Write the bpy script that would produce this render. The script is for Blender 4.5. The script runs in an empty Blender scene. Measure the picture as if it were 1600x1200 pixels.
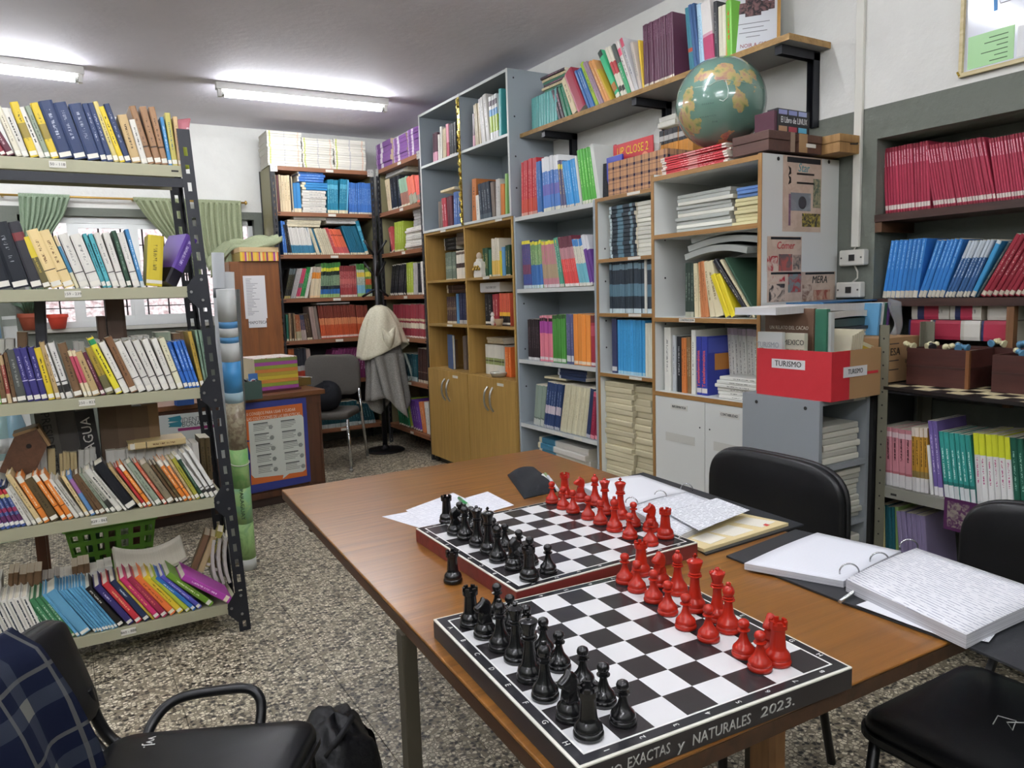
import bpy, math, random
from mathutils import Vector, Matrix
random.seed(7)
D = bpy.data; SC = bpy.context.scene; COL = SC.collection
PI = math.pi

# ---------------------------------------------------------------- camera, world, exposure
F_PX, YAW, PITCH, ROLL, CAMZ = 1163.19, 0.540488, -0.121184, -0.0311172, 1.37
_cy, _sy, _cp, _sp = math.cos(YAW), math.sin(YAW), math.cos(PITCH), math.sin(PITCH)
FW = Vector((_sy*_cp, _cy*_cp, _sp)); _rt = Vector((_cy, -_sy, 0)); _up = _rt.cross(FW)
_c, _s = math.cos(ROLL), math.sin(ROLL)
RT = _c*_rt + _s*_up; UP = -_s*_rt + _c*_up
CP = Vector((0, 0, CAMZ))
cam = D.cameras.new('camera'); cam.sensor_width = 36; cam.lens = F_PX/1600*36; cam.clip_start = 0.02
camo = D.objects.new('camera', cam); COL.objects.link(camo)
camo.matrix_world = Matrix(((RT.x, UP.x, -FW.x, 0), (RT.y, UP.y, -FW.y, 0), (RT.z, UP.z, -FW.z, CAMZ), (0, 0, 0, 1)))
SC.camera = camo
W = D.worlds.new('sky'); SC.world = W; W.use_nodes = True
W.node_tree.nodes['Background'].inputs[0].default_value = (0.80, 0.90, 1.0, 1)
W.node_tree.nodes['Background'].inputs[1].default_value = 4.0
SC.view_settings.view_transform = 'Standard'; SC.view_settings.look = 'None'
SC.view_settings.exposure = 0.5; SC.view_settings.gamma = 1; SC.view_settings.use_curve_mapping = False
TUBE = 66.0                                # strength of every fluorescent tube

# measuring helper: a point of the photograph on a known plane of the room (axis 0 x, 1 y, 2 z)
def at(px, py, ax, val):
    d = FW + RT*((px-800)/F_PX) - UP*((py-600)/F_PX)
    t = (val-CP[ax])/d[ax]
    return CP + d*t
def pj(p):
    q = Vector(p)-CP; z = q.dot(FW)
    return 800+F_PX*q.dot(RT)/z, 600-F_PX*q.dot(UP)/z

# ---------------------------------------------------------------- materials
def lin(c): return tuple(((x/12.92) if x <= .04045 else ((x+.055)/1.055)**2.4) for x in c)
def hx(h):
    h = h.lstrip('#'); return lin(tuple(int(h[i:i+2], 16)/255 for i in (0, 2, 4)))+(1,)
MATS = {}
def base_mat(key):
    m = D.materials.new(key); m.use_nodes = True
    return m, m.node_tree.nodes, m.node_tree.links, m.node_tree.nodes['Principled BSDF']
def mat(hexc, rough=.5, metal=0, spec=.5, coat=0, bump=0, bscale=80, emit=0, alpha=1):
    k = ('m', hexc, rough, metal, spec, coat, bump, bscale, emit, alpha)
    if k in MATS: return MATS[k]
    m, n, l, p = base_mat('mat_'+hexc.strip('#'))
    p.inputs['Base Color'].default_value = hx(hexc); p.inputs['Roughness'].default_value = rough
    p.inputs['Metallic'].default_value = metal; p.inputs['Specular IOR Level'].default_value = spec
    p.inputs['Coat Weight'].default_value = coat
    if emit:
        p.inputs['Emission Color'].default_value = hx(hexc); p.inputs['Emission Strength'].default_value = emit
    if bump:
        t = n.new('ShaderNodeTexNoise'); t.inputs['Scale'].default_value = bscale; t.inputs['Detail'].default_value = 4
        tc = n.new('ShaderNodeTexCoord'); l.new(tc.outputs['Object'], t.inputs['Vector'])
        b = n.new('ShaderNodeBump'); b.inputs['Strength'].default_value = bump; b.inputs['Distance'].default_value = .01
        l.new(t.outputs['Fac'], b.inputs['Height']); l.new(b.outputs['Normal'], p.inputs['Normal'])
    MATS[k] = m; return m
def ramp(n, stops, interp='LINEAR'):
    r = n.new('ShaderNodeValToRGB'); r.color_ramp.interpolation = interp
    e = r.color_ramp.elements
    while len(e) < len(stops): e.new(.5)
    for i, (p, c) in enumerate(stops): e[i].position = p; e[i].color = hx(c)
    return r
def mth(n, l, op, a, b=None, clamp=False):
    x = n.new('ShaderNodeMath'); x.operation = op; x.use_clamp = clamp
    for i, v in enumerate((a, b)):
        if v is None: continue
        if isinstance(v, (int, float)): x.inputs[i].default_value = v
        else: l.new(v, x.inputs[i])
    return x.outputs[0]
def mix(n, l, fac, a, b):
    x = n.new('ShaderNodeMix'); x.data_type = 'RGBA'
    for s, v in ((0, fac), (6, a), (7, b)):
        if isinstance(v, (int, float)): x.inputs[s].default_value = v
        elif isinstance(v, str): x.inputs[s].default_value = hx(v)
        else: l.new(v, x.inputs[s])
    return x.outputs[2]
def cover(base, ink=None, lo=.3, hi=.82, dens=.5):
    """printed book cover: base colour with a line of lettering along the spine"""
    k = ('c', base, ink, lo, hi, dens)
    if k in MATS: return MATS[k]
    m, n, l, p = base_mat('cover_'+base.strip('#'))
    p.inputs['Roughness'].default_value = .42; p.inputs['Specular IOR Level'].default_value = .35
    oi = n.new('ShaderNodeObjectInfo'); tc = n.new('ShaderNodeTexCoord')
    v = mth(n, l, 'ADD', mth(n, l, 'MULTIPLY', oi.outputs['Random'], .22), .88)
    hsv = n.new('ShaderNodeHueSaturation'); hsv.inputs['Color'].default_value = hx(base); hsv.inputs['Saturation'].default_value = .98; l.new(v, hsv.inputs['Value'])
    col = hsv.outputs[0]
    if ink:
        sp = n.new('ShaderNodeSeparateXYZ'); l.new(tc.outputs['Generated'], sp.inputs[0])
        cb = n.new('ShaderNodeCombineXYZ')
        l.new(mth(n, l, 'MULTIPLY', sp.outputs[0], 3.0), cb.inputs[0])
        l.new(mth(n, l, 'MULTIPLY', oi.outputs['Random'], 37.0), cb.inputs[1])
        l.new(mth(n, l, 'MULTIPLY', sp.outputs[2], 75.0), cb.inputs[2])
        t = n.new('ShaderNodeTexNoise'); t.inputs['Scale'].default_value = 1.0; t.inputs['Detail'].default_value = 1
        l.new(cb.outputs[0], t.inputs['Vector'])
        k_ = mth(n, l, 'GREATER_THAN', t.outputs['Fac'], dens)
        k_ = mth(n, l, 'MULTIPLY', k_, mth(n, l, 'LESS_THAN', mth(n, l, 'ABSOLUTE', mth(n, l, 'SUBTRACT', sp.outputs[0], .5)), .12))
        k_ = mth(n, l, 'MULTIPLY', k_, mth(n, l, 'LESS_THAN', sp.outputs[1], .05))
        k_ = mth(n, l, 'MULTIPLY', k_, mth(n, l, 'GREATER_THAN', sp.outputs[2], lo))
        k_ = mth(n, l, 'MULTIPLY', k_, mth(n, l, 'LESS_THAN', sp.outputs[2], hi))
        col = mix(n, l, k_, col, ink)
    l.new(col, p.inputs['Base Color'])
    MATS[k] = m; return m
def pages(c1='#e9e4d6', c2='#b9b2a0', axis=0):
    k = ('pg', c1, c2, axis)
    if k in MATS: return MATS[k]
    m, n, l, p = base_mat('pages'); p.inputs['Roughness'].default_value = .8
    tc = n.new('ShaderNodeTexCoord'); sp = n.new('ShaderNodeSeparateXYZ'); l.new(tc.outputs['Object'], sp.inputs[0])
    t = n.new('ShaderNodeTexNoise'); t.noise_dimensions = '1D'; t.inputs['Scale'].default_value = 900; t.inputs['Detail'].default_value = 2
    l.new(sp.outputs[axis], t.inputs['W'])
    r = ramp(n, [(.38, c2), (.6, c1)]); l.new(t.outputs['Fac'], r.inputs[0]); l.new(r.outputs[0], p.inputs['Base Color'])
    MATS[k] = m; return m
def wood(c1, c2, axis=2, scale=9, rough=.45, coat=0, stretch=14, spec=.5, c3=None):
    k = ('w', c1, c2, axis, scale, rough, coat, stretch, spec, c3)
    if k in MATS: return MATS[k]
    m, n, l, p = base_mat('wood_'+c1.strip('#'))
    p.inputs['Roughness'].default_value = rough; p.inputs['Coat Weight'].default_value = coat; p.inputs['Coat Roughness'].default_value = .25
    p.inputs['Specular IOR Level'].default_value = spec
    tc = n.new('ShaderNodeTexCoord'); mp = n.new('ShaderNodeMapping'); l.new(tc.outputs['Object'], mp.inputs[0])
    s = [scale*stretch/3]*3; s[axis] = scale/3; mp.inputs['Scale'].default_value = s
    t = n.new('ShaderNodeTexNoise'); t.inputs['Scale'].default_value = 1; t.inputs['Detail'].default_value = 6; t.inputs['Roughness'].default_value = .6; t.inputs['Distortion'].default_value = .6
    l.new(mp.outputs[0], t.inputs['Vector'])
    r = ramp(n, [(.3, c2), (.7, c1)]); l.new(t.outputs['Fac'], r.inputs[0])
    col = r.outputs[0]
    t2 = n.new('ShaderNodeTexNoise'); t2.inputs['Scale'].default_value = 2.2; t2.inputs['Detail'].default_value = 2; l.new(tc.outputs['Object'], t2.inputs['Vector'])
    if c3: col = mix(n, l, mth(n, l, 'MULTIPLY', mth(n, l, 'SUBTRACT', t2.outputs['Fac'], .4, True), 2.2, True), col, c3)
    l.new(col, p.inputs['Base Color'])
    b = n.new('ShaderNodeBump'); b.inputs['Strength'].default_value = .12; b.inputs['Distance'].default_value = .004
    l.new(t.outputs['Fac'], b.inputs['Height']); l.new(b.outputs['Normal'], p.inputs['Normal'])
    MATS[k] = m; return m
def cloth(c1, c2, scale=250, rough=.9):
    k = ('cl', c1, c2, scale)
    if k in MATS: return MATS[k]
    m, n, l, p = base_mat('cloth_'+c1.strip('#')); p.inputs['Roughness'].default_value = rough; p.inputs['Specular IOR Level'].default_value = .2
    tc = n.new('ShaderNodeTexCoord'); t = n.new('ShaderNodeTexNoise'); t.inputs['Scale'].default_value = scale; t.inputs['Detail'].default_value = 3
    l.new(tc.outputs['Object'], t.inputs['Vector']); r = ramp(n, [(.35, c2), (.65, c1)]); l.new(t.outputs['Fac'], r.inputs[0]); l.new(r.outputs[0], p.inputs['Base Color'])
    b = n.new('ShaderNodeBump'); b.inputs['Strength'].default_value = .3; b.inputs['Distance'].default_value = .002
    l.new(t.outputs['Fac'], b.inputs['Height']); l.new(b.outputs['Normal'], p.inputs['Normal'])
    MATS[k] = m; return m
def ruled(bg, ink, spacing, rot=0, words=False, dens=.5, thick=.12, wscale=120):
    """paper with ruled lines or rows of handwriting (lines run along local x, rotated by rot)"""
    k = ('r', bg, ink, spacing, rot, words, dens, thick, wscale)
    if k in MATS: return MATS[k]
    m, n, l, p = base_mat('paper_'+bg.strip('#')); p.inputs['Roughness'].default_value = .75; p.inputs['Specular IOR Level'].default_value = .25
    tc = n.new('ShaderNodeTexCoord'); mp = n.new('ShaderNodeMapping'); mp.inputs['Rotation'].default_value = (0, 0, -rot); l.new(tc.outputs['Object'], mp.inputs[0])
    sp = n.new('ShaderNodeSeparateXYZ'); l.new(mp.outputs[0], sp.inputs[0])
    fr = mth(n, l, 'FRACT', mth(n, l, 'DIVIDE', sp.outputs[1], spacing))
    k_ = mth(n, l, 'LESS_THAN', fr, thick)
    if words:
        cb = n.new('ShaderNodeCombineXYZ'); l.new(mth(n, l, 'MULTIPLY', sp.outputs[0], wscale), cb.inputs[0])
        l.new(mth(n, l, 'FLOOR', mth(n, l, 'DIVIDE', sp.outputs[1], spacing)), cb.inputs[1])
        l.new(mth(n, l, 'MULTIPLY', fr, 2.5), cb.inputs[2])
        t = n.new('ShaderNodeTexNoise'); t.inputs['Scale'].default_value = 1.3; t.inputs['Detail'].default_value = 2; l.new(cb.outputs[0], t.inputs['Vector'])
        k_ = mth(n, l, 'MULTIPLY', k_, mth(n, l, 'GREATER_THAN', t.outputs['Fac'], dens))
    l.new(mix(n, l, k_, bg, ink), p.inputs['Base Color'])
    MATS[k] = m; return m

# ---------------------------------------------------------------- mesh helper
def chaikin(pts, k=2):
    pts = [Vector(p) for p in pts]
    for _ in range(k):
        q = [pts[0]]
        for a, b in zip(pts, pts[1:]): q += [a.lerp(b, .25), a.lerp(b, .75)]
        pts = q+[pts[-1]]
    return pts
class MB:
    def __init__(s): s.v = []; s.f = []; s.m = []; s.s = []
    def face(s, pts, mi=0, sm=False):
        b = len(s.v); s.v += [tuple(p) for p in pts]; s.f.append(tuple(range(b, b+len(pts)))); s.m.append(mi); s.s.append(sm); return s
    def hexa(s, p, mi=0, sides=None):
        """eight corners: bottom ring of four, top ring of four (counter-clockwise from above)"""
        b = len(s.v); s.v += [tuple(q) for q in p]
        fs = [(3, 2, 1, 0), (4, 5, 6, 7), (0, 1, 5, 4), (1, 2, 6, 5), (2, 3, 7, 6), (3, 0, 4, 7)]
        for i, f in enumerate(fs):
            s.f.append(tuple(b+j for j in f)); s.m.append(sides[i] if sides else mi); s.s.append(False)
        return s
    def box(s, x0, x1, y0, y1, z0, z1, mi=0, sides=None):
        return s.hexa([(x0, y0, z0), (x1, y0, z0), (x1, y1, z0), (x0, y1, z0), (x0, y0, z1), (x1, y0, z1), (x1, y1, z1), (x0, y1, z1)], mi, sides)
    def prism(s, poly, z0, z1, mi=0, top=None, sm=False):
        a = sum(poly[i][0]*poly[(i+1) % len(poly)][1]-poly[(i+1) % len(poly)][0]*poly[i][1] for i in range(len(poly)))
        if a < 0: poly = poly[::-1]
        n = len(poly); b = len(s.v); s.v += [(p[0], p[1], z0) for p in poly]+[(p[0], p[1], z1) for p in poly]
        s.f.append(tuple(range(b+n-1, b-1, -1))); s.m.append(mi); s.s.append(False)
        s.f.append(tuple(range(b+n, b+2*n))); s.m.append(mi if top is None else top); s.s.append(False)
        for i in range(n):
            j = (i+1) % n; s.f.append((b+i, b+j, b+n+j, b+n+i)); s.m.append(mi); s.s.append(sm)
        return s
    def tube(s, pts, r, seg=8, mi=0, caps=True, rs=None):
        pts = [Vector(p) for p in pts]; n = len(pts); b = len(s.v); up = None
        for i, p in enumerate(pts):
            t = (pts[min(i+1, n-1)]-pts[max(i-1, 0)]).normalized()
            if up is None:
                up = Vector((0, 0, 1)) if abs(t.z) < .9 else Vector((1, 0, 0))
            a = t.cross(up)
            if a.length < 1e-6: a = t.cross(Vector((0, 1, 0)))
            a.normalize(); c = a.cross(t); up = c
            rr = rs[i] if rs else r
            for k in range(seg):
                w = 2*PI*k/seg; q = p+a*math.cos(w)*rr+c*math.sin(w)*rr; s.v.append(tuple(q))
        for i in range(n-1):
            for k in range(seg):
                k2 = (k+1) % seg; s.f.append((b+i*seg+k, b+i*seg+k2, b+(i+1)*seg+k2, b+(i+1)*seg+k)); s.m.append(mi); s.s.append(True)
        if caps:
            s.f.append(tuple(b+k for k in range(seg-1, -1, -1))); s.m.append(mi); s.s.append(False)
            s.f.append(tuple(b+(n-1)*seg+k for k in range(seg))); s.m.append(mi); s.s.append(False)
        return s
    def lathe(s, prof, seg=20, mi=0, o=(0, 0, 0), sm=True):
        pr = []
        for i, q in enumerate(prof):
            pr.append((q, False))
            if 0 < i < len(prof)-1 and sm:
                a0 = math.atan2(q[1]-prof[i-1][1], q[0]-prof[i-1][0]); a1 = math.atan2(prof[i+1][1]-q[1], prof[i+1][0]-q[0])
                if abs((a1-a0+PI) % (2*PI)-PI) > .65: pr.append((q, True))
        skip = {i-1 for i, q in enumerate(pr) if q[1]}; prof = [q[0] for q in pr]
        b = len(s.v); n = len(prof)
        for r, z in prof:
            for k in range(seg):
                w = 2*PI*k/seg; s.v.append((o[0]+r*math.cos(w), o[1]+r*math.sin(w), o[2]+z))
        for i in range(n-1):
            if i in skip: continue
            for k in range(seg):
                k2 = (k+1) % seg; s.f.append((b+i*seg+k, b+i*seg+k2, b+(i+1)*seg+k2, b+(i+1)*seg+k)); s.m.append(mi); s.s.append(sm)
        s.f.append(tuple(b+k for k in range(seg-1, -1, -1))); s.m.append(mi); s.s.append(False)
        s.f.append(tuple(b+(n-1)*seg+k for k in range(seg))); s.m.append(mi); s.s.append(False)
        return s
    def grid(s, fn, nu, nv, mi=0, thick=0, sm=True, down=False):
        """surface fn(u,v) with u,v in 0..1; thick gives it a back face along the normal"""
        b = len(s.v); P = [[Vector(fn(i/nu, j/nv)) for j in range(nv+1)] for i in range(nu+1)]
        for i in range(nu+1):
            for j in range(nv+1): s.v.append(tuple(P[i][j]))
        idx = lambda i, j, o=0: b+o+i*(nv+1)+j
        for i in range(nu):
            for j in range(nv): s.f.append((idx(i, j), idx(i+1, j), idx(i+1, j+1), idx(i, j+1))); s.m.append(mi); s.s.append(sm)
        if thick:
            o = (nu+1)*(nv+1)
            for i in range(nu+1):
                for j in range(nv+1):
                    du = P[min(i+1, nu)][j]-P[max(i-1, 0)][j]; dv = P[i][min(j+1, nv)]-P[i][max(j-1, 0)]
                    nn = du.cross(dv); nn = nn.normalized() if nn.length > 1e-9 else Vector((0, 0, 1))
                    if down: nn = Vector((0, 0, 1))
                    s.v.append(tuple(P[i][j]-nn*thick))
            for i in range(nu):
                for j in range(nv): s.f.append((idx(i, j, o), idx(i, j+1, o), idx(i+1, j+1, o), idx(i+1, j, o))); s.m.append(mi); s.s.append(sm)
            ring = [(i, 0) for i in range(nu)]+[(nu, j) for j in range(nv)]+[(i, nv) for i in range(nu, 0, -1)]+[(0, j) for j in range(nv, 0, -1)]
            for q in range(len(ring)):
                a, c = ring[q], ring[(q+1) % len(ring)]
                s.f.append((idx(*c), idx(*a), idx(*a, o), idx(*c, o))); s.m.append(mi); s.s.append(False)
        return s
    def mesh(s, name, mats):
        me = D.meshes.new(name); me.from_pydata(s.v, [], s.f)
        for m in (mats if isinstance(mats, (list, tuple)) else [mats]): me.materials.append(m)
        me.polygons.foreach_set('material_index', s.m); me.polygons.foreach_set('use_smooth', s.s); me.update()
        return me
    def make(s, name, mats, parent=None, loc=None, rot=None, bevel=0, sub=0):
        return put(name, s.mesh(name, mats), parent, loc, rot, bevel, sub)
def put(name, me, parent=None, loc=None, rot=None, bevel=0, sub=0):
    o = D.objects.new(name, me); COL.objects.link(o)
    if parent is not None: o.parent = parent
    if loc is not None: o.location = loc
    if rot is not None: o.rotation_euler = rot
    if bevel:
        b = o.modifiers.new('bevel', 'BEVEL'); b.width = bevel; b.segments = 2; b.limit_method = 'ANGLE'; b.angle_limit = .9
    if sub:
        b = o.modifiers.new('sub', 'SUBSURF'); b.levels = sub; b.render_levels = sub
    return o
def tag(o, label=None, cat=None, group=None, kind=None):
    if label: o['label'] = label
    if cat: o['category'] = cat
    if group: o['group'] = group
    if kind: o['kind'] = kind
    return o
def E(name, label, cat, loc=(0, 0, 0), rz=0, group=None, rot=None):
    o = D.objects.new(name, None); COL.objects.link(o); o.location = loc; o.rotation_euler = rot or (0, 0, rz); o.empty_display_size = .05
    return tag(o, label, cat, group)
def B(name, m, parent, x0, x1, y0, y1, z0, z1, bevel=0, label=None):
    o = MB().box(x0, x1, y0, y1, z0, z1).make(name, m, parent, bevel=bevel)
    if label: o['label'] = label
    return o
def text(name, s, size, m, parent, mtx, align='CENTER', depth=.0004, sx=1.0, font_shear=0):
    c = D.curves.new('lettering', 'FONT'); c.body = s; c.size = size; c.extrude = depth; c.align_x = align; c.align_y = 'CENTER'; c.resolution_u = 2; c.shear = font_shear
    t = D.objects.new('lettering', c); COL.objects.link(t)
    me = D.meshes.new_from_object(t); COL.objects.unlink(t); D.objects.remove(t); D.curves.remove(c)
    me.materials.clear(); me.materials.append(m)
    if sx != 1.0: me.transform(Matrix.Diagonal((sx, 1, 1, 1)))
    me.transform(mtx)
    return put(name, me, parent)
def frame(o, xdir, ydir):
    """matrix for flat things: local x along xdir, local y along ydir, local z out of the surface"""
    x = Vector(xdir).normalized(); y = Vector(ydir).normalized(); z = x.cross(y)
    return Matrix(((x.x, y.x, z.x, o[0]), (x.y, y.y, z.y, o[1]), (x.z, y.z, z.z, o[2]), (0, 0, 0, 1)))
ONES = 'zeroth first second third fourth fifth sixth seventh eighth ninth tenth eleventh twelfth thirteenth fourteenth fifteenth sixteenth seventeenth eighteenth nineteenth'.split()
def nth(i):
    if i < 20: return ONES[i]
    t = ['', '', 'twent', 'thirt', 'fort', 'fift'][i//10]
    return t+'ieth' if i % 10 == 0 else t+'y-'+ONES[i % 10]

# ---------------------------------------------------------------- the room
XW, YB, ZC = 2.92, 7.05, 2.90          # right wall, back wall, ceiling
XL, YF = -3.4, -1.8
def struct(name, mb, mats, **k): return tag(mb.make(name, mats, **k), kind='structure')
def wallpaint(hexc, sc=6, bump=.25):
    k = ('wp', hexc, sc)
    if k in MATS: return MATS[k]
    m, n, l, p = base_mat('paint_'+hexc.strip('#')); p.inputs['Roughness'].default_value = .7; p.inputs['Specular IOR Level'].default_value = .3
    ge = n.new('ShaderNodeNewGeometry')
    t = n.new('ShaderNodeTexNoise'); t.inputs['Scale'].default_value = sc; t.inputs['Detail'].default_value = 8; l.new(ge.outputs['Position'], t.inputs['Vector'])
    hs = n.new('ShaderNodeHueSaturation'); hs.inputs['Color'].default_value = hx(hexc); l.new(mth(n, l, 'ADD', mth(n, l, 'MULTIPLY', t.outputs['Fac'], .16), .92), hs.inputs['Value'])
    l.new(hs.outputs[0], p.inputs['Base Color'])
    t2 = n.new('ShaderNodeTexNoise'); t2.inputs['Scale'].default_value = 22; t2.inputs['Detail'].default_value = 5; l.new(ge.outputs['Position'], t2.inputs['Vector'])
    b = n.new('ShaderNodeBump'); b.inputs['Strength'].default_value = bump; b.inputs['Distance'].default_value = .02; l.new(t2.outputs['Fac'], b.inputs['Height']); l.new(b.outputs['Normal'], p.inputs['Normal'])
    MATS[k] = m; return m
WHITEP = wallpaint('#e2e2dd'); GREENP = wallpaint('#6d7269', 5, .35); CEILP = wallpaint('#e2dfe8', 3, .12)
def terrazzo():
    m, n, l, p = base_mat('terrazzo'); p.inputs['Roughness'].default_value = .42; p.inputs['Specular IOR Level'].default_value = .45
    ge = n.new('ShaderNodeNewGeometry'); mp = n.new('ShaderNodeMapping'); l.new(ge.outputs['Position'], mp.inputs[0])
    nz = n.new('ShaderNodeTexNoise'); nz.inputs['Scale'].default_value = 60; l.new(mp.outputs[0], nz.inputs['Vector'])
    v0 = n.new('ShaderNodeVectorMath'); v0.operation = 'SCALE'; l.new(nz.outputs['Color'], v0.inputs[0]); v0.inputs[3].default_value = .012
    v1 = n.new('ShaderNodeVectorMath'); l.new(mp.outputs[0], v1.inputs[0]); l.new(v0.outputs[0], v1.inputs[1])
    vo = n.new('ShaderNodeTexVoronoi'); vo.inputs['Scale'].default_value = 74; l.new(v1.outputs[0], vo.inputs['Vector'])
    sp = n.new('ShaderNodeSeparateColor'); l.new(vo.outputs['Color'], sp.inputs[0])
    r = ramp(n, [(0, '#24221e'), (.14, '#4c4740'), (.24, '#8f8670'), (.4, '#b8ae96'), (.64, '#d6ceb6'), (.85, '#e8e0ca')], 'CONSTANT'); l.new(sp.outputs[0], r.inputs[0])
    ve = n.new('ShaderNodeTexVoronoi'); ve.feature = 'DISTANCE_TO_EDGE'; ve.inputs['Scale'].default_value = 74; l.new(v1.outputs[0], ve.inputs['Vector'])
    e = mth(n, l, 'LESS_THAN', ve.outputs['Distance'], .11)
    l.new(mix(n, l, e, r.outputs[0], '#7d7462'), p.inputs['Base Color'])
    return m
TERR = terrazzo()
fl = struct('floor', MB().box(XL, XW+.3, YF, YB+.1, -.12, -.004), mat('#4d483e', .8))
tm = MB().hexa([(0.0007, .0007, -.006), (.2493, .0007, -.006), (.2493, .2493, -.006), (.0007, .2493, -.006), (.0012, .0012, 0), (.2488, .0012, 0), (.2488, .2488, 0), (.0012, .2488, 0)]).mesh('tile', TERR)
rest = MB()
for i in range(-15, 13):
    for j in range(-8, 29):
        x, y = -.01+i*.25, .0+j*.25
        if x < XL or x > XW+.2 or y > YB: continue
        c = pj((x+.125, max(y, .9)+.125, 0))
        vis = y > 1.2 and -60 < c[0] < 1420 and c[1] > 690 and x > -.9 and x < 2.6 and not (c[0] > 760 and c[1] < 1050 and x > .7)
        if vis: put('tile', tm, fl, (x, y, 0))
        else: rest.box(x+.0004, x+.2496, y+.0004, y+.2496, -.006, 0)
tag(rest.make('tile_field', TERR, fl), kind='stuff')
struct('ceiling', MB().box(XL, XW+.3, YF, YB+.1, ZC, ZC+.1), CEILP)
# right wall with a book niche; white above, grey-green below
NY0, NY1, NZ0, NZ1, NX = -.4, 1.905, .9, 1.95, 3.15
ZP = 2.08
mb = MB()
mb.box(XW, XW+.35, YF, YB, ZP, ZC, 0); mb.box(XW, XW+.35, NY1, YB, 0, ZP, 1); mb.box(XW, XW+.35, YF, NY0, 0, ZP, 1)
mb.box(XW, XW+.35, NY0, NY1, 0, NZ0, 1); mb.box(XW, XW+.35, NY0, NY1, NZ1, ZP, 1); mb.box(NX, XW+.35, NY0, NY1, NZ0, NZ1, 1)
struct('wall_right', mb, [WHITEP, GREENP])
# back wall with the window opening
WX0, WX1, WZ0, WZ1 = -.22, 1.57, 1.2, 2.1
ZPB = 2.165
mb = MB()
mb.box(XL, XW+.3, YB, YB+.22, ZPB, ZC, 0)
mb.box(XL, WX0, YB, YB+.22, 0, ZPB, 1); mb.box(WX1, XW+.3, YB, YB+.22, 0, ZPB, 1); mb.box(WX0, WX1, YB, YB+.22, 0, WZ0, 1); mb.box(WX0, WX1, YB, YB+.22, WZ1, ZPB, 1)
struct('wall_back', mb, [WHITEP, GREENP])
struct('wall_left', MB().box(XL-.1, XL, YF, YB+.1, 0, ZP, 1).box(XL-.1, XL, YF, YB+.1, ZP, ZC, 0), [WHITEP, GREENP])
struct('wall_front', MB().box(XL, XW+.3, YF-.1, YF, 0, ZP, 1).box(XL, XW+.3, YF-.1, YF, ZP, ZC, 0), [WHITEP, GREENP])
# window: aluminium frame, mullions, glass, iron bars outside
ALU = mat('#d6d8d6', .35, .3); IRON = mat('#3a3436', .6)
win = struct('window_1', MB().box(WX0, WX1, YB+.08, YB+.13, WZ0, WZ0+.05).box(WX0, WX1, YB+.08, YB+.13, WZ1-.05, WZ1).box(WX0, WX0+.04, YB+.08, YB+.13, WZ0, WZ1).box(WX1-.04, WX1, YB+.08, YB+.13, WZ0, WZ1), ALU)
for x in (.135, .575, 1.08): B('mullion', ALU, win, x-.028, x+.028, YB+.085, YB+.125, WZ0+.05, WZ1-.05)
for a, b in ((.163, .547), (.603, 1.052)):
    o = MB()
    for (x0, x1, z0, z1) in ((a, b, WZ1-.09, WZ1-.05), (a, b, WZ0+.05, WZ0+.085), (a, a+.025, WZ0+.085, WZ1-.09), (b-.025, b, WZ0+.085, WZ1-.09)): o.box(x0, x1, YB+.09, YB+.115, z0, z1)
    o.make('sash', ALU, win)
gm, gn, gl, gp = base_mat('window_glass'); gp.inputs['Transmission Weight'].default_value = 1; gp.inputs['Roughness'].default_value = 0; gp.inputs['IOR'].default_value = 1.01
for a, b in ((WX0+.04, .107), (.163, .547), (.603, 1.052), (1.108, WX1-.04)): B('pane', gm, win, a, b, YB+.10, YB+.103, WZ0+.05, WZ1-.05)
x = WX0+.06
while x < WX1-.03:
    B('bar', IRON, win, x-.006, x+.006, YB+.17, YB+.182, WZ0, WZ1); x += .165
for z in (1.36, 1.62, 1.88): B('bar', IRON, win, WX0, WX1, YB+.168, YB+.176, z-.004, z+.004)
B('sill', mat('#b9b8ae', .6), win, WX0-.03, WX1+.03, YB-.05, YB+.08, WZ0-.03, WZ0)
# roughcast pink wall across the yard
def roughcast():
    m, n, l, p = base_mat('roughcast'); p.inputs['Roughness'].default_value = .95
    ge = n.new('ShaderNodeNewGeometry'); t = n.new('ShaderNodeTexNoise'); t.inputs['Scale'].default_value = 24; t.inputs['Detail'].default_value = 7; l.new(ge.outputs['Position'], t.inputs['Vector'])
    r = ramp(n, [(.3, '#c09c98'), (.48, '#e2cac6'), (.66, '#f1e4e1')]); l.new(t.outputs['Fac'], r.inputs[0]); l.new(r.outputs[0], p.inputs['Base Color'])
    b = n.new('ShaderNodeBump'); b.inputs['Strength'].default_value = 1; b.inputs['Distance'].default_value = .03; l.new(t.outputs['Fac'], b.inputs['Height']); l.new(b.outputs['Normal'], p.inputs['Normal'])
    return m
struct('wall_yard', MB().box(-2.2, 5, 9.2, 9.4, -.2, 3.4), roughcast())
struct('ground_yard', MB().box(-4, 6, YB+.22, 9.2, -.25, -.15), mat('#b3a79c', .9))
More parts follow.
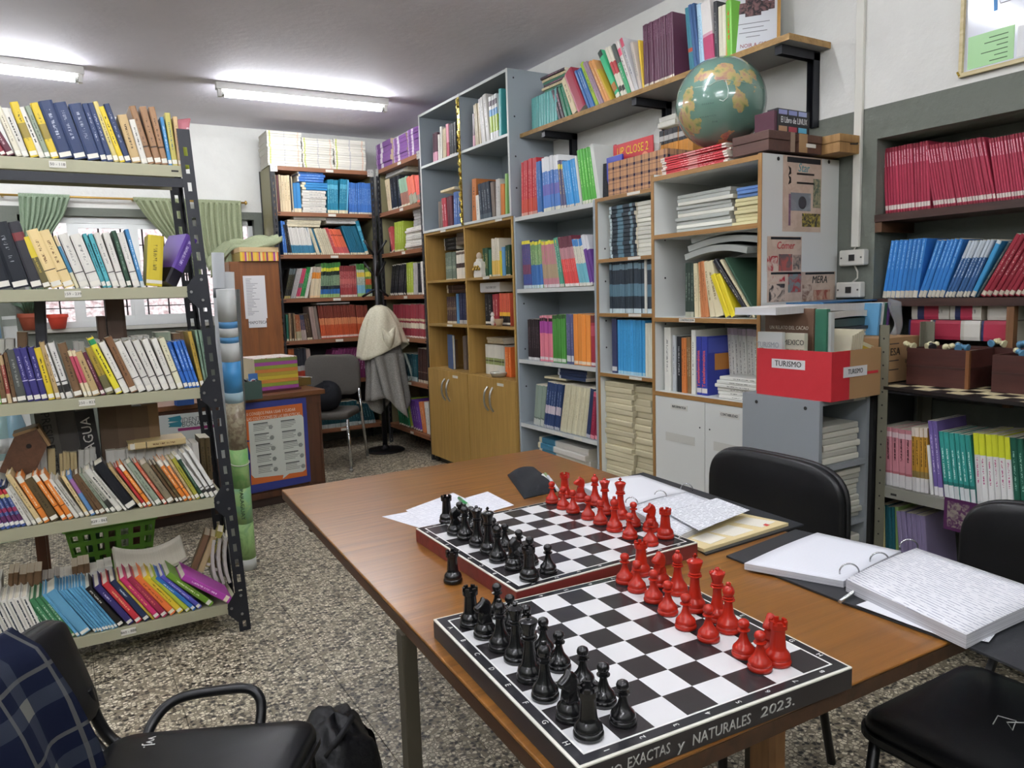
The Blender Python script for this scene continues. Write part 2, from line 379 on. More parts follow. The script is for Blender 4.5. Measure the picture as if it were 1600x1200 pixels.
# fluorescent fixtures
def lamp(name, x, y, label, z=2.875, rz=0):
    t = E(name, label, 'ceiling light', (x, y, ZC), rz, 'fluorescent tubes on the ceiling')
    WH = mat('#d9d8d2', .5)
    MB().box(-.63, .63, -.032, .032, -.05, 0).make('housing', WH, t, bevel=.004)
    for s in (-1, 1): MB().box(s*.607-.012, s*.607+.012, -.02, .02, -.098, -.05).make('lamp_holder', WH, t)
    MB().tube([(-.594, 0, -.078), (.594, 0, -.078)], .0185, 14).make('tube', mat('#f4f6fb', emit=TUBE), t)
    for s in (-1, 1): MB().tube([(s*.575, 0, -.078), (s*.597, 0, -.078)], .0192, 12).make('end_cap', mat('#c9c9c6', .4, .6), t)
    return t
lamp('tube_light', 1.70, 5.66, 'lit white fluorescent tube on the ceiling before the corner bookcases', rz=-.04)
lamp('tube_light', -.36, 5.66, 'lit white fluorescent tube cut by the picture edge above the metal rack', rz=.06)
for x, y, w_ in ((1.55, 2.3, 'straight over the chess table'), (-.55, 2.3, 'in front of the metal rack'), (1.4, -.7, 'over the niche end of the room'), (-.7, -.7, 'over the entrance'), (-2.2, 4.2, 'in the far unseen aisle'), (-2.2, 1.4, 'added for fill in the near unseen aisle'), (-2.2, -.7, 'added for fill by the unseen corner'), (.4, .7, 'added for fill between table end and entrance')): lamp('tube_light', x, y, 'lit white fluorescent tube on the ceiling '+w_)  # the last three tubes are unseen extras, added to fill the room with light
# cable trunking and sockets on the right wall
tr = E('cable_trunking', 'white plastic cable trunking running down the wall beside the niche', 'trunking', (XW, 1.985, 1.5))
MB().box(-.016, 0, -.0175, .0175, 0.02, ZC-1.5).make('channel', mat('#dddcd2', .45), tr, bevel=.002)
tag(MB().tube([(-.008, 0, .02), (-.012, .012, -.004), (-.012, .008, -.03)], .003, 6).make('cable', mat('#c9c6ba', .5), tr))
for i, (z, lb) in enumerate(((1.475, 'upper white wall socket box at the end of the trunking'), (1.34, 'lower white wall socket box above the pile of papers'))):
    t = E('socket_box', lb, 'socket', (XW, 1.985+.012*i, z), 0, 'wall sockets by the niche')
    MB().box(-.038, 0, -.058, .058, -.033, .033).make('housing', mat('#d8d6cc', .4), t, bevel=.006)
    MB().box(-.041, -.038, -.016, .010, -.013, .013).make('outlet', mat('#2b2a28', .5), t)
    for s in (-1, 1): MB().lathe([(.004, 0), (.004, .002)], 8, o=(0, 0, 0)).make('screw', mat('#6b6a66', .4, .7), t, (-.038, s*.046, 0), (0, -PI/2, 0))
    if i == 0: MB().tube([(-.012, .0, -.033), (-.02, -.02, -.06), (-.02, -.02, -.085), (-.012, .01, -.105)], .0035, 6).make('cable', mat('#c9c6ba', .5), t)
# framed map at the top of the right wall
t = E('framed_map', 'framed town map under glass hung high on the wall above the niche', 'map', (XW, 1.25, 2.105))
MB().box(-.006, 0, -.33, .33, 0, .6).make('map_sheet', mat('#dfe3ee', .12, spec=.6), t)
for a in ((-.33, -.318, 0, .6), (.318, .33, 0, .6), (-.318, .318, 0, .014), (-.318, .318, .586, .6)): MB().box(-.02, 0, a[0], a[1], a[2], a[3]).make('frame_rail', wood('#d9cba0', '#b8a672', 1), t)
MB().box(-.0072, -.006, .15, .305, .022, .135).make('legend_panel', mat('#a5d69a', .4), t)
MB().box(-.0074, -.006, -.3, .14, .022, .125).make('notes_panel', ruled('#eef0f2', '#777777', .012, 0, True), t)
for i in range(6): MB().box(-.0078, -.0072, .17, .20+.09*random.random(), .033+.016*i, .036+.016*i).make('legend_line', mat('#4c6b48', .6), t)
o = MB()
for a, b in (((.25, .43), (.22, .30)), ((.22, .30), (.215, .2)), ((.25, .43), (.30, .58))):
    v = Vector((0, b[0]-a[0], b[1]-a[1])); q = Vector((0, -v.z, v.y)).normalized()*.006
    o.face([(-.0075, a[0]+q.y, a[1]+q.z), (-.0075, a[0]-q.y, a[1]-q.z), (-.0075, b[0]-q.y, b[1]-q.z), (-.0075, b[0]+q.y, b[1]+q.z)])
o.make('river_line', mat('#4a90d0', .5), t)
for pts in ([(.1, .22), (.2, .22), (.21, .25), (.08, .27), (.09, .36), (.2, .42)], [(.0, .4), (.12, .5), (.2, .47)], [(-.2, .2), (.05, .3), (.08, .45), (-.1, .55)]):
    MB().tube([(-.0075, a, b) for a, b in pts], .0012, 4).make('street_line', mat('#6b6f78', .6), t)
MB().tube([(-.021, .325, .005), (-.021, .333, .02)], .004, 5).make('hook', mat('#b89a3c', .4, .6), t)
# niche shelves
for z, nm in ((1.645, 1), (1.300, 1)):
    B('trim_niche_shelf', wood('#4a3028', '#2f1e18', 1), None, XW-.005, NX, NY0, NY1, z-.03, z+.0)['kind'] = 'structure'
tag(B('trim_batten', wood('#6a4a34', '#4b3424', 0), None, XW+.0, NX, NY1-.03, NY1, 1.573, 1.614), kind='structure')
tag(B('trim_niche_post', wood('#8a6240', '#65452b', 2), None, XW+.0, XW+.03, 1.36, 1.385, .9, 1.269), kind='structure')

# ---------------------------------------------------------------- books
PG = '#e4ddc9'
STY = {}
NOUN = dict(b='book', p='paperback', v='volume', m='magazine', t='textbook', w='workbook', f='folder')
def S(key, desc, kind, base, ink=None, bands=(), typ='p', lo=.3, hi=.82, pg=PG, dens=.5):
    STY[key] = dict(desc=desc, kind=kind, base=base, ink=ink, bands=bands, typ=typ, lo=lo, hi=hi, pg=pg, dens=dens)
WB = (.03, .11, '#e6e2d8')             # white call-number sticker
S('crimson', 'crimson', 'b', '#8f3440', None, (WB,)); S('maroon', 'maroon', 'b', '#5e2a3a', '#caa', (WB,))
STY['maroon']['ink'] = '#c9a7ac'
S('creamth', 'thin cream', 'p', '#d8d2bd', '#6b6250', (WB,)); S('yelpat', 'yellow illustrated', 'p', '#cbb02c', '#3b3a22', (WB, (.35, .62, '#8b7a35')), dens=.55)
S('whitetx', 'white lettered', 'p', '#d9d6cc', '#2d2d2d', (WB,), dens=.45); S('graygreen', 'grey-green', 'p', '#8f9a86', '#4c5247', (WB,))
S('navyh', 'tall navy', 'b', '#2b3a5e', '#aab0c0', (WB,), 'h', .35, .85, dens=.56); S('palyel', 'pale yellow', 'p', '#d3c27a', '#5e5536', (WB,))
S('yellow', 'yellow', 'p', '#d9bd2a', '#4a4420', (WB,)); S('tanold', 'worn tan', 'p', '#b99e6e', '#5d4c33', (WB,)); S('white', 'white', 'p', '#dcd9cf', '#4a4a48', (WB,))
S('brownc', 'brown cloth', 'b', '#94704f', '#5a422c', (WB, (.29, .315, '#3a2a1c'),), 'h', .36, .8, dens=.54); S('blueth', 'thin blue', 'p', '#3b7fb0', '#d0dde6', (WB,))
S('olive', 'yellow-green mottled', 'p', '#b6ab58', '#4f6a68', (WB,)); S('tanred', 'tan and red', 'p', '#c0a277', '#9c4a3a', (WB,))
S('blackb', 'black', 'b', '#20242c', '#8b8d92', (WB,), 'h', .4, .8, dens=.6); S('darkred', 'dark grey red-patched', 'b', '#34343a', None, (WB, (.72, .84, '#7d3a3c'),), 'h')
S('yeldark', 'dark yellow-topped', 'p', '#5d5636', '#b09e45', (WB, (.6, 1, '#cdb832'),))
S('cream', 'tall cream', 'p', '#dcc48d', '#7b5a3a', (WB, (.30, .315, '#2a2622'), (.08, .1, '#3a3228')), 'p', .42, .82); S('bluewh', 'thin blue-white', 'p', '#3d7897', None, ((0, .3, '#d6cfae'), (.8, 1, '#c9b892')))
S('whser', 'white black-banded', 'p', '#dedbd2', '#8b8a86', (WB, (.27, .285, '#1f1f1f'), (.14, .23, '#e4e1d8')), 'p', .42, .8, dens=.53); S('teal', 'teal', 'p', '#4d9fa8', '#173f4a', (WB,), dens=.45)
S('dkgreen', 'dark green', 'p', '#2f4a3a', '#7f9a86', (WB,)); S('blue', 'blue', 'p', '#3f83b7', '#cfe0ea', ((0, .1, '#b9c2c2'),)); S('yelworn', 'fat worn yellow', 'p', '#c8b42c', '#6d6420', ((.05, .12, '#dcd8cc'),), dens=.55)
S('purple', 'purple and black', 'b', '#6a4aa8', '#cbbfe6', ((0, .3, '#1c1a24'),), 'p', .4, .9)
S('green', 'bright green', 'p', '#6aa836', None, (WB,)); S('brownold', 'worn brown', 'p', '#6a5138', '#3a2b1c', (WB,)); S('brnred', 'brown-red', 'p', '#8b3f38', '#d0b9a0', ((.0, .2, '#c9b28c'), (.8, 1, '#b59a72')))
S('grayold', 'worn dark grey', 'p', '#4a4d4a', '#8a8c86', (WB,)); S('indigo', 'indigo', 'p', '#38346e', '#b6b2d4', ((.385, .4, '#cfcbe0'), WB), 'p', .42, .85, dens=.54)
S('whthin', 'thin white black-boxed', 'p', '#dfdcd6', '#55524e', (WB, (.3, .32, '#1f1f1f'), (.08, .25, '#33312f')), 'p', .4, .85); S('redcrm', 'red and cream', 'p', '#b0475a', None, (WB, (0, .3, '#d9cba6'), (.88, 1, '#d9cba6')))
S('mustpat', 'old mustard', 'p', '#a89038', '#5a4f25', ((0, .4, '#6f6a48'), (.05, .13, '#dcd8cc'))); S('lemon', 'lemon yellow', 'p', '#dccf2e', '#33331c', ((.02, .09, '#dcd8cc'), (.88, .97, '#2d8a58')), dens=.48)
S('bwood', 'reddish brown worn', 'p', '#7d5a3e', '#4a3322', ((.02, .1, '#dcd8cc'),)); S('crmser', 'cream black-banded', 'p', '#d9d5b6', '#8b886e', (WB, (.33, .345, '#1f1f1f'),), 'p', .45, .85); S('royal', 'royal blue', 'p', '#2c63b4', '#bcd0ee', (WB, (.36, .375, '#17386e'), WB), 'p', .42, .85)
S('olivey', 'mustard olive', 'p', '#ab8d38', '#5e4c1c', (WB,)); S('sage', 'sage green', 'p', '#7b9480', '#46584b', (WB,))
S('multi', 'multicoloured', 'p', '#3d4f86', '#9fa6c0', ((.06, .14, '#e0ddd6'), (.15, .3, '#5d2f58'), (.38, .48, '#8f2f55'), (.72, .8, '#c9c06a'), (.8, .92, '#b9333e'), (.92, 1, '#26303f'))); S('graywh', 'grey-white', 'p', '#b8b5aa', '#6b6a62', (WB,))
S('orange', 'orange', 'p', '#e0822e', '#f3dcc0', ((.04, .1, '#e6e2d8'), (.30, .315, '#3a2412'), (.86, 1, '#e6e0d2')), 'p', .36, .8); S('dkbrown', 'dark brown', 'p', '#57492f', '#2f2819', (WB,))
S('crmtan', 'cream-tan', 'p', '#cdb584', '#5f4e30', (WB,)); S('purblue', 'purple and blue', 'p', '#5d86b4', None, ((.55, .9, '#9a6a9c'), (.04, .12, '#e0ddd6'))); S('bwpic', 'black-and-white', 'p', '#a5a698', '#2a2c28', (WB, (.06, .3, '#3a3b36'),)); S('blackfat', 'fat plain black', 'b', '#1d1f25', None, (WB, (.05, .12, '#d8d6ce'),), 'h')
S('salmon', 'salmon', 'p', '#b85a42', '#e0c4b0', (WB,)); S('graybr', 'grey-brown', 'p', '#7f745c', '#55503f', (WB,)); S('yelgrn', 'yellow-green', 'p', '#a9a43c', '#4a4a1e', (WB,)); S('whdot', 'white black-tagged', 'p', '#e2e0da', None, (WB, (.22, .235, '#1f1f1f'), (.1, .18, '#3a3836')))
S('reddk', 'deep red', 'p', '#a32a2a', None, (WB,)); S('whbw', 'white dark-striped', 'm', '#dfdcd4', '#2a3440', (), lo=.1, hi=.95, dens=.36); S('grnwh', 'green', 'm', '#3f7a52', '#c9d8c4', ((.02, .07, '#cfc9ae'),), dens=.52)
S('sky', 'thin sky-blue', 'w', '#5b9cc2', '#3a789c', ((.02, .08, '#dcd6bc'),)); S('skyfat', 'fat sky-blue', 'w', '#62a2c6', None, ((.02, .08, '#dcd6bc'),)); S('blacklt', 'black white-lettered', 'b', '#22201f', '#d9d6cc', ((.03, .09, '#dcd6bc'),), lo=.6, hi=.92); S('violetn', 'navy-violet', 'b', '#312a63', '#c9c3e0', ((.03, .09, '#dcd6bc'),), lo=.6)
S('redb', 'bright red', 'b', '#c22f3a', '#f0c08a', ((.03, .09, '#dcd6bc'),)); S('navyb', 'navy', 'b', '#243052', '#c9d6e0', ((.03, .09, '#e6e2d8'),), lo=.6); S('yelthin', 'thin mustard', 'b', '#b39a3a', None); S('magenta', 'magenta', 'b', '#c62a66', '#f2b06a', ((.03, .09, '#e6e2d8'),)); S('wine', 'wine-red', 'b', '#a02a48', '#d97a6a', ((.03, .09, '#e6e2d8'),))
S('orangeb', 'plain orange', 'b', '#e07030', '#8f3a1a', ((.03, .09, '#e6dcc0'),)); S('yellowb', 'golden yellow', 'b', '#dfc02e', '#7a5f18', ((.03, .09, '#e6e2d8'),)); S('lime', 'lime', 'b', '#b3c23a', None, ((.02, .06, '#dcd6bc'),)); S('blueb', 'mid-blue', 'b', '#2e6bb0', '#cfe0f0', ((.03, .09, '#e6e2d8'),), lo=.55); S('violet', 'violet-blue', 'b', '#5a58b4', '#cfcbe8', ((.03, .09, '#e6e2d8'),)); S('leaf', 'leaf-green', 'b', '#6f9a2e', '#d9e6b4', ((.04, .11, '#e6e2d8'),)); S('orchid', 'orchid-purple', 'b', '#a83f9e', '#f0d0ec', ((.05, .13, '#e6dcc0'),))
# far shelves
S('fcream', 'cream', 'b', '#dcc9a4', '#8f7a54'); S('fmaroon', 'maroon', 'b', '#5d2f36'); S('fblue2', 'blue cream-footed', 't', '#2f7fb8', None, ((0, .14, '#e3d6b4'),)); S('fteal', 'petrol-blue', 't', '#1f7f9c', '#8ccfe0', ((.0, .1, '#e3d9b8'), (.72, .85, '#5db2cc'))); S('fltblue', 'light-blue', 't', '#63b2d4', None, ((0, .1, '#e3d9b8'),)); S('froyal', 'royal blue', 't', '#3d74c0', '#9fc0e6', ((0, .06, '#d6d2c0'),))
S('fblack', 'black', 'b', '#1f2126', '#777777', ((0, .06, '#c9c6ba'),)); S('fwhblue', 'white and blue', 't', '#dcd8d0', None, ((0, .06, '#e0d6b6'), (.06, .34, '#3f7f9c'), (.34, .36, '#b0c4cc'))); S('fpetrol', 'petrol', 't', '#1f6680', None, ((0, .07, '#e0d6b6'),)); S('fcrm2', 'cream slim', 't', '#d6ccb0', '#8b7f62'); S('fpink', 'pinkish red', 't', '#c04f50', '#e8b8a8', ((0, .05, '#e0d6c0'),)); S('fsalmon', 'salmon', 't', '#dd6a4a', None, ((0, .06, '#e6dcc8'), (.06, .3, '#c75a5c'), (.74, .78, '#8f3a30')))
S('fdkmul', 'black and olive', 't', '#2b2a26', '#8b8352', ((0, .09, '#b8a86a'), (.8, 1, '#5f6a6a'))); S('fgraywh', 'grey-white', 't', '#b9b6b2', '#77746e'); S('fpinkw', 'pink and white', 't', '#cf4a6a', None, ((0, .06, '#e0d6c0'), (.35, .5, '#5f7a6a'))); S('fgreen', 'green', 't', '#2f8a44', '#9fd0a6', ((0, .06, '#d6d6b0'),)); S('fwhite', 'white', 't', '#e0dcd2', '#8b8a86'); S('forcrm', 'cream orange-topped', 't', '#dfcfae', None, ((0, .07, '#e8c89a'), (.62, .82, '#dc8a2e'), (.82, 1, '#b3a79a')))
S('fmulgr', 'green, yellow and blue', 'b', '#7f9a7a', '#2f2f2f', ((0, .1, '#9fbf7a'), (.1, .24, '#2f6aa8'), (.24, .34, '#26303a'), (.64, .76, '#23302a'), (.76, .86, '#dcd62e'), (.86, 1, '#3f7a3a')), lo=.36, hi=.62); S('fredser', 'brick-red', 't', '#9f3f40', '#d9a8a0', ((0, .07, '#dcd2c2'), (.42, .58, '#c46a66'), (.82, 1, '#7d3436'))); S('fmulyw', 'white, yellow and teal', 't', '#b9bfae', '#3a4a4a', ((0, .1, '#9fbf7a'), (.1, .35, '#7ab0c4'), (.6, .74, '#e0c04a'), (.82, 1, '#3f7a3a')), lo=.36, hi=.58); S('fmulst', 'striped', 't', '#6f8f4a', None, ((0, .1, '#c9d0b0'), (.1, .25, '#2f5fa0'), (.4, .6, '#cc5a2e'), (.68, .85, '#e0d44a')))
S('ftealg', 'teal-green', 'b', '#2f6b5a', None, ((0, .08, '#d6cfb4'),)); S('ftan', 'tan', 'b', '#a98f6c', '#5d4c33', ((0, .07, '#cfc6aa'),)); S('fbrn', 'dark brown', 'b', '#4b3a2b', '#8f7a5a', ((0, .08, '#cfc6aa'),)); S('fpic', 'illustrated', 'b', '#a8623c', '#d9cba0', ((0, .35, '#b8b08a'), (.0, .08, '#d6cfb4'))); S('fmixb', 'mixed dark', 'b', '#3f4a60', '#c98a8a', ((.0, .4, '#b9a8a0'),)); S('fpkgray', 'pinkish grey', 'b', '#a08a80', None); S('fgray', 'grey-brown', 'b', '#7d7066', None); S('forser', 'orange-brown', 'v', '#c8562c', None, ((0, .03, '#c0502a'), (.03, .09, '#e6d2c8'), (.42, .62, '#d88a5c'), (.62, 1, '#7d3a2c')))
S('fborn', 'blue and orange', 't', '#2f6a9c', None, ((.6, 1, '#b8622e'),)); S('fbgr', 'black, grey and red', 't', '#2a2c33', None, ((0, .35, '#b33f2c'), (.35, .5, '#b0b0ac'))); S('fwinew', 'wine and white', 'b', '#6a2550', '#c9a0bc'); S('fdkteal', 'dark teal', 'b', '#1f4f58', '#6a9098', ((0, .16, '#b9c6c4'),))
S('fsalgr', 'salmon-topped', 't', '#e0745c', None, ((0, .35, '#9fa08a'), (.35, .38, '#c9563e'))); S('fsalm2', 'coral', 't', '#e0695a', '#b33f38', ((.1, .3, '#8f8a7c'),)); S('fsagebr', 'sage and brown', 't', '#8fae94', None, ((0, .08, '#d6cfb4'), (.08, .5, '#9a6a58'))); S('fyelgr', 'yellow-green', 't', '#9fb03a', '#d6dc9a', ((0, .07, '#dcd6bc'),)); S('fblkser', 'black', 'v', '#1c1e24', '#6b6e74', ((0, .06, '#cfccc0'),)); S('fcrser', 'crimson cream-banded', 'v', '#8f3440', None, ((0, .05, '#d6cfc0'), (.28, .44, '#d9d2b8'), (.5, .57, '#c9b894'))); S('fdkbr', 'dark brown', 'v', '#3b2622', '#6a4a42', ((.0, .08, '#c9bfa8'), (.3, .32, '#8f7a6a'))); S('fpurp', 'purple', 't', '#6a3f96', '#c0a8d8', ((0, .05, '#d6cfc0'),)); S('forg', 'orange', 't', '#d9824a', '#f0d8c0'); S('fgrn2', 'emerald', 't', '#1f7a50', '#8fd0b0', ((0, .06, '#d6cfc0'),))
S('gmar', 'maroon-pink', 'b', '#4a2c38', None, ((0, .35, '#c490a0'),)); S('gpink', 'pink', 'b', '#d98a9a', None, ((0, .45, '#b3485c'),)); S('gtan', 'tan-white', 'b', '#b9ab8c', '#77694c'); S('gmag', 'glossy white', 'm', '#c9c6c0', '#77746e'); S('gE1', 'white-green', 'm', '#dfe0de', None, ((.18, .55, '#a0b83a'), (.55, .7, '#3f8ac0'), (.78, .9, '#4a3a4a'))); S('gteal', 'teal', 'm', '#3f9a9a', None); S('gred', 'red and white', 'b', '#b33f4a', '#f0e0e0'); S('gorb', 'orange and black', 'b', '#b8703a', '#33241a'); S('gdk', 'blue-black', 'b', '#283240', '#8f9aa0', ((.0, .2, '#4a5660'),)); S('gblw', 'blue and white', 'b', '#4a6aa0', '#d6dce6')
S('ggrn', 'pale green', 'b', '#9fce7a', None); S('gor', 'orange', 'b', '#d0792e', None)
S('wgray', 'grey-green', 'v', '#6b7a6c', '#a9b4a6', ((0, .05, '#cfc9b4'), (.4, .5, '#8f9a88'))); S('wwht', 'white black-dotted', 'v', '#e4ded0', None, ((.4, .56, '#4a3c38'), (.86, .95, '#6a5c52'))); S('wgrn', 'dark green', 'v', '#22462f', '#c9b46a', ((0, .04, '#cfc9b4'),)); S('wcrm', 'cream and yellow', 'v', '#dcd4c0', '#a89c80', ((.0, .05, '#cfc9b4'), (.05, .42, '#e0bb5a'))); S('wmix', 'dark gilded', 'v', '#4a3a3c', '#a08a6a', ((0, .08, '#cfc9b4'), (.5, .6, '#7d6a5a'))); S('wblue', 'pale blue', 'b', '#5b96c4', None); S('wnavy', 'navy', 'v', '#2b3050', '#6a6f8c', ((0, .12, '#b9b6b4'),)); S('wblack', 'black white-dotted', 'v', '#1a1b1f', '#d6d2c8', ((.05, .12, '#d6d2c8'),), dens=.6); S('wred', 'red', 'b', '#a02f3a', '#e6c8b8'); S('worbl', 'coral black-footed', 'v', '#cc5a40', '#a8402c', ((0, .3, '#1f1c1c'), (.3, .42, '#e0b02e'), (.04, .1, '#d6d2c8'))); S('worn', 'white green-ornamented', 'v', '#d6d3c6', None, ((.34, .56, '#8f9a62'), (.44, .48, '#4a4a2c'))); S('worg', 'orange', 'b', '#e0702e', '#f0c08a')
S('nred', 'red', 't', '#c0303a', '#e08a80', ((0, .06, '#d9a090'), (.06, .3, '#c84a38'))); S('nblue', 'blue', 't', '#3a6fae', '#7fa6d0', ((0, .02, '#d6cfc0'),)); S('nwhbl', 'white-topped blue', 't', '#4f7fc6', '#9fb8e0', ((0, .07, '#dcdccc'), (.74, 1, '#e0e2e4'), (.3, .5, '#6a68b4'))); S('nmix', 'purple-grey patterned', 't', '#5c5a7a', '#c9b46a', ((0, .06, '#d6cfc0'), (.82, .92, '#d6c83a'))); S('nltbl', 'light blue', 't', '#3b9bdc', '#9fd0f0', ((0, .05, '#d6cfc0'),)); S('nwht', 'white', 't', '#d9dcd6', None); S('ngrn', 'bright green', 't', '#4fae3a', '#9fe080', ((0, .06, '#d9dcc6'),))
S('npurbl', 'violet-blue yellow-topped', 't', '#4a4a80', '#8f5a7a', ((0, .07, '#c0ccd0'), (.1, .3, '#3f4f90'), (.3, .5, '#7a3f5a'), (.93, 1, '#e0d43a'))); S('ngrbl', 'green-blue yellow-topped', 't', '#7aa06a', '#c9d8a0', ((0, .07, '#c9dce0'), (.07, .5, '#3a6fb0'), (.93, 1, '#e0d43a'))); S('npkgr', 'pink yellow-topped', 't', '#c0808a', '#b0b06a', ((0, .07, '#d9d0d0'), (.2, .5, '#b09a7a'), (.93, 1, '#e0d43a'))); S('nteal', 'teal', 't', '#4a9a80', '#d0e0d6', ((0, .06, '#d9d6c8'),)); S('nwine', 'red and wine', 't', '#d9403c', '#f09a90', ((0, .06, '#e0d6d0'), (.55, .78, '#b8848a'), (.78, 1, '#6a2f3e'))); S('nblwh', 'blue, white and teal', 't', '#dcdac8', '#b0b0a0', ((0, .07, '#d9d6c8'), (.07, .48, '#6fb6c4'), (.85, 1, '#3f86c8'))); S('npurwh', 'purple and white', 't', '#6a3f90', None, ((.72, 1, '#dfe0e4'), (0, .06, '#d9d6c8')))
S('oblack', 'black', 'v', '#2b2226', '#6a5a60', ((0, .07, '#cfcfcc'),)); S('opink', 'pink and purple', 'v', '#e07f90', None, ((0, .04, '#e48a98'), (.04, .1, '#e0d6d6'), (.62, .88, '#a8489a'), (.88, .95, '#3a2428'), (.95, 1, '#d98a98'))); S('ogreen', 'green', 'v', '#4a8f3c', None, ((.02, .09, '#d0d8c8'), (.92, 1, '#33552c'))); S('obluegr', 'blue-grey', 'v', '#5c5f86', '#8a8cae', ((.05, .17, '#cfd0d4'),)); S('oorange', 'orange', 'v', '#e8913c', None, ((.02, .08, '#e6d2b8'),)); S('omaroon', 'crimson-topped', 'v', '#a03040', None, ((.02, .08, '#dcd2d0'), (.86, 1, '#6a3030'), (.6, .8, '#b84a5c')))
S('pgray', 'grey-green', 'f', '#8fa092', None, ((0, .16, '#c3c9c2'), (.16, .2, '#6b7a70'))); S('pnavy', 'navy', 'v', '#30456f', '#8fa0c0', ((0, .06, '#b9bcc4'), (.32, .5, '#cfc2cc'))); S('pcream', 'cream', 'v', '#d9d3b4', '#b8b08c', ((.0, .07, '#dedabc'),)); S('pnavy2', 'dark blue', 'b', '#2b3a5c', None, ((.0, .07, '#b9bcc4'),)); S('pwine', 'wine-red', 'b', '#8a2440', '#b8485c', ((0, .08, '#e0909c'), (.9, 1, '#d9607a')))
S('qdark', 'dark blue-grey', 'm', '#2a343e', None, ((0, .08, '#b9c9cc'), (.3, .52, '#557584'), (.78, .88, '#6f8a96'))); S('qwhite', 'white', 'm', '#d9d8cc', None); S('qnavy', 'navy', 'b', '#3a3f62', None, ((.04, .12, '#cfcfcc'),)); S('qsky', 'sky-blue', 'm', '#3d9fd9', '#2f86bd', ((0, .06, '#a8d0e0'),)); S('qwh2', 'cream-white', 'm', '#d9d8c6', None)
S('rgrn', 'dark green', 'b', '#2f3f36', '#8a9a8c', ((0, .1, '#a8aa98'),)); S('rcrm', 'cream', 'b', '#d6cba8', '#8a7a54'); S('rorg', 'rust-orange', 'b', '#c07a4a', '#7a4426'); S('ryel', 'yellow', 'f', '#e0cc1e', None); S('rblk', 'black white-labelled', 'b', '#24242a', '#c9c6ba'); S('rgrnf', 'dark green', 'f', '#34503f', None); S('rwht', 'white', 'p', '#e0e0d8', '#6b6b66')
S('telwh', 'tall white', 'm', '#e2e2da', '#9a9a94'); S('telgr', 'pale grey', 'm', '#bcc2c4', '#7a8084'); S('telbk', 'black', 'b', '#23262b', '#b9bcc0'); S('telor', 'orange', 'b', '#d07a3a', '#5f3418'); S('teltan', 'brown-spined', 'b', '#8f6f4a', '#d0c0a0'); S('telblue', 'royal blue', 'b', '#3340a0', '#d06a72', ((.04, .12, '#dcd6d0'),), lo=.2, hi=.75, dens=.42); S('telser', 'lettered', 'm', '#d9d9d2', '#8a8a86', ((.9, 1, '#b9a8b4'),))
S('steal', 'turquoise', 'w', '#5aa8a4', '#3f8a88'); S('sdark', 'dark pink-flecked', 'm', '#3f2f38', '#c07a90'); S('sgrbk', 'green and black', 'm', '#2f7a5c', '#1f2f2c'); S('scrm', 'cream', 'p', '#d9c8a0', '#8a7248'); S('swine', 'wine-red', 'b', '#9c3448', None); S('sblue', 'blue lettered', 'b', '#3f72b0', '#a8c4e0', lo=.5, hi=.95, dens=.45); S('slime', 'lime-green', 'm', '#a8cc2e', '#33443a'); S('spurp', 'purple-tan', 'm', '#a890a0', '#5a4a60'); S('sor', 'orange-cream', 'p', '#d99a5a', '#f0dcb0'); S('syel', 'yellow', 'p', '#dcb83a', None); S('sgrn', 'mint green', 'b', '#45b884', None, ((0, .08, '#e0dccc'), (.14, .3, '#a8703a'), (.88, 1, '#3a4440'))); S('swhred', 'white and red', 'm', '#dcd8c6', None, ((.45, .7, '#b84a4c'), (.1, .2, '#3a3a38'))); S('swhgrn', 'grey and green', 'm', '#48a874', '#d0d0c8', ((.62, 1, '#5a605c'),)); S('swhpk', 'white pink-topped', 'p', '#dcd6d0', '#55524e', ((.72, .86, '#e05a78'), (.9, 1, '#dcd6d0'))); S('snvwh', 'pink-topped white', 'p', '#d0cfd0', '#3f4a66', ((.84, 1, '#e0607a'),)); S('spkw', 'pale patterned', 'p', '#c9beb4', '#6b7a72'); S('splum', 'plum', 'v', '#5a3448', '#8f6a80', ((.0, .06, '#d0c6b4'),), lo=.7, hi=.95)
S('steal2', 'steel-teal', 'm', '#3f8090', None, ((.3, .36, '#c05030'),)); S('stblue', 'navy-blue', 'm', '#3a5a86', None); S('sltbl', 'white and blue', 'm', '#a8c8dc', '#4a7aa0'); S('spkwh', 'white magenta-footed', 'm', '#e0dcd8', None, ((0, .45, '#b84a70'), (.45, .5, '#d0a0b0'))); S('sblkw', 'black spiral-bound', 'f', '#3a3c40', '#a0a2a0'); S('scrmf', 'cream', 'f', '#dcd8c2', None); S('sbrgrn', 'bright green', 'b', '#7cc84a', '#e0502e', dens=.47)
S('kcrim', 'slim crimson', 'v', '#a8304a', '#e6bcc4', ((.0, .04, '#8f2438'), (.06, .13, '#dcd2c8'), (.93, 1, '#8f2438')), lo=.72, hi=.93, dens=.4); S('kcrimw', 'thin white', 'v', '#dcd2d0', None, ((0, .1, '#e0dcd2'), (.1, .5, '#b06a78')))
S('kblue', 'bright blue', 'v', '#2f7cc6', '#8fc0ea', ((0, .12, '#cfc9b8'),), lo=.5, hi=.98, dens=.46); S('kblwh', 'blue and white patterned', 'v', '#3a6496', '#d0dce6', ((0, .1, '#cfc9b8'), (.7, 1, '#c6d0d8')), lo=.35, hi=.7); S('kltb', 'light-blue', 'v', '#3f9ad0', None, ((0, .1, '#cfc9b8'), (.94, 1, '#dde6ea'))); S('kdk', 'dark photo-covered', 'v', '#3f4a4e', '#7d8a86'); S('kwine', 'wine-red', 'v', '#8f2434', '#dcb8b0', ((.02, .09, '#c6bca8'),), lo=.35, hi=.75, dens=.56)
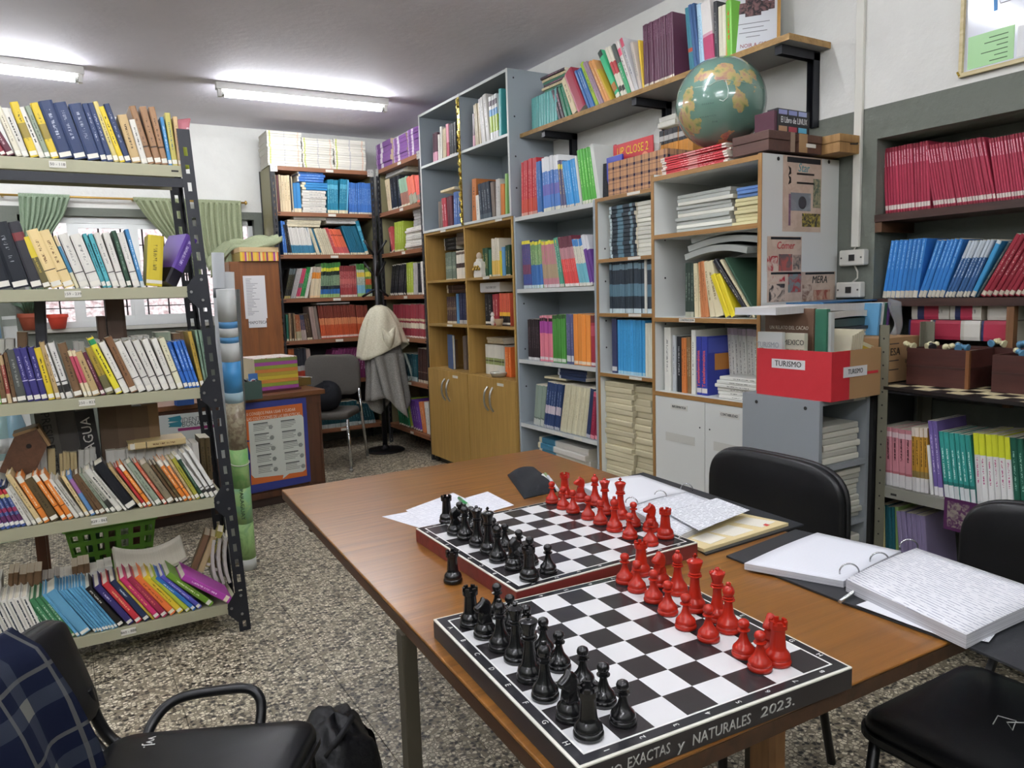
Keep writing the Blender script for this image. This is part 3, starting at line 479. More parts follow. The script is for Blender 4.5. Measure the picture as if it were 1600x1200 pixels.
S('lpink', 'pink white-footed', 't', '#d08a94', '#5a3038', ((0, .22, '#dcdada'), (.22, .26, '#b86a74'), (.84, .93, '#e4ccd0')), lo=.45, hi=.84, dens=.42); S('lmust', 'mustard', 't', '#b98a2e', '#3f2f14', ((0, .22, '#dcdada'), (.22, .32, '#8f7a4a'), (.86, 1, '#dccfc0')), lo=.4, hi=.85, dens=.45); S('lwht', 'thin white', 't', '#d9d9d6', None); S('lpurp', 'violet', 't', '#6a5a96', '#c0b8d6', ((0, .12, '#dcdada'),)); S('lteal', 'teal', 't', '#2f9088', '#d0e6e0', ((0, .2, '#d6dada'), (.2, .25, '#246f6a')), lo=.3, hi=.75, dens=.48); S('lyel', 'white yellow-topped', 't', '#dcdcda', '#b85a86', ((.7, 1, '#d0d62e'), (.0, .05, '#c9d0d0')), lo=.3, hi=.66, dens=.5); S('ldkgr', 'dark green', 't', '#1f5a48', '#8fb8a6', ((0, .1, '#c9d0cc'),)); S('lcrm', 'cream', 'f', '#cdbf86', None); S('ltl2', 'dark teal', 'f', '#23606a', None); S('lgrn', 'pale green', 'f', '#7f9a5a', None); S('lpur', 'lilac-grey', 'f', '#857a9c', None)
BOOKM = {}
def book_mesh(key, t, h, d, near):
    st = STY[key]; k = (key, round(t*2000), round(h*300), round(d*100), near)
    if k in BOOKM: return BOOKM[k]
    hard = st['typ'] == 'h' or near
    c = .0022 if hard else 0.0
    sq = .004 if hard else 0.0
    mats = [cover(st['base'], st['ink'], st['lo'], st['hi'], st['dens']), pages(st['pg'])]
    bands = sorted((b for b in st['bands'] if not (near and b[2] in ('#e6e2d8', '#dcd6bc') and b[0] < .08)), key=lambda b: b[1]-b[0], reverse=True)
    cuts = sorted({0, 1, *[b[0] for b in bands], *[b[1] for b in bands]})
    mb = MB(); r = min(.003, t*.25)
    def bm(z):
        mi = 0
        for b in bands:
            if b[0] <= z < b[1]:
                m_ = cover(b[2])
                if m_ not in mats: mats.append(m_)
                mi = mats.index(m_)
        return mi
    prof = [(0, r), (t*.18, 0), (t*.82, 0), (t, r)]
    for a, b in zip(cuts, cuts[1:]):
        mi = bm((a+b)/2)
        for (x0, y0), (x1, y1) in zip(prof, prof[1:]):
            mb.face([(x0, y0, a*h), (x1, y1, a*h), (x1, y1, b*h), (x0, y0, b*h)], mi)
        mb.face([(0, d, a*h), (0, r, a*h), (0, r, b*h), (0, d, b*h)], mi if b-a > .2 else 0)
        mb.face([(t, r, a*h), (t, d, a*h), (t, d, b*h), (t, r, b*h)], mi if b-a > .2 else 0)
    if hard:
        cc = min(c, t*.2)
        mb.face([(cc, d, 0), (0, d, 0), (0, d, h), (cc, d, h)]); mb.face([(t, d, 0), (t-cc, d, 0), (t-cc, d, h), (t, d, h)])
        for z, fl_ in ((0, 1), (h, 0)):
            for q in ([(0, r, z), (cc, r, z), (cc, d, z), (0, d, z)], [(t-cc, r, z), (t, r, z), (t, d, z), (t-cc, d, z)], [(0, r, z), (t*.18, 0, z), (t*.82, 0, z), (t, r, z)]): mb.face(q if not fl_ else q[::-1])
        mb.face([(cc, r+.001, 0), (cc, r+.001, h), (cc, d, h), (cc, d, 0)]); mb.face([(t-cc, r+.001, 0), (t-cc, d, 0), (t-cc, d, h), (t-cc, r+.001, h)])
        pgm = MB().box(cc, t-cc, r, d-sq, sq, h-sq).mesh('page_block', pages(st['pg']))
        lab = None
        sb = [b for b in st['bands'] if b[2] in ('#e6e2d8', '#dcd6bc') and b[0] < .08]
        if near and sb and t > .006:
            lab = MB().box(t*.07, t*.93, -.0006, .0004, sb[0][0]*h, sb[0][1]*h).mesh('spine_label', mat('#e4e0d4', .6))
        res = (mb, mats, pgm, lab)
    else:
        mb.face([(0, d, h), (0, r, h), (t*.18, 0, h), (t*.82, 0, h), (t, r, h), (t, d, h)][::-1], 1); mb.face([(0, d, 0), (0, r, 0), (t*.18, 0, 0), (t*.82, 0, 0), (t, r, 0), (t, d, 0)], 1)
        mb.face([(t, d, 0), (0, d, 0), (0, d, h), (t, d, h)], 1)
        res = (mb, mats, None, None)
    me = mb.mesh('book', mats); BOOKM[k] = (me, res[2], res[3]); return BOOKM[k]
BNAME = dict(b='book', p='paperback', v='encyclopedia_volume', m='magazine', t='textbook', w='workbook', f='folder')
BCAT = dict(b='book', p='paperback', v='volume', m='magazine', t='textbook', w='workbook', f='folder')
def new_book(key, t, h, d, mtx, label, group, near=False):
    st = STY[key]; me, pg, lb = book_mesh(key, t, h, d, near)
    o = D.objects.new(BNAME[st['kind']], me); COL.objects.link(o); o.matrix_world = mtx
    tag(o, label, BCAT[st['kind']], group)
    if pg: put('page_block', pg, o)
    if lb: put('spine_label', lb, o)
    return o
def orient(ax):                        # 1: spines face -y (x runs to the right); 0: spines face -x (row runs towards -y)
    return Matrix.Identity(3) if ax == 1 else Matrix(((0, 1, 0), (-1, 0, 0), (0, 0, 1)))
def px_on(px, ax, v, z):
    y = 500
    for _ in range(6):
        p = at(px, y, ax, v); p.z = z; y = pj(p)[1]
    return at(px, y, ax, v)
def sval(p, ax): return p.x if ax == 1 else -p.y
def row(ax, v, z, d, phrase, runs, near=False, jit=.02):
    """runs: 'x0 x1 n ytop dx key' per run, measured along the shelf edge of the photograph"""
    seq = []
    for line in runs.strip().split(';'):
        w = line.split()
        if not w: continue
        x0, x1, n, yt, dx, key = float(w[0]), float(w[1]), int(w[2]), float(w[3]), w[4], w[5]
        a, b = px_on(x0, ax, v, z), px_on(x1, ax, v, z); sa, sb = sval(a, ax), sval(b, ax)
        if dx == 'u':
            th = 0.0; h = at((x0+x1)/2, yt, ax, v).z-z
        else:
            tp = at(x0+float(dx), yt, ax, v); ds, dz = sval(tp, ax)-sa, tp.z-z
            th = math.atan2(-ds, dz); h = math.hypot(ds, dz)
        seq.append((sa, sb, n, h, th, key))
    cnt = {}; tot = {}
    for s in seq: tot[(STY[s[5]]['desc'], STY[s[5]]['kind'])] = tot.get((STY[s[5]]['desc'], STY[s[5]]['kind']), 0)+s[2]
    R3 = orient(ax)
    for qi, (sa, sb, n, h, th, key) in enumerate(seq):
        st = STY[key]; step = (sb-sa)/n
        t = max(.003, step*math.cos(th)-.0006)
        for i in range(n):
            dk = (st['desc'], st['kind']); cnt[dk] = cnt.get(dk, 0)+1
            if tot[dk] > 1: lab = f"{nth(cnt[dk])} {st['desc']} {NOUN[st['kind']]} from the left {phrase}"
            else:
                ref = STY[seq[qi-1][5]] if qi else (STY[seq[qi+1][5]] if len(seq) > 1 else None)
                lab = f"{st['desc']} {NOUN[st['kind']]} {phrase}" + (f", beside the {ref['desc']} {NOUN[ref['kind']]}" if ref and len(ref['desc'].split()) < 3 else '')
            hh = h*(1+random.uniform(-jit, jit*.3)) if n > 1 else h
            s = sa+i*step
            a = -th+random.uniform(-.006, .006)
            up = t*math.sin(a) if a > 0 else 0
            if ax == 1: loc = Vector((s, v+random.uniform(0, .006), z+up+.0008))
            else: loc = Vector((v+random.uniform(0, .006), -s, z+up+.0008))
            m = Matrix.Translation(loc) @ R3.to_4x4() @ Matrix.Rotation(a, 4, 'Y')
            new_book(key, t, hh, d*random.uniform(.93, 1.0), m, lab, f'books {phrase}', near)
def stack(ax, v, x0, x1, zb, zt, n, d, key, phrase, jit=.008, flip=False, z_is_px=True, group=None):
    """n books lying flat one on another, spines to the front; x0,x1 measured in the photograph, zb/zt heights in metres"""
    keys = key if isinstance(key, list) else [key]
    a, b = px_on(x0, ax, v, zb), px_on(x1, ax, v, zb); sa, sb = sval(a, ax), sval(b, ax)
    t = (zt-zb)/n; R3 = orient(ax)
    tot = {}
    for i in range(n):
        st = STY[keys[i % len(keys)]]; tot[st['desc']] = tot.get(st['desc'], 0)+1
    cnt = {}
    for i in range(n):
        k = keys[i % len(keys)]; st = STY[k]; cnt[st['desc']] = cnt.get(st['desc'], 0)+1
        s = sa+random.uniform(-jit, jit); L = (sb-sa)*random.uniform(.97, 1)
        loc = Vector((s, v+random.uniform(0, jit*1.5), zb+(i+1)*t)) if ax == 1 else Vector((v+random.uniform(0, jit*1.5), -s, zb+(i+1)*t))
        m = Matrix.Translation(loc) @ R3.to_4x4() @ Matrix.Rotation(random.uniform(-.03, .03), 4, 'Z') @ Matrix.Rotation(PI/2, 4, 'Y')
        lab = f"{st['desc']} {NOUN[st['kind']]} lying {phrase}" if tot[st['desc']] == 1 else f"{nth(cnt[st['desc']])} {st['desc']} {NOUN[st['kind']]} up, {phrase}"
        new_book(k, t-.0005, L, d*random.uniform(.95, 1), m, lab, group or f'pile of books {phrase}')

# ---------------------------------------------------------------- shelving
def plate(mb, o, u, w, H, pitch=.05, sw=.009, sh=.026, z0=0):
    """sheet-metal strip along z with a row of open slots"""
    u = Vector(u); o = Vector(o); Z = Vector((0, 0, 1)); a, b = (w-sw)/2, (w+sw)/2
    q = lambda x0, x1, z0, z1: mb.face([o+u*x0+Z*z0, o+u*x1+Z*z0, o+u*x1+Z*z1, o+u*x0+Z*z1])
    n = int(H/pitch); z = z0
    q(0, a, z0, z0+H); q(b, w, z0, z0+H)
    for i in range(n):
        s0 = z0+i*pitch+(pitch-sh)/2; q(a, b, z, s0); z = s0+sh
    q(a, b, z, z0+H)
def solid(o, t=.002):
    m = o.modifiers.new('thick', 'SOLIDIFY'); m.thickness = t; m.offset = 0; return o
def shear(mb, k):
    mb.v = [(x+k*z, y, z) for x, y, z in mb.v]; return mb
BLK = mat('#22242a', .45, .2); OLV = mat('#a3a187', .5, .1); LABEL = mat('#d9d7cd', .6); BOLT = mat('#9a9a98', .35, .9); INK = mat('#3a3a3c', .7)
LEAN = -.042
rack = E('metal_bookrack', 'freestanding black slotted-angle rack with olive metal shelves of leaning books', 'bookrack')
RX0, RXR, RY0, RY1 = -.46, .57, 3.15, 3.53
RZ = [1.893, 1.436, 1.037, .586, .131]
for (x, ux) in ((RXR-.045, 1), (RX0, 1)):
    for (y, uy) in ((RY0, 1), (RY1, -1)):
        m = MB(); plate(m, (x, y, 0), (1, 0, 0), .045, 2.03, .066, .014, .033)
        plate(m, (x+(.045 if x > 0 else 0), y, 0), (0, uy, 0), .045, 2.03, .066, .014, .033)
        solid(shear(m, LEAN).make('post', BLK, rack), .0025)
for i, z in enumerate(RZ):
    xr = RXR-.035+LEAN*z; xl = RX0+.01+LEAN*z
    m = MB().box(xl, xr, RY0+.002, RY1-.002, z-.0035, z).box(xl, xr, RY0+.002, RY0+.005, z-.042, z-.0035).box(xl, xr, RY1-.005, RY1-.002, z-.042, z-.0035)
    sh = m.make('shelf', OLV, rack)
    lx = [.115, .112, .128, .125, .2][i]
    pl = px_on([90, 114, 136, 155, 201][i], 1, RY0, z-.02)
    lb = B('shelf_label', LABEL, sh, pl.x-.026, pl.x+.026, RY0-.0005, RY0+.002, z-.031, z-.008)
    txt = ['50 - 118', '159 - 239', '250 - 823', '829 - 863', '860 - 888'][i]
    text('lettering', txt, .014, INK, lb, frame((pl.x, RY0-.001, z-.0195), (1, 0, 0), (0, 0, 1)))
    B('slot_hole', mat('#1a1a1c', .8), sh, xr-.045, xr-.02, RY0+.001, RY0+.0022, z-.024, z-.018)
    for xs, sgn in (((RXR-.045, -1), (RX0+.045, 1)) if i else ()):
        x = xs+LEAN*z
        g = MB(); y = RY0-.002
        g.face([(x+sgn*-.005, y, z-.1), (x-sgn*-.04, y, z-.1)] if False else [(x, y, z-.085), (x-sgn*.042, y, z-.085), (x-sgn*.042, y, z+.045), (x, y, z+.045), (x+sgn*.034, y, z-.002), (x+sgn*.034, y, z-.045)])
        solid(g.make('gusset_plate', BLK, rack), .002)
        for bx, bz in ((x-sgn*.02, z+.025), (x-sgn*.02, z-.055), (x+sgn*.02, z-.022)):
            MB().lathe([(.006, 0), (.005, .004)], 8).make('bolt', BOLT, rack, (bx, y-.001, bz), (PI/2, 0, 0))
MB().box(RX0+LEAN*1.8, RXR-.035+LEAN*1.8, RY0+.001, RY0+.004, 1.812, 1.846).make('cross_beam', BLK, rack)

# corner bookcases of slotted angle with brown shelves
BRN = mat('#8a5a3c', .5); DARK = mat('#2b2b2e', .6); OLIVE = mat('#85805f', .5); GALV = mat('#b9b9b2', .4, .3)
UB0, UB1, UBY = 1.64, 2.565, 6.62
UZ = [2.515, 2.13, 1.764, 1.383, 1.012, .63, .19]
ub = E('corner_bookcase', 'black slotted bookcase with brown shelves facing the room on the back wall', 'bookcase', group='slotted corner bookcases')
def metal_case(root, fr, W_, Dp, zs, side_mat):
    """fr: matrix; local x along the front, y into the wall"""
    for x, ux in ((0, 1), (W_, -1)):
        for y, uy in ((0, 1), (Dp, -1)):
            m = MB(); plate(m, (x, y, 0), (ux, 0, 0), .036, zs[0]+.005, .052, .007, .022); plate(m, (x, y, 0), (0, uy, 0), .036, zs[0]+.005, .052, .007, .022)
            o = solid(m.make('post', DARK, root), .002); o.matrix_local = fr
    for z in zs:
        m = MB().box(.004, W_-.004, .003, Dp-.003, z-.034, z).make('shelf', BRN, root); m.matrix_local = fr
        for x in (.05, W_-.05): MB().box(x-.012, x+.012, .0015, .004, z-.021, z-.014).make('slot_hole', mat('#1a1a1c', .8), m)
        l = MB().box(W_*.52, W_*.52+.07, .001, .004, z-.03, z-.008).make('shelf_label', LABEL, m)
    for x0, x1 in ((.002, .004), (W_-.004, W_-.002)):
        m = MB().box(x0, x1, .036, Dp, .15, zs[0]).make('side_panel', side_mat, root); m.matrix_local = fr
    m = MB().box(.004, W_-.004, Dp-.004, Dp-.001, .15, zs[0]-.03).make('back_panel', DARK, root); m.matrix_local = fr
    for x in (0, W_-.06):
        m = MB().box(x, x+.06, -.003, -.0005, zs[0]-.05, zs[0]+.012).make('corner_plate', GALV, root); m.matrix_local = fr
        for q in ((.015, -.03), (.015, -.008), (.045, -.008)):
            b = MB().lathe([(.005, 0), (.004, .004)], 8).make('bolt', BOLT, m, (x+q[0], -.003, zs[0]+q[1]), (PI/2, 0, 0))
metal_case(ub, Matrix.Translation((UB0, UBY, 0)), UB1-UB0, YB-UBY-.02, UZ, OLIVE)
ur = E('corner_bookcase', 'black slotted bookcase with brown shelves beside the wooden cabinet, at right angles', 'bookcase', group='slotted corner bookcases')
URX, URY0, URY1 = 2.576, 5.615, 6.585
metal_case(ur, Matrix(((0, 1, 0, URX), (-1, 0, 0, URY1), (0, 0, 1, 0), (0, 0, 0, 1))), URY1-URY0, XW-URX-.01, UZ, OLIVE)

# wooden cabinet with doors, grey case on top
WD = wood('#b5914f', '#a07e42', 2, 8, .45); WDE = wood('#ac8a4c', '#92733c', 1, 8, .45); WDI = wood('#a58344', '#8b6d36', 2, 8, .5)
CX, CY0, CY1, CYM = 2.576, 4.225, 5.605, 4.905
cab = E('wooden_cabinet', 'light oak veneer cabinet with open shelves above double doors', 'cabinet')
CD = XW-CX-.004
def yz_case(root, m_side, m_shelf, x0, x1, ys, z0, z1, shelves, back, t=.018, edge=None, top=True, bottom=True):
    for y in ys: B('side_panel', m_side, root, x0, x1, y-t/2, y+t/2, z0, z1)
    ylo, yhi = ys[0]+t/2, ys[-1]-t/2
    for a, b in zip(ys, ys[1:]):
        for z in shelves+([z1] if top else [])+([z0+t] if bottom else []):
            o = B('shelf', m_shelf, root, x0+.003, x1, a+t/2, b-t/2, z-t, z)
            if edge: B('edge_strip', edge, o, x0+.0005, x0+.003, a+t/2, b-t/2, z-t, z)
    if back: B('back_panel', back, root, x1-.006, x1, ylo, yhi, z0, z1-.02)
yz_case(cab, WD, WDE, CX, XW-.006, [CY0+.009, CYM, CY1-.009], .05, 1.87, [.785, 1.145, 1.49], WDI)
HND = mat('#b9b9b6', .28, .9)
for y0, y1 in ((CY0, CYM), (CYM, CY1)):
    ym = (y0+y1)/2
    for a, b, hs in ((y0+.004, ym-.001, 1), (ym+.001, y1-.004, -1)):
        dr = B('door', WD, cab, CX-.018, CX-.001, a, b, .055, .782, bevel=.0015)
        yh = (b-.035) if hs > 0 else (a+.035)
        pts = [(CX-.018, yh, .545), (CX-.042, yh-hs*.004, .575), (CX-.050, yh-hs*.006, .63), (CX-.042, yh-hs*.004, .685), (CX-.018, yh, .715)]
        MB().tube(chaikin(pts), .008, 8).make('handle', HND, dr)
    B('door_label', LABEL, cab, CX-.0185, CX-.018, ym-.19, ym-.10, .735, .755)
B('plinth', mat('#3a332a', .7), cab, CX+.03, CX+.05, CY0+.02, CY1-.02, 0, .05)
for y in (CY0+.04, CYM, CY1-.04): B('foot', mat('#2a2622', .6), cab, CX+.01, CX+.04, y-.02, y+.02, 0, .05)
for z, y in ((1.87, 5.25), (1.145, 5.2), (1.49, 4.6), (1.87, 4.4)): B('shelf_label', LABEL, cab, CX-.002, CX, y-.045, y+.045, z-.016, z+.0)
GRY = mat('#9aa4aa', .5); GRYD = mat('#929ca2', .55); EDG = mat('#c9ccc9', .5)
tc_ = E('grey_top_case', 'grey open bookcase standing on top of the wooden cabinet', 'bookcase')
TZ0, TZ1 = 1.871, 2.795; TZM = at(665, 258, 0, CX).z
yz_case(tc_, GRY, GRYD, CX-.004, XW-.006, [CY0+.009, CYM, CY1-.009], TZ0, TZ1, [TZM], GRYD, edge=EDG)
for y in (CY0+.009, CYM, CY1-.009): B('edge_strip', EDG, tc_, CX-.007, CX-.004, y-.009, y+.009, TZ0, TZ1)
for z in (2.05, 2.25, 2.5, 2.74):
    for x in (CX+.04, XW-.07): MB().lathe([(.006, 0), (.006, .001)], 10).make('screw_hole', mat('#2a2c2e', .6), tc_, (x, CY0-.0005, z), (PI/2, 0, 0))
# gold tinsel down the middle post
tn = E('tinsel_strip', 'gold foil tinsel strip hanging down the grey case middle post', 'decoration', (CX-.012, CYM, TZ0))
GOLD = mat('#d9c060', .18, .9); GOLD2 = mat('#9c8a3a', .25, .9)
o1 = MB(); o2 = MB()
for i in range(150):
    z = .02+random.random()*.86; y = random.uniform(-.016, .016); a = random.uniform(0, PI); w = random.uniform(.006, .014); hgt = random.uniform(.01, .03)
    dx, dy = -abs(math.sin(a))*w*.5, math.cos(a)*w
    (o1 if i % 3 else o2).face([(-.004, y-dy/2, z), (-.004+dx, y+dy/2, z), (-.006+dx, y+dy/2+.003, z+hgt), (-.006, y-dy/2+.003, z+hgt)])
tag(o1.make('foil', GOLD, tn), kind='stuff'); tag(o2.make('foil_shade', GOLD2, tn), kind='stuff')
MB().box(.0, .003, -.016, .016, 0, .9).make('foil_backing', GOLD2, tn)

# grey bookcase, narrow case
u2 = E('grey_bookcase', 'grey open bookcase without a top, filled with bright textbooks', 'bookcase')
GX, GY0, GY1 = 2.576, 3.345, 4.21
GZ = [at(866, 328, 0, GX).z, at(866, 449.5, 0, GX).z, at(870, 567.5, 0, GX).z, at(870, 674, 0, GX).z]
for y in (GY0+.009, GY1-.009): B('side_panel', GRY, u2, GX, XW-.004, y-.009, y+.009, .0, GZ[0]+.012)
for z in GZ+[.10]:
    o = B('shelf', GRYD, u2, GX+.003, XW-.004, GY0+.018, GY1-.018, z-.025, z)
    B('edge_strip', EDG, o, GX, GX+.003, GY0+.018, GY1-.018, z-.025, z)
B('back_panel', GRYD, u2, XW-.012, XW-.006, GY0+.018, GY1-.018, .05, GZ[0])
for z, y in ((GZ[2], 3.85), (GZ[3], 3.75), (GZ[3], 3.55)): B('shelf_label', LABEL, u2, GX-.001, GX, y-.04, y+.04, z-.022, z-.004)
for z in (1.3, 1.0, .75, .5): MB().lathe([(.006, 0), (.006, .001)], 10).make('screw_hole', mat('#2a2c2e', .6), u2, (GX+.05, GY1-.0185, z), (PI/2, 0, 0))
EW = wood('#a47b48', '#86602f', 2, 14, .5); EWH = wood('#a47b48', '#86602f', 1, 14, .5); MEL = mat('#cfd4d2', .45); MELW = mat('#d6d8d4', .4)
u3 = E('narrow_bookcase', 'narrow white bookcase with brown edging holding dark magazines and paper stacks', 'bookcase')
NXF, NYA, NYB = 2.576, 2.735, 3.344
NZ = [at(975, 302, 0, NXF).z, at(975, 402, 0, NXF).z, at(978, 489.8, 0, NXF).z, at(980, 587, 0, NXF).z]
for y in (NYA+.009, NYB-.009):
    B('side_panel', MEL, u3, NXF+.004, XW-.004, y-.009, y+.009, 0, NZ[0]); B('edge_strip', EW, u3, NXF, NXF+.004, y-.009, y+.009, 0, NZ[0])
for z in NZ+[.08]:
    o = B('shelf', MEL, u3, NXF+.004, XW-.004, NYA+.018, NYB-.018, z-.019, z); B('edge_strip', EWH, o, NXF, NXF+.004, NYA+.018, NYB-.018, z-.019, z)
for z in NZ: B('shelf_label', LABEL, u3, NXF-.001, NXF, 2.97, 3.07, z-.016, z-.002)
B('back_panel', MEL, u3, XW-.01, XW-.005, NYA+.018, NYB-.018, 0, NZ[0]-.02)
for z in (1.05, 1.2, 1.42, 1.6): MB().lathe([(.005, 0), (.005, .001)], 10).make('screw_hole', mat('#2a2c2e', .6), u3, (NXF+.05, NYB-.0185, z), (PI/2, 0, 0))
# white bookcase with the globe
u4 = E('white_bookcase', 'deep white bookcase with brown edges, doors below and trade posters on its side', 'bookcase')
HX, HY0, HY1, HZ = 2.43, 2.075, 2.725, 1.888
H1 = at(1110, 357, 0, HX).z; H2 = at(1110, 497.5, 0, HX).z; H3 = at(1094, 620.5, 0, HX).z
for y, z1 in ((HY0+.009, HZ+.004), (HY1-.009, HZ+.012)):
    B('side_panel', MELW, u4, HX+.004, XW-.004, y-.009, y+.009, 0, z1); B('edge_strip', EW, u4, HX, HX+.004, y-.009, y+.009, 0, z1)
for z in (HZ, H1, H2, H3, .09):
    o = B('shelf', MELW, u4, HX+.004, XW-.004, HY0+.018, HY1-.018, z-.02, z); B('edge_strip', EWH, o, HX, HX+.004, HY0+.018, HY1-.018, z-.02, z)
B('back_panel', MELW, u4, XW-.01, XW-.005, HY0+.018, HY1-.018, 0, HZ-.02)
HYM = at(1101, 700, 0, HX).y
for a, b, s_ in ((HY0+.02, HYM-.0015, 'CONTABILIDAD'), (HYM+.0015, HY1-.02, 'INFORMATICA')):
    dr = B('door', MELW, u4, HX+.001, HX+.018, a, b, .1, H3-.022, bevel=.001)
    ym = (a+b)/2
    lb = B('door_label', mat('#d0cfc8', .6), dr, HX-.0005, HX+.001, ym-.055, ym+.055, H3-.075, H3-.05)
    text('lettering', s_, .017, INK, lb, frame((HX-.001, ym, H3-.062), (0, -1, 0), (0, 0, 1)), sx=.8)
    for yy in (HYM-.03, HYM+.03): 
        if a < yy < b: MB().lathe([(.004, 0), (.004, .001)], 8).make('screw_hole', mat('#2a2c2e', .6), dr, (HX+.0005, yy, H3-.14), (0, -PI/2, 0))
    B('tape_mark', mat('#c4c4bc', .7), dr, HX, HX+.001, ym-.1, ym+.09, H3-.23, H3-.19)
lb = B('shelf_label', LABEL, u4, HX-.001, HX, 2.44, 2.54, H2-.018, H2-.002); text('lettering', 'CONSTRUCCION', .013, INK, lb, frame((HX-.0015, 2.49, H2-.010), (0, -1, 0), (0, 0, 1)), sx=.85)
for z in (1.05, 1.2, 1.42, 1.6): MB().lathe([(.005, 0), (.005, .001)], 10).make('screw_hole', mat('#2a2c2e', .6), u4, (HX+.07, HY1-.0185, z), (PI/2, 0, 0))
for px, py in ((1216, 248), (1295, 253)):
    p = at(px, py, 1, HY0); MB().lathe([(.008, 0), (.008, .001)], 12).make('screw_hole', mat('#26282a', .6), u4, (p.x, HY0-.0005, p.z), (PI/2, 0, 0))
# long particle-board wall shelf on black brackets
ZS = 2.392
FX, FY0, FY1 = 2.652, 2.13, 4.222
CHIP = wood('#b08d5a', '#86683e', 1, 60, .7, 0, 2); MELG = mat('#8d8d8b', .5)
ws = E('wall_shelf', 'long particle-board wall shelf on three black brackets', 'shelf')
B('shelf_board', MELG, ws, FX+.002, XW, FY0+.002, FY1, ZS-.024, ZS); B('board_edge', CHIP, ws, FX, FX+.002, FY0, FY1, ZS-.025, ZS+.0005); B('board_edge', CHIP, ws, FX+.002, XW, FY0, FY0+.002, ZS-.025, ZS+.0005)
for yb in (2.20, 3.12, 3.98):
    b = E('bracket', None, None); b.parent = ws
    m = MB().box(FX+.02, XW, yb-.018, yb+.018, ZS-.031, ZS-.0255).box(FX+.02, FX+.024, yb-.018, yb+.018, ZS-.062, ZS-.031).box(FX+.024, XW, yb-.018, yb-.015, ZS-.062, ZS-.031).box(FX+.024, XW, yb+.015, yb+.018, ZS-.062, ZS-.031)
    m.make('arm', BLK, b)
    MB().box(XW-.04, XW-.001, yb-.018, yb-.015, ZS-.34, ZS-.031).box(XW-.04, XW-.001, yb+.015, yb+.018, ZS-.34, ZS-.031).box(XW-.005, XW-.001, yb-.018, yb+.018, ZS-.34, ZS-.031).make('upright', BLK, b)
    for z in (ZS-.1, ZS-.31): MB().lathe([(.006, 0), (.005, .004)], 8).make('bolt', BOLT, b, (XW-.006, yb, z), (0, -PI/2, 0))
# low grey case, its open side to the near
gl_ = E('low_grey_case', 'low grey shelf unit beside the white bookcase, its open shelves full of papers', 'shelf unit')
LX0, LX1, LY0, LY1, LZ = 2.308, 2.605, 1.70, 2.055, .948
GL = mat('#8c9296', .5)
B('side_panel', GL, gl_, LX0, LX0+.018, LY0, LY1, 0, LZ); B('side_panel', GL, gl_, LX1-.018, LX1, LY0, LY1, 0, LZ); B('back_panel', GL, gl_, LX0+.018, LX1-.018, LY1-.01, LY1, 0, LZ)
LSZ = [LZ, .70, .47, .25, .06]
for z in LSZ: B('shelf', GL, gl_, LX0+.018, LX1-.018, LY0, LY1-.01, z-.018, z)
for y, z in ((LY0+.06, LZ-.03), (LY1-.07, LZ-.03), (LY1-.04, .55)): MB().lathe([(.007, 0), (.007, .001)], 10).make('screw_hole', mat('#1c1d1f', .6), gl_, (LX0-.0005, y, z), (0, -PI/2, 0))
B('shelf_label', LABEL, gl_, LX1-.1, LX1-.03, LY0-.001, LY0, LZ-.016, LZ-.003)
# olive rack in front of the niche
QX, QY1, QY0 = 2.612, 1.675, .35
QZ = [.978, .60, .22]
ro = E('olive_metal_rack', 'olive angle-iron rack with grey metal shelves before the wall niche', 'rack')
OLP = mat('#757362', .55, .1); GRS = mat('#8a8a80', .5, .1)
for x, ux in ((QX, 1), (XW-.01, -1)):
    for y, uy in ((QY1, -1), (QY0, 1)):
        m = MB().box(min(x, x+ux*.035), max(x, x+ux*.035), min(y, y+uy*.003), max(y, y+uy*.003), 0, 1.21).box(min(x, x+ux*.003), max(x, x+ux*.003), min(y, y+uy*.04), max(y, y+uy*.04), 0, 1.21)
        ps = m.make('post', OLP, ro)
        if x == QX:
            for k in range(23): MB().lathe([(.0035, 0), (.0035, .0008)], 8).make('bolt_hole', mat('#1c1d1a', .7), ps, (x-.0003, y+uy*.02, .06+k*.05), (0, -PI/2, 0))
for i, z in enumerate(QZ):
    if i == 0: B('shelf', BLK, ro, QX+.003, XW-.012, QY0+.003, QY1-.004, z-.02, z-.012)
    else:
        m = MB().box(QX+.003, XW-.012, QY0+.003, QY1-.004, z-.004, z).box(QX+.002, QX+.004, QY0+.003, QY1-.004, z-.04, z-.004).make('shelf', GRS, ro)
        for k, yy in enumerate((1.60, 1.40, 1.36, 1.1)): MB().box(QX+.0005, QX+.002, yy-.011, yy+.011, z-.028, z-.02).make('slot_hole', mat('#1c1d1a', .7), m)

# ---------------------------------------------------------------- rows of books
P = "on the metal rack's top shelf"
row(1, 3.158, RZ[0], .15, P, '''-8 12 2 190 -34 crimson;12 26 1 190 -34 maroon;26 36 1 166 -34 creamth;36 47 1 170 -34 whitetx;48 62 1 160 -34 yelpat;62 72 1 168 -34 whitetx;72 81 1 166 -34 graygreen;81 94 1 161 -34 yelpat;
94 117 1 158 -35 navyh;117 138 1 161 -34 navyh;138 159 1 163 -32 navyh;159 169 1 162 -31 navyh;169 179 1 161 -32 navyh;179 188 1 159 -35 palyel;188 197 1 167 -34 yellow;197 207 1 163 -36 navyh;207 222 1 180 -24 tanold;222 232 1 187 -20 white;
232 243 1 166 -31 brownc;243 254 1 167 -25 brownc;254 264 1 167 -22 brownc;264 270 1 183 -14 blueth;270 279 1 176 -13 olive;279 286 1 182 -9 tanred''', True, 0)
P = "on the metal rack's second shelf"
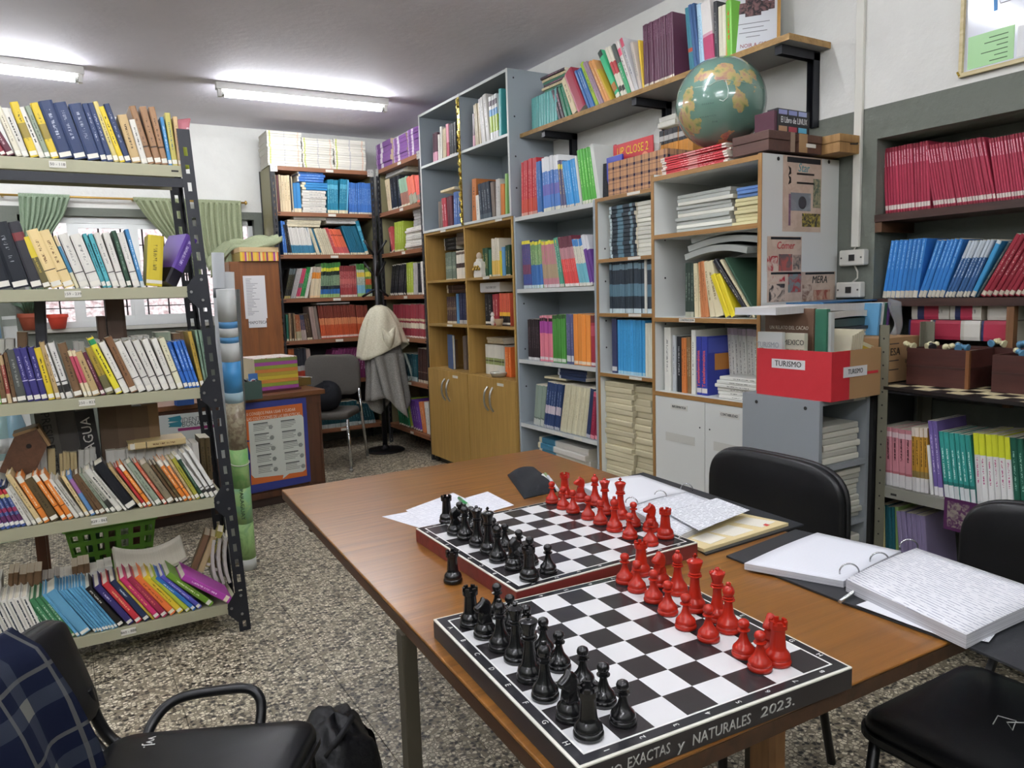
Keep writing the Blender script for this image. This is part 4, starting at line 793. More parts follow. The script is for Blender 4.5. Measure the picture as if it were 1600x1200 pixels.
row(1, 3.158, RZ[1], .16, P, '''-4 20 1 345 -36 blackb;20.6 49 1 350 -38 blackb;50 69 1 348 -38 darkred;69 82 1 372 -36 yeldark;82 101 1 361 -42 cream;101 119 1 362 -42 cream;119 125 1 369 -36 bluewh;126 142 1 367 -36 whser;143 161 1 368 -34 whser;161 168 1 366 -33 teal;168.5 176 1 366 -31 teal;
177 188 1 365 -31 whser;188.5 199 1 364 -28 whser;199.5 207 1 361 -25 dkgreen;209 220 1 364 -26 whser;220.5 227 1 359 -26 blue;229 254 1 369 3 yelworn''', True, 0)
pp = px_on(259, 1, 3.16, RZ[1])
new_book('purple', .05, .215, .13, Matrix.Translation((pp.x+.004, 3.185, RZ[1]+.022)) @ Matrix.Rotation(.42, 4, 'Z') @ Matrix.Rotation(.52, 4, 'Y'), "fat purple book leaning on the rack post on the metal rack's second shelf", "books on the metal rack's second shelf", True)
mg = E('curved_magazine', "pink and green magazine bowed behind the post on the rack's top shelf", 'magazine', at(287, 262, 1, 3.26), .75)
MB().grid(lambda u, v: (.035+.055*u*.0+.05*v*v-.02*v, u*.16, .20*v), 3, 10, 0, .006).make('cover', cover('#b9707a', '#e0d0d4'), mg)
MB().grid(lambda u, v: (.0346+.05*(v*.55)**2-.02*v*.55, -.0006+u*.16, .2*v*.55), 3, 8, 0, .007).make('cover_panel', cover('#a3b03a'), mg)
P = "on the metal rack's middle shelf"
row(1, 3.158, RZ[2], .15, P, '''-6 3 1 556 -14 green;3 12 1 556 -14 brownold;12.5 20 1 556 -16 brnred;21 28 1 552 -16 brownold;28 43 1 548 -20 grayold;44 54 1 546 -25 indigo;54.5 66 1 545 -25 indigo;66 76 1 544 -24 indigo;76.5 87 1 545 -24 yellow;88 96 1 536 -28 tanold;96.5 103 1 541 -30 whthin;
105 115 1 537 -30 whthin;117 131 1 538 -28 brownold;132 138 1 549 -27 redcrm;138.5 145 1 549 -27 redcrm;146 158 1 552 -30 tanold;159 166 1 552 -31 maroon;167 180 1 545 -33 mustpat;182 193 1 530 -46 lemon;194 205 1 537 -40 whser;205.5 217 1 529 -42 bwood;
217.5 230 1 536 -39 whser;231 242 1 535 -38 whser;243 254 1 534 -36 whser;255.5 266 1 532 -34 whser;267.5 277 1 531 -32 whser;278.5 288 1 530 -31 crmser;289 296 1 536 -28 royal;296 302 1 535 -26 royal;302 308 1 534 -26 royal;308 313 1 533 -25 royal;314 320.5 1 519 -21 olivey;321 325 1 517 -17 sage;325.5 331 1 517 -15 sage''', True, 0)
P = "on the metal rack's fourth shelf"
row(1, 3.158, RZ[3], .13, P, '''-6 42 6 767 -36 multi;43 51 1 765 -36 white;52 59 1 762 -40 graywh;60 69 1 744 -52 crmtan;70 80 1 747 -46 orange;81 96 1 752 -44 dkbrown;98 107 1 745 -48 orange;108 117 1 743 -46 orange;118 126 1 752 -44 whitetx;126.5 134 1 752 -42 graywh;135 142 1 746 -40 crmtan;143 151 1 745 -40 purblue;
152 158 1 746 -40 brownold;158.5 168 1 744 -44 brownold;168.5 175 1 742 -46 graygreen;176 184 1 742 -48 bwpic;184.5 195 1 737 -52 whitetx;195.5 200 1 738 -52 white;201 219 1 730 -55 blackfat;220 226 1 732 -50 tanold;226.5 232 1 732 -46 reddk;233 240 1 729 -48 orange;241 245 1 728 -46 graywh;
246 256 1 726 -48 graygreen;257 263 1 725 -47 salmon;264 276 1 728 -44 graybr;277 282 1 728 -42 brownold;283 288 1 727 -42 dkbrown;288.5 296 1 722 -44 orange;296.5 302 1 721 -42 orange;302.5 307 1 720 -40 crmtan;307.5 315 1 719 -40 yelgrn;315.5 322 1 720 -38 dkgreen;323 330 1 713 -50 whdot;330.5 337 1 709 -46 whdot;338 345 1 705 -44 whdot''', True, 0)
P = "on the metal rack's bottom shelf"
row(1, 3.158, RZ[4], .17, P, '''-30 14 4 962 -30 reddk;15 78 6 946 -38 whbw;84 120 4 941 -49 grnwh;121 127 1 931 -56 sky;128 147 1 930 -57 skyfat;149 186 8 925 -58 sky;187 198 1 922 -55 blacklt;201 213 1 919 -54 violetn;214 226 1 915 -54 redb;227 238 1 911 -55 navyb;238.5 243 1 909 -56 yelthin;
243.5 254 1 907 -57 magenta;255 266 1 906 -57 wine;267 279 1 905 -57 orangeb;280 291 1 905 -57 yellowb;292 301 1 905 -57 lime;302 310 1 905 -60 blueb;311 320 1 904 -61 violet;328 341 1 902 -69 leaf''', True, 0)
# a purple book leaning on the last one, half fallen
st = STY['orchid']; a = px_on(357, 1, 3.15, RZ[4]); tp = at(283, 906, 1, 3.15)
th = math.atan2(-(tp.x-a.x), tp.z-a.z)
new_book('orchid', .026, math.hypot(tp.x-a.x, tp.z-a.z), .17, Matrix.Translation((a.x-.0, 3.150, a.z)) @ Matrix.Rotation(-th, 4, 'Y'), "orchid-purple book slumped at the end of the metal rack's bottom shelf", 'books on the metal rack\'s bottom shelf', True)

# back rows of the two-sided rack: fore-edges and spines turned away
S('zpale', 'pale page-edged', 'p', '#cfcdc4', None, pg='#c9c6bb'); S('zbrown', 'brown page-edged', 'p', '#7a5f44', None, pg='#a08a68'); S('ztan', 'tan page-edged', 'p', '#c4b083', None, pg='#c9b88c'); S('zbox', 'tall brown card', 'f', '#5a463a', None, pg='#5a463a'); S('zdark', 'tall dark grey', 'f', '#3a3a40', None, pg='#3a3a40'); S('zgray', 'grey-brown fan-edged', 'f', '#6f6660', None, pg='#6f6660')
def backrow(z, runs, phrase, d=.13):
    row(1, 3.375, z, d, phrase, runs, False, .04)
backrow(RZ[2], '''-4 24 2 529 -3 zpale;30 46 1 520 -4 zbrown;60 78 1 462 -8 zdark;122 140 2 535 -8 zpale;162 175 1 494 u zbox;178 207 1 462 u zbox;150 212 4 528 u zpale;212 240 3 525 u zpale;250 274 1 519 u graygreen;276 300 2 518 u zbrown''', "in the rack's middle back row")
backrow(RZ[3], '''-8 24 3 730 -4 zpale;25 50 2 722 8 zpale;66 78 1 698 -6 zpale;78 90 1 703 -4 ztan;96 124 5 708 -4 ztan;124 152 3 704 -2 zpale;172 250 5 700 u zpale;250 316 6 694 u zpale;318 334 2 686 -6 dkbrown''', "in the rack's fourth back row")
backrow(RZ[4], '''-10 6 2 905 -4 zpale;8 24 2 895 6 zbrown;24 60 3 899 6 zbrown;62 90 3 905 4 zgray;90 140 6 903 2 zpale;118 146 3 886 -6 zbrown;146 182 3 892 -6 zpale''', "in the rack's bottom back row")
# books lying or tilted in the rack's back row
def loose(key, px, py, yv, t, L, d, rot, label, group, near=True):
    p = at(px, py, 1, yv)
    return new_book(key, t, L, d, Matrix.Translation(p) @ Matrix.Rotation(rot[2], 4, 'Z') @ Matrix.Rotation(rot[0], 4, 'X') @ Matrix.Rotation(rot[1], 4, 'Y'), label, group, near)
loose('cream', 200, 694, 3.33, .027, .215, .14, (0, PI/2, 0), "cream paperback lying on the fourth shelf's pale back-row books", 'loose books on the metal rack')

# open book lying face down on the bottom back row
ob = E('open_book', "pale open book lying on the brown books at the back of the rack's bottom shelf", 'book', at(238, 893, 1, 3.36))
MB().grid(lambda u, v: ((u-.5)*.26, (v-.2)*.17, .012+.035*(2*u-1)**2+.05*v), 12, 4, 0, .014).make('page_block', pages('#d6d0bf'), ob)
MB().grid(lambda u, v: ((u-.5)*.265, (v-.2)*.175, -.004+.035*(2*u-1)**2+.05*v), 12, 4, 0, .003).make('cover', mat('#4a4640', .6), ob)
for i, (px, py, rx, key) in enumerate(((297, 878, .5, 'zbrown'), (308, 880, .6, 'ztan'), (318, 872, .45, 'olive'), (330, 880, .5, 'dkbrown'))):
    loose(key, px, py+12, 3.34+.01*i, .026, .16, .12, (.0, .42, -.2), f"{nth(i+1)} tilted brown book behind the lime and violet books, bottom rack shelf", 'tilted books behind the bottom rack row')
for i in range(3):
    o = MB().grid(lambda u, v: (.02*i+.05*(v-.5)**2*(1), u*.15, v*.2), 2, 8, 0, .012).make('magazine', pages('#c9c8c4'), None, at(338, 915, 1, 3.33)+Vector((0.005*i, 0, 0)))
    tag(o, f"{nth(i+1)} curled grey magazine against the rack post on the bottom shelf", 'magazine', 'curled magazines at the bottom rack post')

P = "on the corner bookcase's second shelf"
row(1, UBY+.03, UZ[1], .2, P, '''427.5 431 1 272 u fcream;431 435 1 273 u fcream;435 438.5 1 274 u fmaroon;439 442 1 273 u fcream;442 456 3 274 u fcream;456.5 458 1 277 u fblack;458 460 1 276 u fcream;460.5 466 1 286 u fblue2;466 472 1 286 u fblue2;
512.5 529 5 280 -1 fteal;530 541 4 280 2 fteal;541.5 544 1 281 2 fltblue;546 559 5 285 -1 froyal;560 584 9 285 -1 froyal''')
P = "in the middle pile, corner bookcase's second shelf"
z0 = UZ[1]
stack(1, UBY+.03, 473.5, 511, z0, at(490, 297.5, 1, UBY+.03).z, 8, .2, 'fwhite', P)
stack(1, UBY+.03, 471.5, 514, at(490, 297, 1, UBY+.03).z+.001, at(490, 285, 1, UBY+.03).z, 3, .2, 'fblue2', P+', upper part')
stack(1, UBY+.03, 466, 508, at(490, 284.6, 1, UBY+.03).z+.001, at(490, 268.5, 1, UBY+.03).z, 4, .19, 'froyal', P)
P = "on the corner bookcase's third shelf"
row(1, UBY+.03, UZ[2], .2, P, '''443.5 449.5 2 345 -5 froyal;450 457 2 351 -8 fblack;457.5 491 13 355 -9 fwhblue;491.5 495 1 356 -14 fpetrol;495.5 501 2 357 -14 fcrm2;501.5 504 1 357 -15 fpetrol;504.5 523 6 357 -15 fcrm2;523.5 529 2 356 -16 fpink;529.5 548 9 358 -17 fsalmon;548.5 571 8 353 -16 fpetrol;571.5 577 1 346 -16 fteal''')
zz = at(470, 354.5, 1, UBY+.03).z
stack(1, UBY+.04, 449, 502, zz+.002, zz+.062, 3, .2, 'fcrm2', "above the corner bookcase's white and blue textbooks")
stack(1, UBY+.04, 459, 511, zz+.063, zz+.10, 2, .2, 'fwhite', "topmost above the corner bookcase's white and blue textbooks")
stack(1, UBY+.04, 511, 560, zz+.035, zz+.085, 3, .2, 'fgraywh', "above the corner bookcase's salmon textbooks")
P = "on the corner bookcase's fourth shelf"
row(1, UBY+.03, UZ[3], .2, P, '''444 453.5 6 420 9 fdkmul;454 462 4 420 11 fgraywh;462.5 468.5 2 420 11 fpinkw;469 475.5 3 418 11 fgreen;476 481 2 418 10 fwhite;484 500.5 7 417 5 forcrm;501 516.5 6 411 1 fmulgr;517 531.5 6 410 1 fmulgr;532.5 558.5 11 415 u fredser;559.5 572 5 412 u fmulyw;572.5 582 4 418 u fmulst''')
P = "on the corner bookcase's fifth shelf"
row(1, UBY+.03, UZ[4], .2, P, '''448.5 452 1 492 -2 ftealg;453 456.5 1 490 -2 ftan;457 460 1 490 -3 fbrn;461 464 1 490 -3 ftan;464.5 472 3 492 -4 fpic;472.5 480 3 492 -5 fmixb;480.5 489 2 491 -7 fbrn;490 497.5 2 479 -8 fpkgray;498 502.5 1 479 -8 fgray;503 560 30 478 -7 forser;560.5 579 8 477 -5 forser''')
st_ = at(520, 477, 1, UBY+.03).z
stack(1, UBY+.04, 494, 546, st_+.01, st_+.025, 1, .2, 'fgraywh', "flat on the corner bookcase's orange-brown volumes")
P = "on the corner bookcase's sixth shelf"
row(1, UBY+.03, UZ[5], .2, P, '''452 462 2 546 -2 fborn;463 482 4 545 -4 fbgr;483 492 2 545 -8 fpkgray;508 516 2 548 13 fwinew;517 552 8 546 12 fwinew;553 575 5 545 5 fwinew''')
P = "on the corner bookcase's lowest shelf"
row(1, UBY+.03, UZ[6], .2, P, '''497 560 16 632 -3 fdkteal;561 588 7 632 -8 fdkteal''')
# cartons of white publications on top of the corner bookcase
S('topw', 'white yellow-striped', 'm', '#e2dfd2', None, ((.06, .1, '#c9d26a'), (.48, .52, '#c9c7c4'), (.88, .92, '#e0c8b0')), pg='#b9b8b4')
for x0, x1, yt in ((419.5, 473.5, 206), (474, 523, 217), (523.5, 573, 219)):
    zt = at((x0+x1)/2, yt, 1, UBY+.02).z
    stack(1, UBY+.01, x0, x1, UZ[0]+.001, zt, 13, .3, 'topw', 'on top of the corner bookcase, '+{419.5: 'window-side pile', 474: 'middle pile', 523.5: 'corner-side pile'}[x0], .004)
# same on the side bookcase
S('toppur', 'purple white-banded', 'b', '#7d4f92', None, ((.3, .45, '#d9d2d6'), (.03, .08, '#cbb9d0')), pg='#c2a684')
for x0, x1, yt, n in ((588.5, 612, 221, 5), (615, 637, 212, 7), (637.5, 658, 199, 9)):
    p = at((x0+x1)/2, yt, 0, URX+.02)
    stack(0, URX+.012, x0, x1, UZ[0]+.001, p.z, n, .26, 'toppur', 'on top of the side bookcase, '+{5: 'low corner pile', 7: 'middle pile', 9: 'tall cabinet-side pile'}[n], .004)
RV = URX+.03
P = "on the side bookcase's second shelf"
row(0, RV, UZ[1], .2, P, '''606 611.5 2 283 -6 fcream;612 627 3 279 -4 fblack;627.5 640 5 281 -6 fsagebr;640.5 651 2 280 -7 fsalgr;651.5 660.5 4 276 -5 fsalm2''')
p = at(603, 279, 0, RV)
stack(0, RV+.02, 601, 632, p.z+.012, p.z+.055, 2, .2, 'fgraywh', "tilted on the side bookcase's black textbooks", .01)
P = "on the side bookcase's third shelf"
row(0, RV, UZ[2], .2, P, '''608 611 1 362 -1 fblack;611.5 616 1 358 -6 fpink;616.5 630 5 348 -1 fyelgr''')
stack(0, RV+.01, 633, 664, UZ[2]+.001, UZ[2]+.19, 9, .22, 'fwhite', "in the side bookcase's untidy heap", .012)
stack(0, RV+.02, 645, 664, UZ[2]+.192, UZ[2]+.33, 5, .2, 'fgraywh', "on the heap of papers in the side bookcase", .012)
P = "on the side bookcase's fourth shelf"
row(0, RV, UZ[3], .2, P, '''609 633 8 416 3 fblkser;635 645 3 411 -1 fyelgr;645.5 652 2 411 -1 fgraywh;652.5 658 2 411 -1 fblack;659 665.5 2 409 -3 fwhite''')
P = "on the side bookcase's fifth shelf"
row(0, RV, UZ[4], .2, P, '''614 667.5 13 476 -1 fcrser''')
P = "on the side bookcase's sixth shelf"
row(0, RV, UZ[5], .2, P, '''628 652 8 551 -2 fdkteal;653 671.5 7 544 -1 fdkbr''')
P = "on the side bookcase's lowest shelf"
row(0, RV, UZ[6], .2, P, '''623 640 5 624 -5 fgrn2;641 645 1 624 -7 fyelgr;645.5 660 4 626 -8 fpurp;660.5 666 2 628 -7 forg;666.5 673 2 628 -5 fwhite''')

CV = CX+.02
P = "in the grey top case, upper window-side shelf"
row(0, CV, TZM, .2, P, '''676.5 683 3 209 -1 gmar;684 686.5 1 211 -1 fwhite;687 690 1 199 -1 fwhite;691 697 2 202 -1 gtan;697.5 701.5 1 195 -2 gpink;702 712 3 195 -1 fblack''')
P = "in the grey top case, upper near shelf"
row(0, CV, TZM, .2, P, '''738 742 2 178 -1 gmar;742.5 751 3 164 -4 gtan;751.5 759 2 155 -6 gmag;759.5 765 1 150 -7 gmag;766 778 3 152 -4 gE1;778.5 783 1 140 -1 gteal''')
P = "in the grey top case, lower window-side shelf"
row(0, CV, TZ0+.0, .2, P, '''685 691 2 315 -1 fgray;691.5 698 2 311 -3 gred;699 707 2 308 -3 fmaroon;708 718 3 301 -1 gblw''')
zz = at(700, 302, 0, CV).z
stack(0, CV+.01, 688, 711, zz+.02, zz+.04, 1, .18, 'fcream', "flat above the red and white books in the grey top case")
P = "in the grey top case, lower near shelf"
row(0, CV, TZ0, .2, P, '''736.5 743 1 281 -1 gorb;744 749 1 306 -2 fwhite;750 768 4 289 -5 gdk;768.5 774 2 286 -4 fgray;774.5 781 2 281 -1 gmag;781.5 788 2 288 -1 gor;788.5 791.5 1 272 -1 ggrn''')
W1, W2, W3 = 1.49, 1.145, .785
P = "on the oak cabinet's upper shelf, window side"
row(0, CV+.1, W1, .2, P, '''696 712 6 394 u wgray;713 727 5 391 u wwht''')
zz = at(703, 391, 0, CV+.1).z
stack(0, CV+.11, 694, 712, zz+.004, zz+.10, 3, .2, 'fblack', "on the oak cabinet's grey-green volumes"); stack(0, CV+.11, 712.5, 725, zz+.03, zz+.13, 3, .2, 'fgray', "on the oak cabinet's white black-dotted volumes")
P = "on the oak cabinet's upper shelf, near side"
row(0, CV+.04, W1, .2, P, '''754 763 3 387 u wgrn;763.5 767 1 390 u ftealg;768 780 4 372 u wcrm;780.5 783.5 1 392 u ryel;784 789 1 386 u wblue;789.5 796.5 2 383 u wgrn''')
P = "on the oak cabinet's middle shelf, window side"
row(0, CV+.09, W2, .2, P, '''698 713 5 463 u wmix;713.5 717 1 459 u wblue;717.5 729 4 458 u wnavy''')
zz = at(705, 459, 0, CV+.09).z
stack(0, CV+.1, 697, 727, zz+.006, zz+.07, 2, .2, 'fdkbr', "on the oak cabinet's dark gilded volumes")
P = "on the oak cabinet's middle shelf, near side"
row(0, CV+.05, W2, .2, P, '''757.5 769 2 459 u wblack;769.5 779 2 459 u wred;780 797 5 458 u worbl''')
zz = at(770, 458, 0, CV+.05).z
stack(0, CV+.03, 750, 780, zz+.006, zz+.075, 1, .2, 'gmag', "silver-grey, on the oak cabinet's red books")
P = "on the oak cabinet's lower shelf, near side"
row(0, CV+.06, W3, .2, P, '''758.5 788 7 539 u worn;788.5 798 3 542 u worg''')
zz = at(772, 538, 0, CV+.06).z
stack(0, CV+.05, 761, 787, zz+.006, zz+.05, 2, .2, 'gtan', "on the oak cabinet's white ornamented volumes")
P = "on the oak cabinet's lower shelf, window side"
row(0, CV+.09, W3, .05, P, '''702 708 1 531 u teltan;724 729 2 525 u fgray''')
p = at(709, 585, 0, CV+.02)
new_book('stblue', .02, .27, .19, Matrix.Translation((CV+.04, p.y, W3+.001)) @ Matrix.Rotation(-.25, 4, 'Z') @ Matrix.Rotation(PI, 4, 'Z') @ Matrix.Translation((0, -.19, 0)), "navy-blue book standing with its cover out on the oak cabinet's lower shelf", 'books on the oak cabinet', True)

GV = GX+.015
P = "on the grey bookcase's top shelf"
row(0, GV, GZ[0], .2, P, '''814 838.5 7 253 -1 nred;839 847 2 253 -4 nblue;848 875 6 248 -4 nwhbl;876 884 2 252 -6 nmix;885 905.5 5 254 -9 nltbl;906 909.5 1 245 -9 nwht;910.5 932 5 236 -10 ngrn;932.5 938 1 228 -12 nwht''')
P = "on the grey bookcase's second shelf"
row(0, GV, GZ[1], .2, P, '''817.5 830 5 377 -4 npurbl;831 848 6 378 -4 ngrbl;848.5 873.5 8 378 -6 npkgr;874.5 881 2 373 -11 nteal;882 904 7 372 -13 nwine;905 921 5 375 -13 nblwh;921.5 931 2 369 -15 npurwh''')
P = "on the grey bookcase's third shelf"
row(0, GV, GZ[2], .19, P, '''824.5 843 6 499 u oblack;844 863 6 493 u opink;864 883 6 492 u ogreen;884.5 895.5 3 491 u obluegr;896.5 922 4 491 u oorange;923 934 2 492 u omaroon''')
P = "on the grey bookcase's fourth shelf"
row(0, GV, GZ[3], .19, P, '''832.5 848 3 601 4 pgray;849 872.5 6 597 6 pnavy;873.5 914 11 601 8 pcream;914.5 920.5 1 608 7 pnavy2;921.5 934 2 612 6 pwine''')
zz = at(870, 595, 0, GV).z
stack(0, GV+.02, 871, 915, zz+.012, zz+.075, 3, .19, 'pnavy2', "on the grey bookcase's cream volumes")
stack(0, GV+.02, 849, 882, zz+.0, zz+.014, 1, .19, 'rcrm', "flat on the grey bookcase's navy volumes")
z5 = .10
P = "on the grey bookcase's lowest shelf"
stack(0, GV+.02, 843, 920, z5+.001, at(880, 693, 0, GV+.02).z, 9, .2, 'fwhblue', "at the grey bookcase's foot")


QV = NXF+.03
P_ = at(975, 396, 0, QV)
zt = NZ[0]-.05
stack(0, QV, 952.5, 994, NZ[1]+.001, zt, 13, .2, 'qdark', "on the narrow bookcase's top level, dark pile", .005)
stack(0, QV+.01, 995.5, 1019, NZ[1]+.001, zt, 13, .2, 'qwhite', "on the narrow bookcase's top level, pale pile", .005)
P = "on the narrow bookcase's second level"
row(0, QV, NZ[2], .2, P, '''952 1006 13 401 u qdark;1006.5 1010 1 400 u qwhite;1010.5 1019 2 402 u qdark''')
P = "on the narrow bookcase's third level"
row(0, QV, NZ[3], .2, P, '''955.5 963 1 498 u qnavy;965 1006.5 10 500 u qsky;1007.5 1019 3 504 u qwh2''')
zz = at(985, 498, 0, QV).z
stack(0, QV+.01, 962, 1019, zz+.004, zz+.02, 1, .2, 'pgray', "flat on the narrow bookcase's sky-blue magazines")
S('news', 'yellowed', 'm', '#cfc6a6', None, pg='#bdb492')
random.seed(5)
stack(0, QV, 945, 990, .081, NZ[3]-.05, 26, .22, 'news', "on the floor level of the narrow bookcase, window-side pile", .009)
stack(0, QV+.02, 992, 1020, .081, NZ[3]-.06, 22, .22, 'news', "on the floor level of the narrow bookcase, near pile", .009)
stack(0, QV-.01, 983, 1022, .081, .17, 4, .24, 'qwhite', "at the foot of the narrow bookcase's paper piles", .006)

HV = HX+.03
p1 = at(1104, 297, 0, HV+.02); p2 = at(1166, 291, 0, HV+.02)
S('graybind', 'grey ring', 'f', '#b0b4ae', None, pg='#9fa39c'); S('bluefol', 'blue', 'f', '#5a7fb8', None, pg='#8fa6c8'); S('cremfol', 'cream', 'f', '#cfc79a', None, pg='#c9c2a0')
random.seed(9)
stack(0, HV+.02, 1057, 1143, H1+.001, p1.z, 10, .3, ['graybind', 'qwhite', 'graybind'], "on the white bookcase's upper shelf, grey pile", .012)
stack(0, HV+.02, 1146, 1187, H1+.001, p2.z-.045, 7, .3, 'cremfol', "on the white bookcase's upper shelf, near pile", .01)
stack(0, HV+.02, 1150, 1188, p2.z-.044, p2.z, 3, .3, 'bluefol', "on the cream folders in the white bookcase", .006)
P = "on the white bookcase's middle shelf"
row(0, HV+.02, H2, .24, P, '''1069 1083 3 411 u rgrn;1084 1094 3 412 -2 rcrm;1094.5 1101 2 410 -4 rorg;1101.5 1107 1 409 -8 rorg;1108 1116 1 410 -12 rcrm;1117 1130 1 412 -18 rcrm;1133 1150 2 432 -24 ryel;1168 1176 1 409 -55 rblk;1177 1181 1 408 -53 rcrm;1181.5 1186 1 405 -50 rgrnf''', False, 0)
for i, (dy, key) in enumerate(((0, 'graybind'), (.035, 'graybind'), (.07, 'qwhite'))):
    y0 = at(1066, 400, 0, HV).y; zb = at(1120, 404, 0, HV).z+.004+i*.036
    o = MB().grid(lambda u, v: (.02+v*.28, -u*.42*(1 if i else .85), .03*math.sin(u*PI*.9)+.004*math.sin(v*9)), 14, 4, 0, -.026).make('ring_binder', mat('#a9ada8', .5), None, (HV, y0-.02*i, zb))
    tag(o, f"{nth(i+1)} sagging grey binder up in the heap on the middle shelf's books", 'binder', 'sagging binders in the white bookcase')
P = "on the white bookcase's lower shelf"
row(0, HV+.01, H3, .24, P, '''1037 1047 1 512 u telwh;1050 1055 1 524 u telgr;1056 1063 1 526 u telbk;1064 1072 2 528 -1 telor;1073 1079 2 527 -2 teltan;1079.5 1086 1 516 u telwh;1087 1094.5 1 526 -1 telblue;1095 1103.5 1 526 -1 telblue''', False, 0)
row(0, HV+.14, H3, .13, "behind the blue books on the white bookcase's lower shelf", '''1140 1187 8 513 -5 telser''')
stack(0, HV+.0, 1119, 1186, H3+.001, at(1150, 591, 0, HV).z, 6, .2, 'rwht', "on the white bookcase's lower shelf by the red box", .012)
# cover of the front blue telematics book
a = px_on(1103.5, 0, HV+.01, H3)
tb = E('book_cover_print', None, None); D.objects.remove(tb)
bk = [o for o in D.objects if o.get('label', '').startswith('second royal blue book') and 'lower shelf' in o['label']]
if bk:
    o = bk[0]; bb = o.data; tt = max(v.co.x for v in bb.vertices); hh = max(v.co.z for v in bb.vertices); dd = max(v.co.y for v in bb.vertices)
    MB().box(tt, tt+.0006, dd*.22, dd*.8, hh*.42, hh*.70).make('cover_panel', mat('#c8843a', .5), o)
    MB().box(tt, tt+.0004, dd*.05, dd*.95, hh*.72, hh*.97).make('cover_map', mat('#4a58b4', .5), o)
for o in bk:
    tt = max(v.co.x for v in o.data.vertices); hh = max(v.co.z for v in o.data.vertices)
    text('lettering', 'Teleinformática', hh*.10, mat('#e0606a', .5), o, frame((tt/2, -.0008, hh*.45), (0, 0, 1), (-1, 0, 0)), sx=1.0)
bk1 = [o for o in D.objects if o.get('label', '').startswith('first royal blue book') and 'lower shelf' in o['label']]
for o in bk1:
    tt = max(v.co.x for v in o.data.vertices); hh = max(v.co.z for v in o.data.vertices)
    text('lettering', 'Teleinformática', hh*.10, mat('#e0606a', .5), o, frame((tt/2, -.0008, hh*.45), (0, 0, 1), (-1, 0, 0)))

SV = FX+.02
P = "on the long wall shelf"
row(0, SV, ZS, .17, P, '''829.5 870 10 155 -1 steal;872 882 2 143 -12 sdark;882.5 892 2 139 -12 sgrbk;894 902 1 127 -18 scrm;903 917 1 119 -22 swine;918.5 929.5 3 113 -22 sblue;930 935.5 1 102 -25 slime;936 943 2 100 -26 spurp;944 953 2 99 -26 sor;953.5 957 1 111 -22 syel;
962 969 1 84 -30 sgrn;970.5 979 2 78 -27 swhred;979.5 985 1 73 -26 swhgrn;986 991 1 68 -26 swhpk;992 997 1 63 -26 snvwh;997.5 1002 1 68 -14 spkw;1002.5 1005 1 64 -8 syel''', False, 0)
row(0, SV, ZS, .19, P+' plum set', '''1005.5 1053 12 41 -3 splum''', False, .004)
row(0, SV, ZS, .18, P+"'s near half", '''1077 1084 2 14 -8 steal2;1084.5 1093 2 9 -10 stblue;1093.5 1100 2 8 -6 sltbl;1100.5 1116 1 8 -8 spkwh;1116.5 1122 1 4 -3 sblkw;1123 1134 2 12 -2 scrmf;1134.5 1143 1 3 -2 sbrgrn''', False, 0)
zz = at(868, 135, 0, SV).z
stack(0, SV+.01, 845, 882, zz+.0, zz+.10, 6, .18, ['sgrbk', 'scrm', 'sdark'], "tumbled on the wall shelf's turquoise workbooks", .015)

KV = 2.975
P = "on the niche's top shelf"
row(0, KV, 1.646, .15, P, '''1376 1380 1 231 2 kcrimw;1383 1453 15 233 -4 kcrim;1458 1494 8 229 -16 kcrim;1495 1556 14 225 -18 kcrim;1557 1640 17 217 -14 kcrim''', False, .008)
P = "on the niche's middle shelf"
row(0, KV-.02, 1.301, .17, P, '''1377 1432 8 377 14 kblue;1433 1474 6 377 30 kblue;1475 1514 7 378 38 kblwh;1515 1523 1 377 42 kltb;1524 1529 1 380 50 kdk;1531 1640 12 368 56 kwine''', False, .008)
P = "on the olive rack's pink shelf"
LV = QX+.022
row(0, LV, QZ[1], .2, P, '''1372 1424 5 666 -1 lpink;1425 1449.5 4 667 -2 lmust;1453 1458 1 696 -6 lwht;1459 1474 2 657 -11 lpurp;1475.5 1524 6 674 -10 lteal;1526 1584 6 676 -7 lyel;1585 1640 5 684 -9 ldkgr''', False, .01)
P = "on the olive rack's lowest shelf"
row(0, LV+.02, QZ[2], .2, P, '''1373 1382 2 788 -1 lcrm;1383 1398 3 790 -2 ltl2;1399 1405 1 792 -2 lgrn;1407 1452 6 797 -8 lpur''', False, .02)
# dictionaries lying in the niche behind the olive rack
S('dict', 'thick tricoloured', 'b', '#d2cfc2', '#8a8a80', ((.16, .34, '#2b3258'), (.34, .72, '#b02f4a')), pg='#c9c2ae'); S('dict2', 'thick red-labelled', 'b', '#d2cfc2', None, ((0, .08, '#2b3258'), (.08, .92, '#a92f46')), pg='#c9c2ae'); S('dictw', 'thick white', 'b', '#d6d3c8', None, ((.0, .08, '#c9c5b6'),), pg='#d6d0bd')
MV = KV-.03
zl0 = at(1500, 532, 0, MV).z; zl1 = at(1500, 500, 0, MV).z; zl2 = at(1500, 474, 0, MV).z
for i, (x0, x1, key) in enumerate(((1418, 1455, 'dict2'), (1457, 1504, 'dict2'), (1505, 1532, 'dictw'), (1534, 1584, 'dict2'))): stack(0, MV, x0, x1, zl0, zl1-.002, 1, .2, key, f"in the niche, {nth(i+1)} along the lower layer of dictionaries", group='dictionaries in the niche')
for i, (x0, x1, key) in enumerate(((1424, 1484, 'dict'), (1485.5, 1536, 'dict'), (1537.5, 1582, 'dictw'))): stack(0, MV, x0, x1, zl1, zl2, 1, .2, key, f"in the niche, {nth(i+1)} along the upper layer of dictionaries", group='dictionaries in the niche')
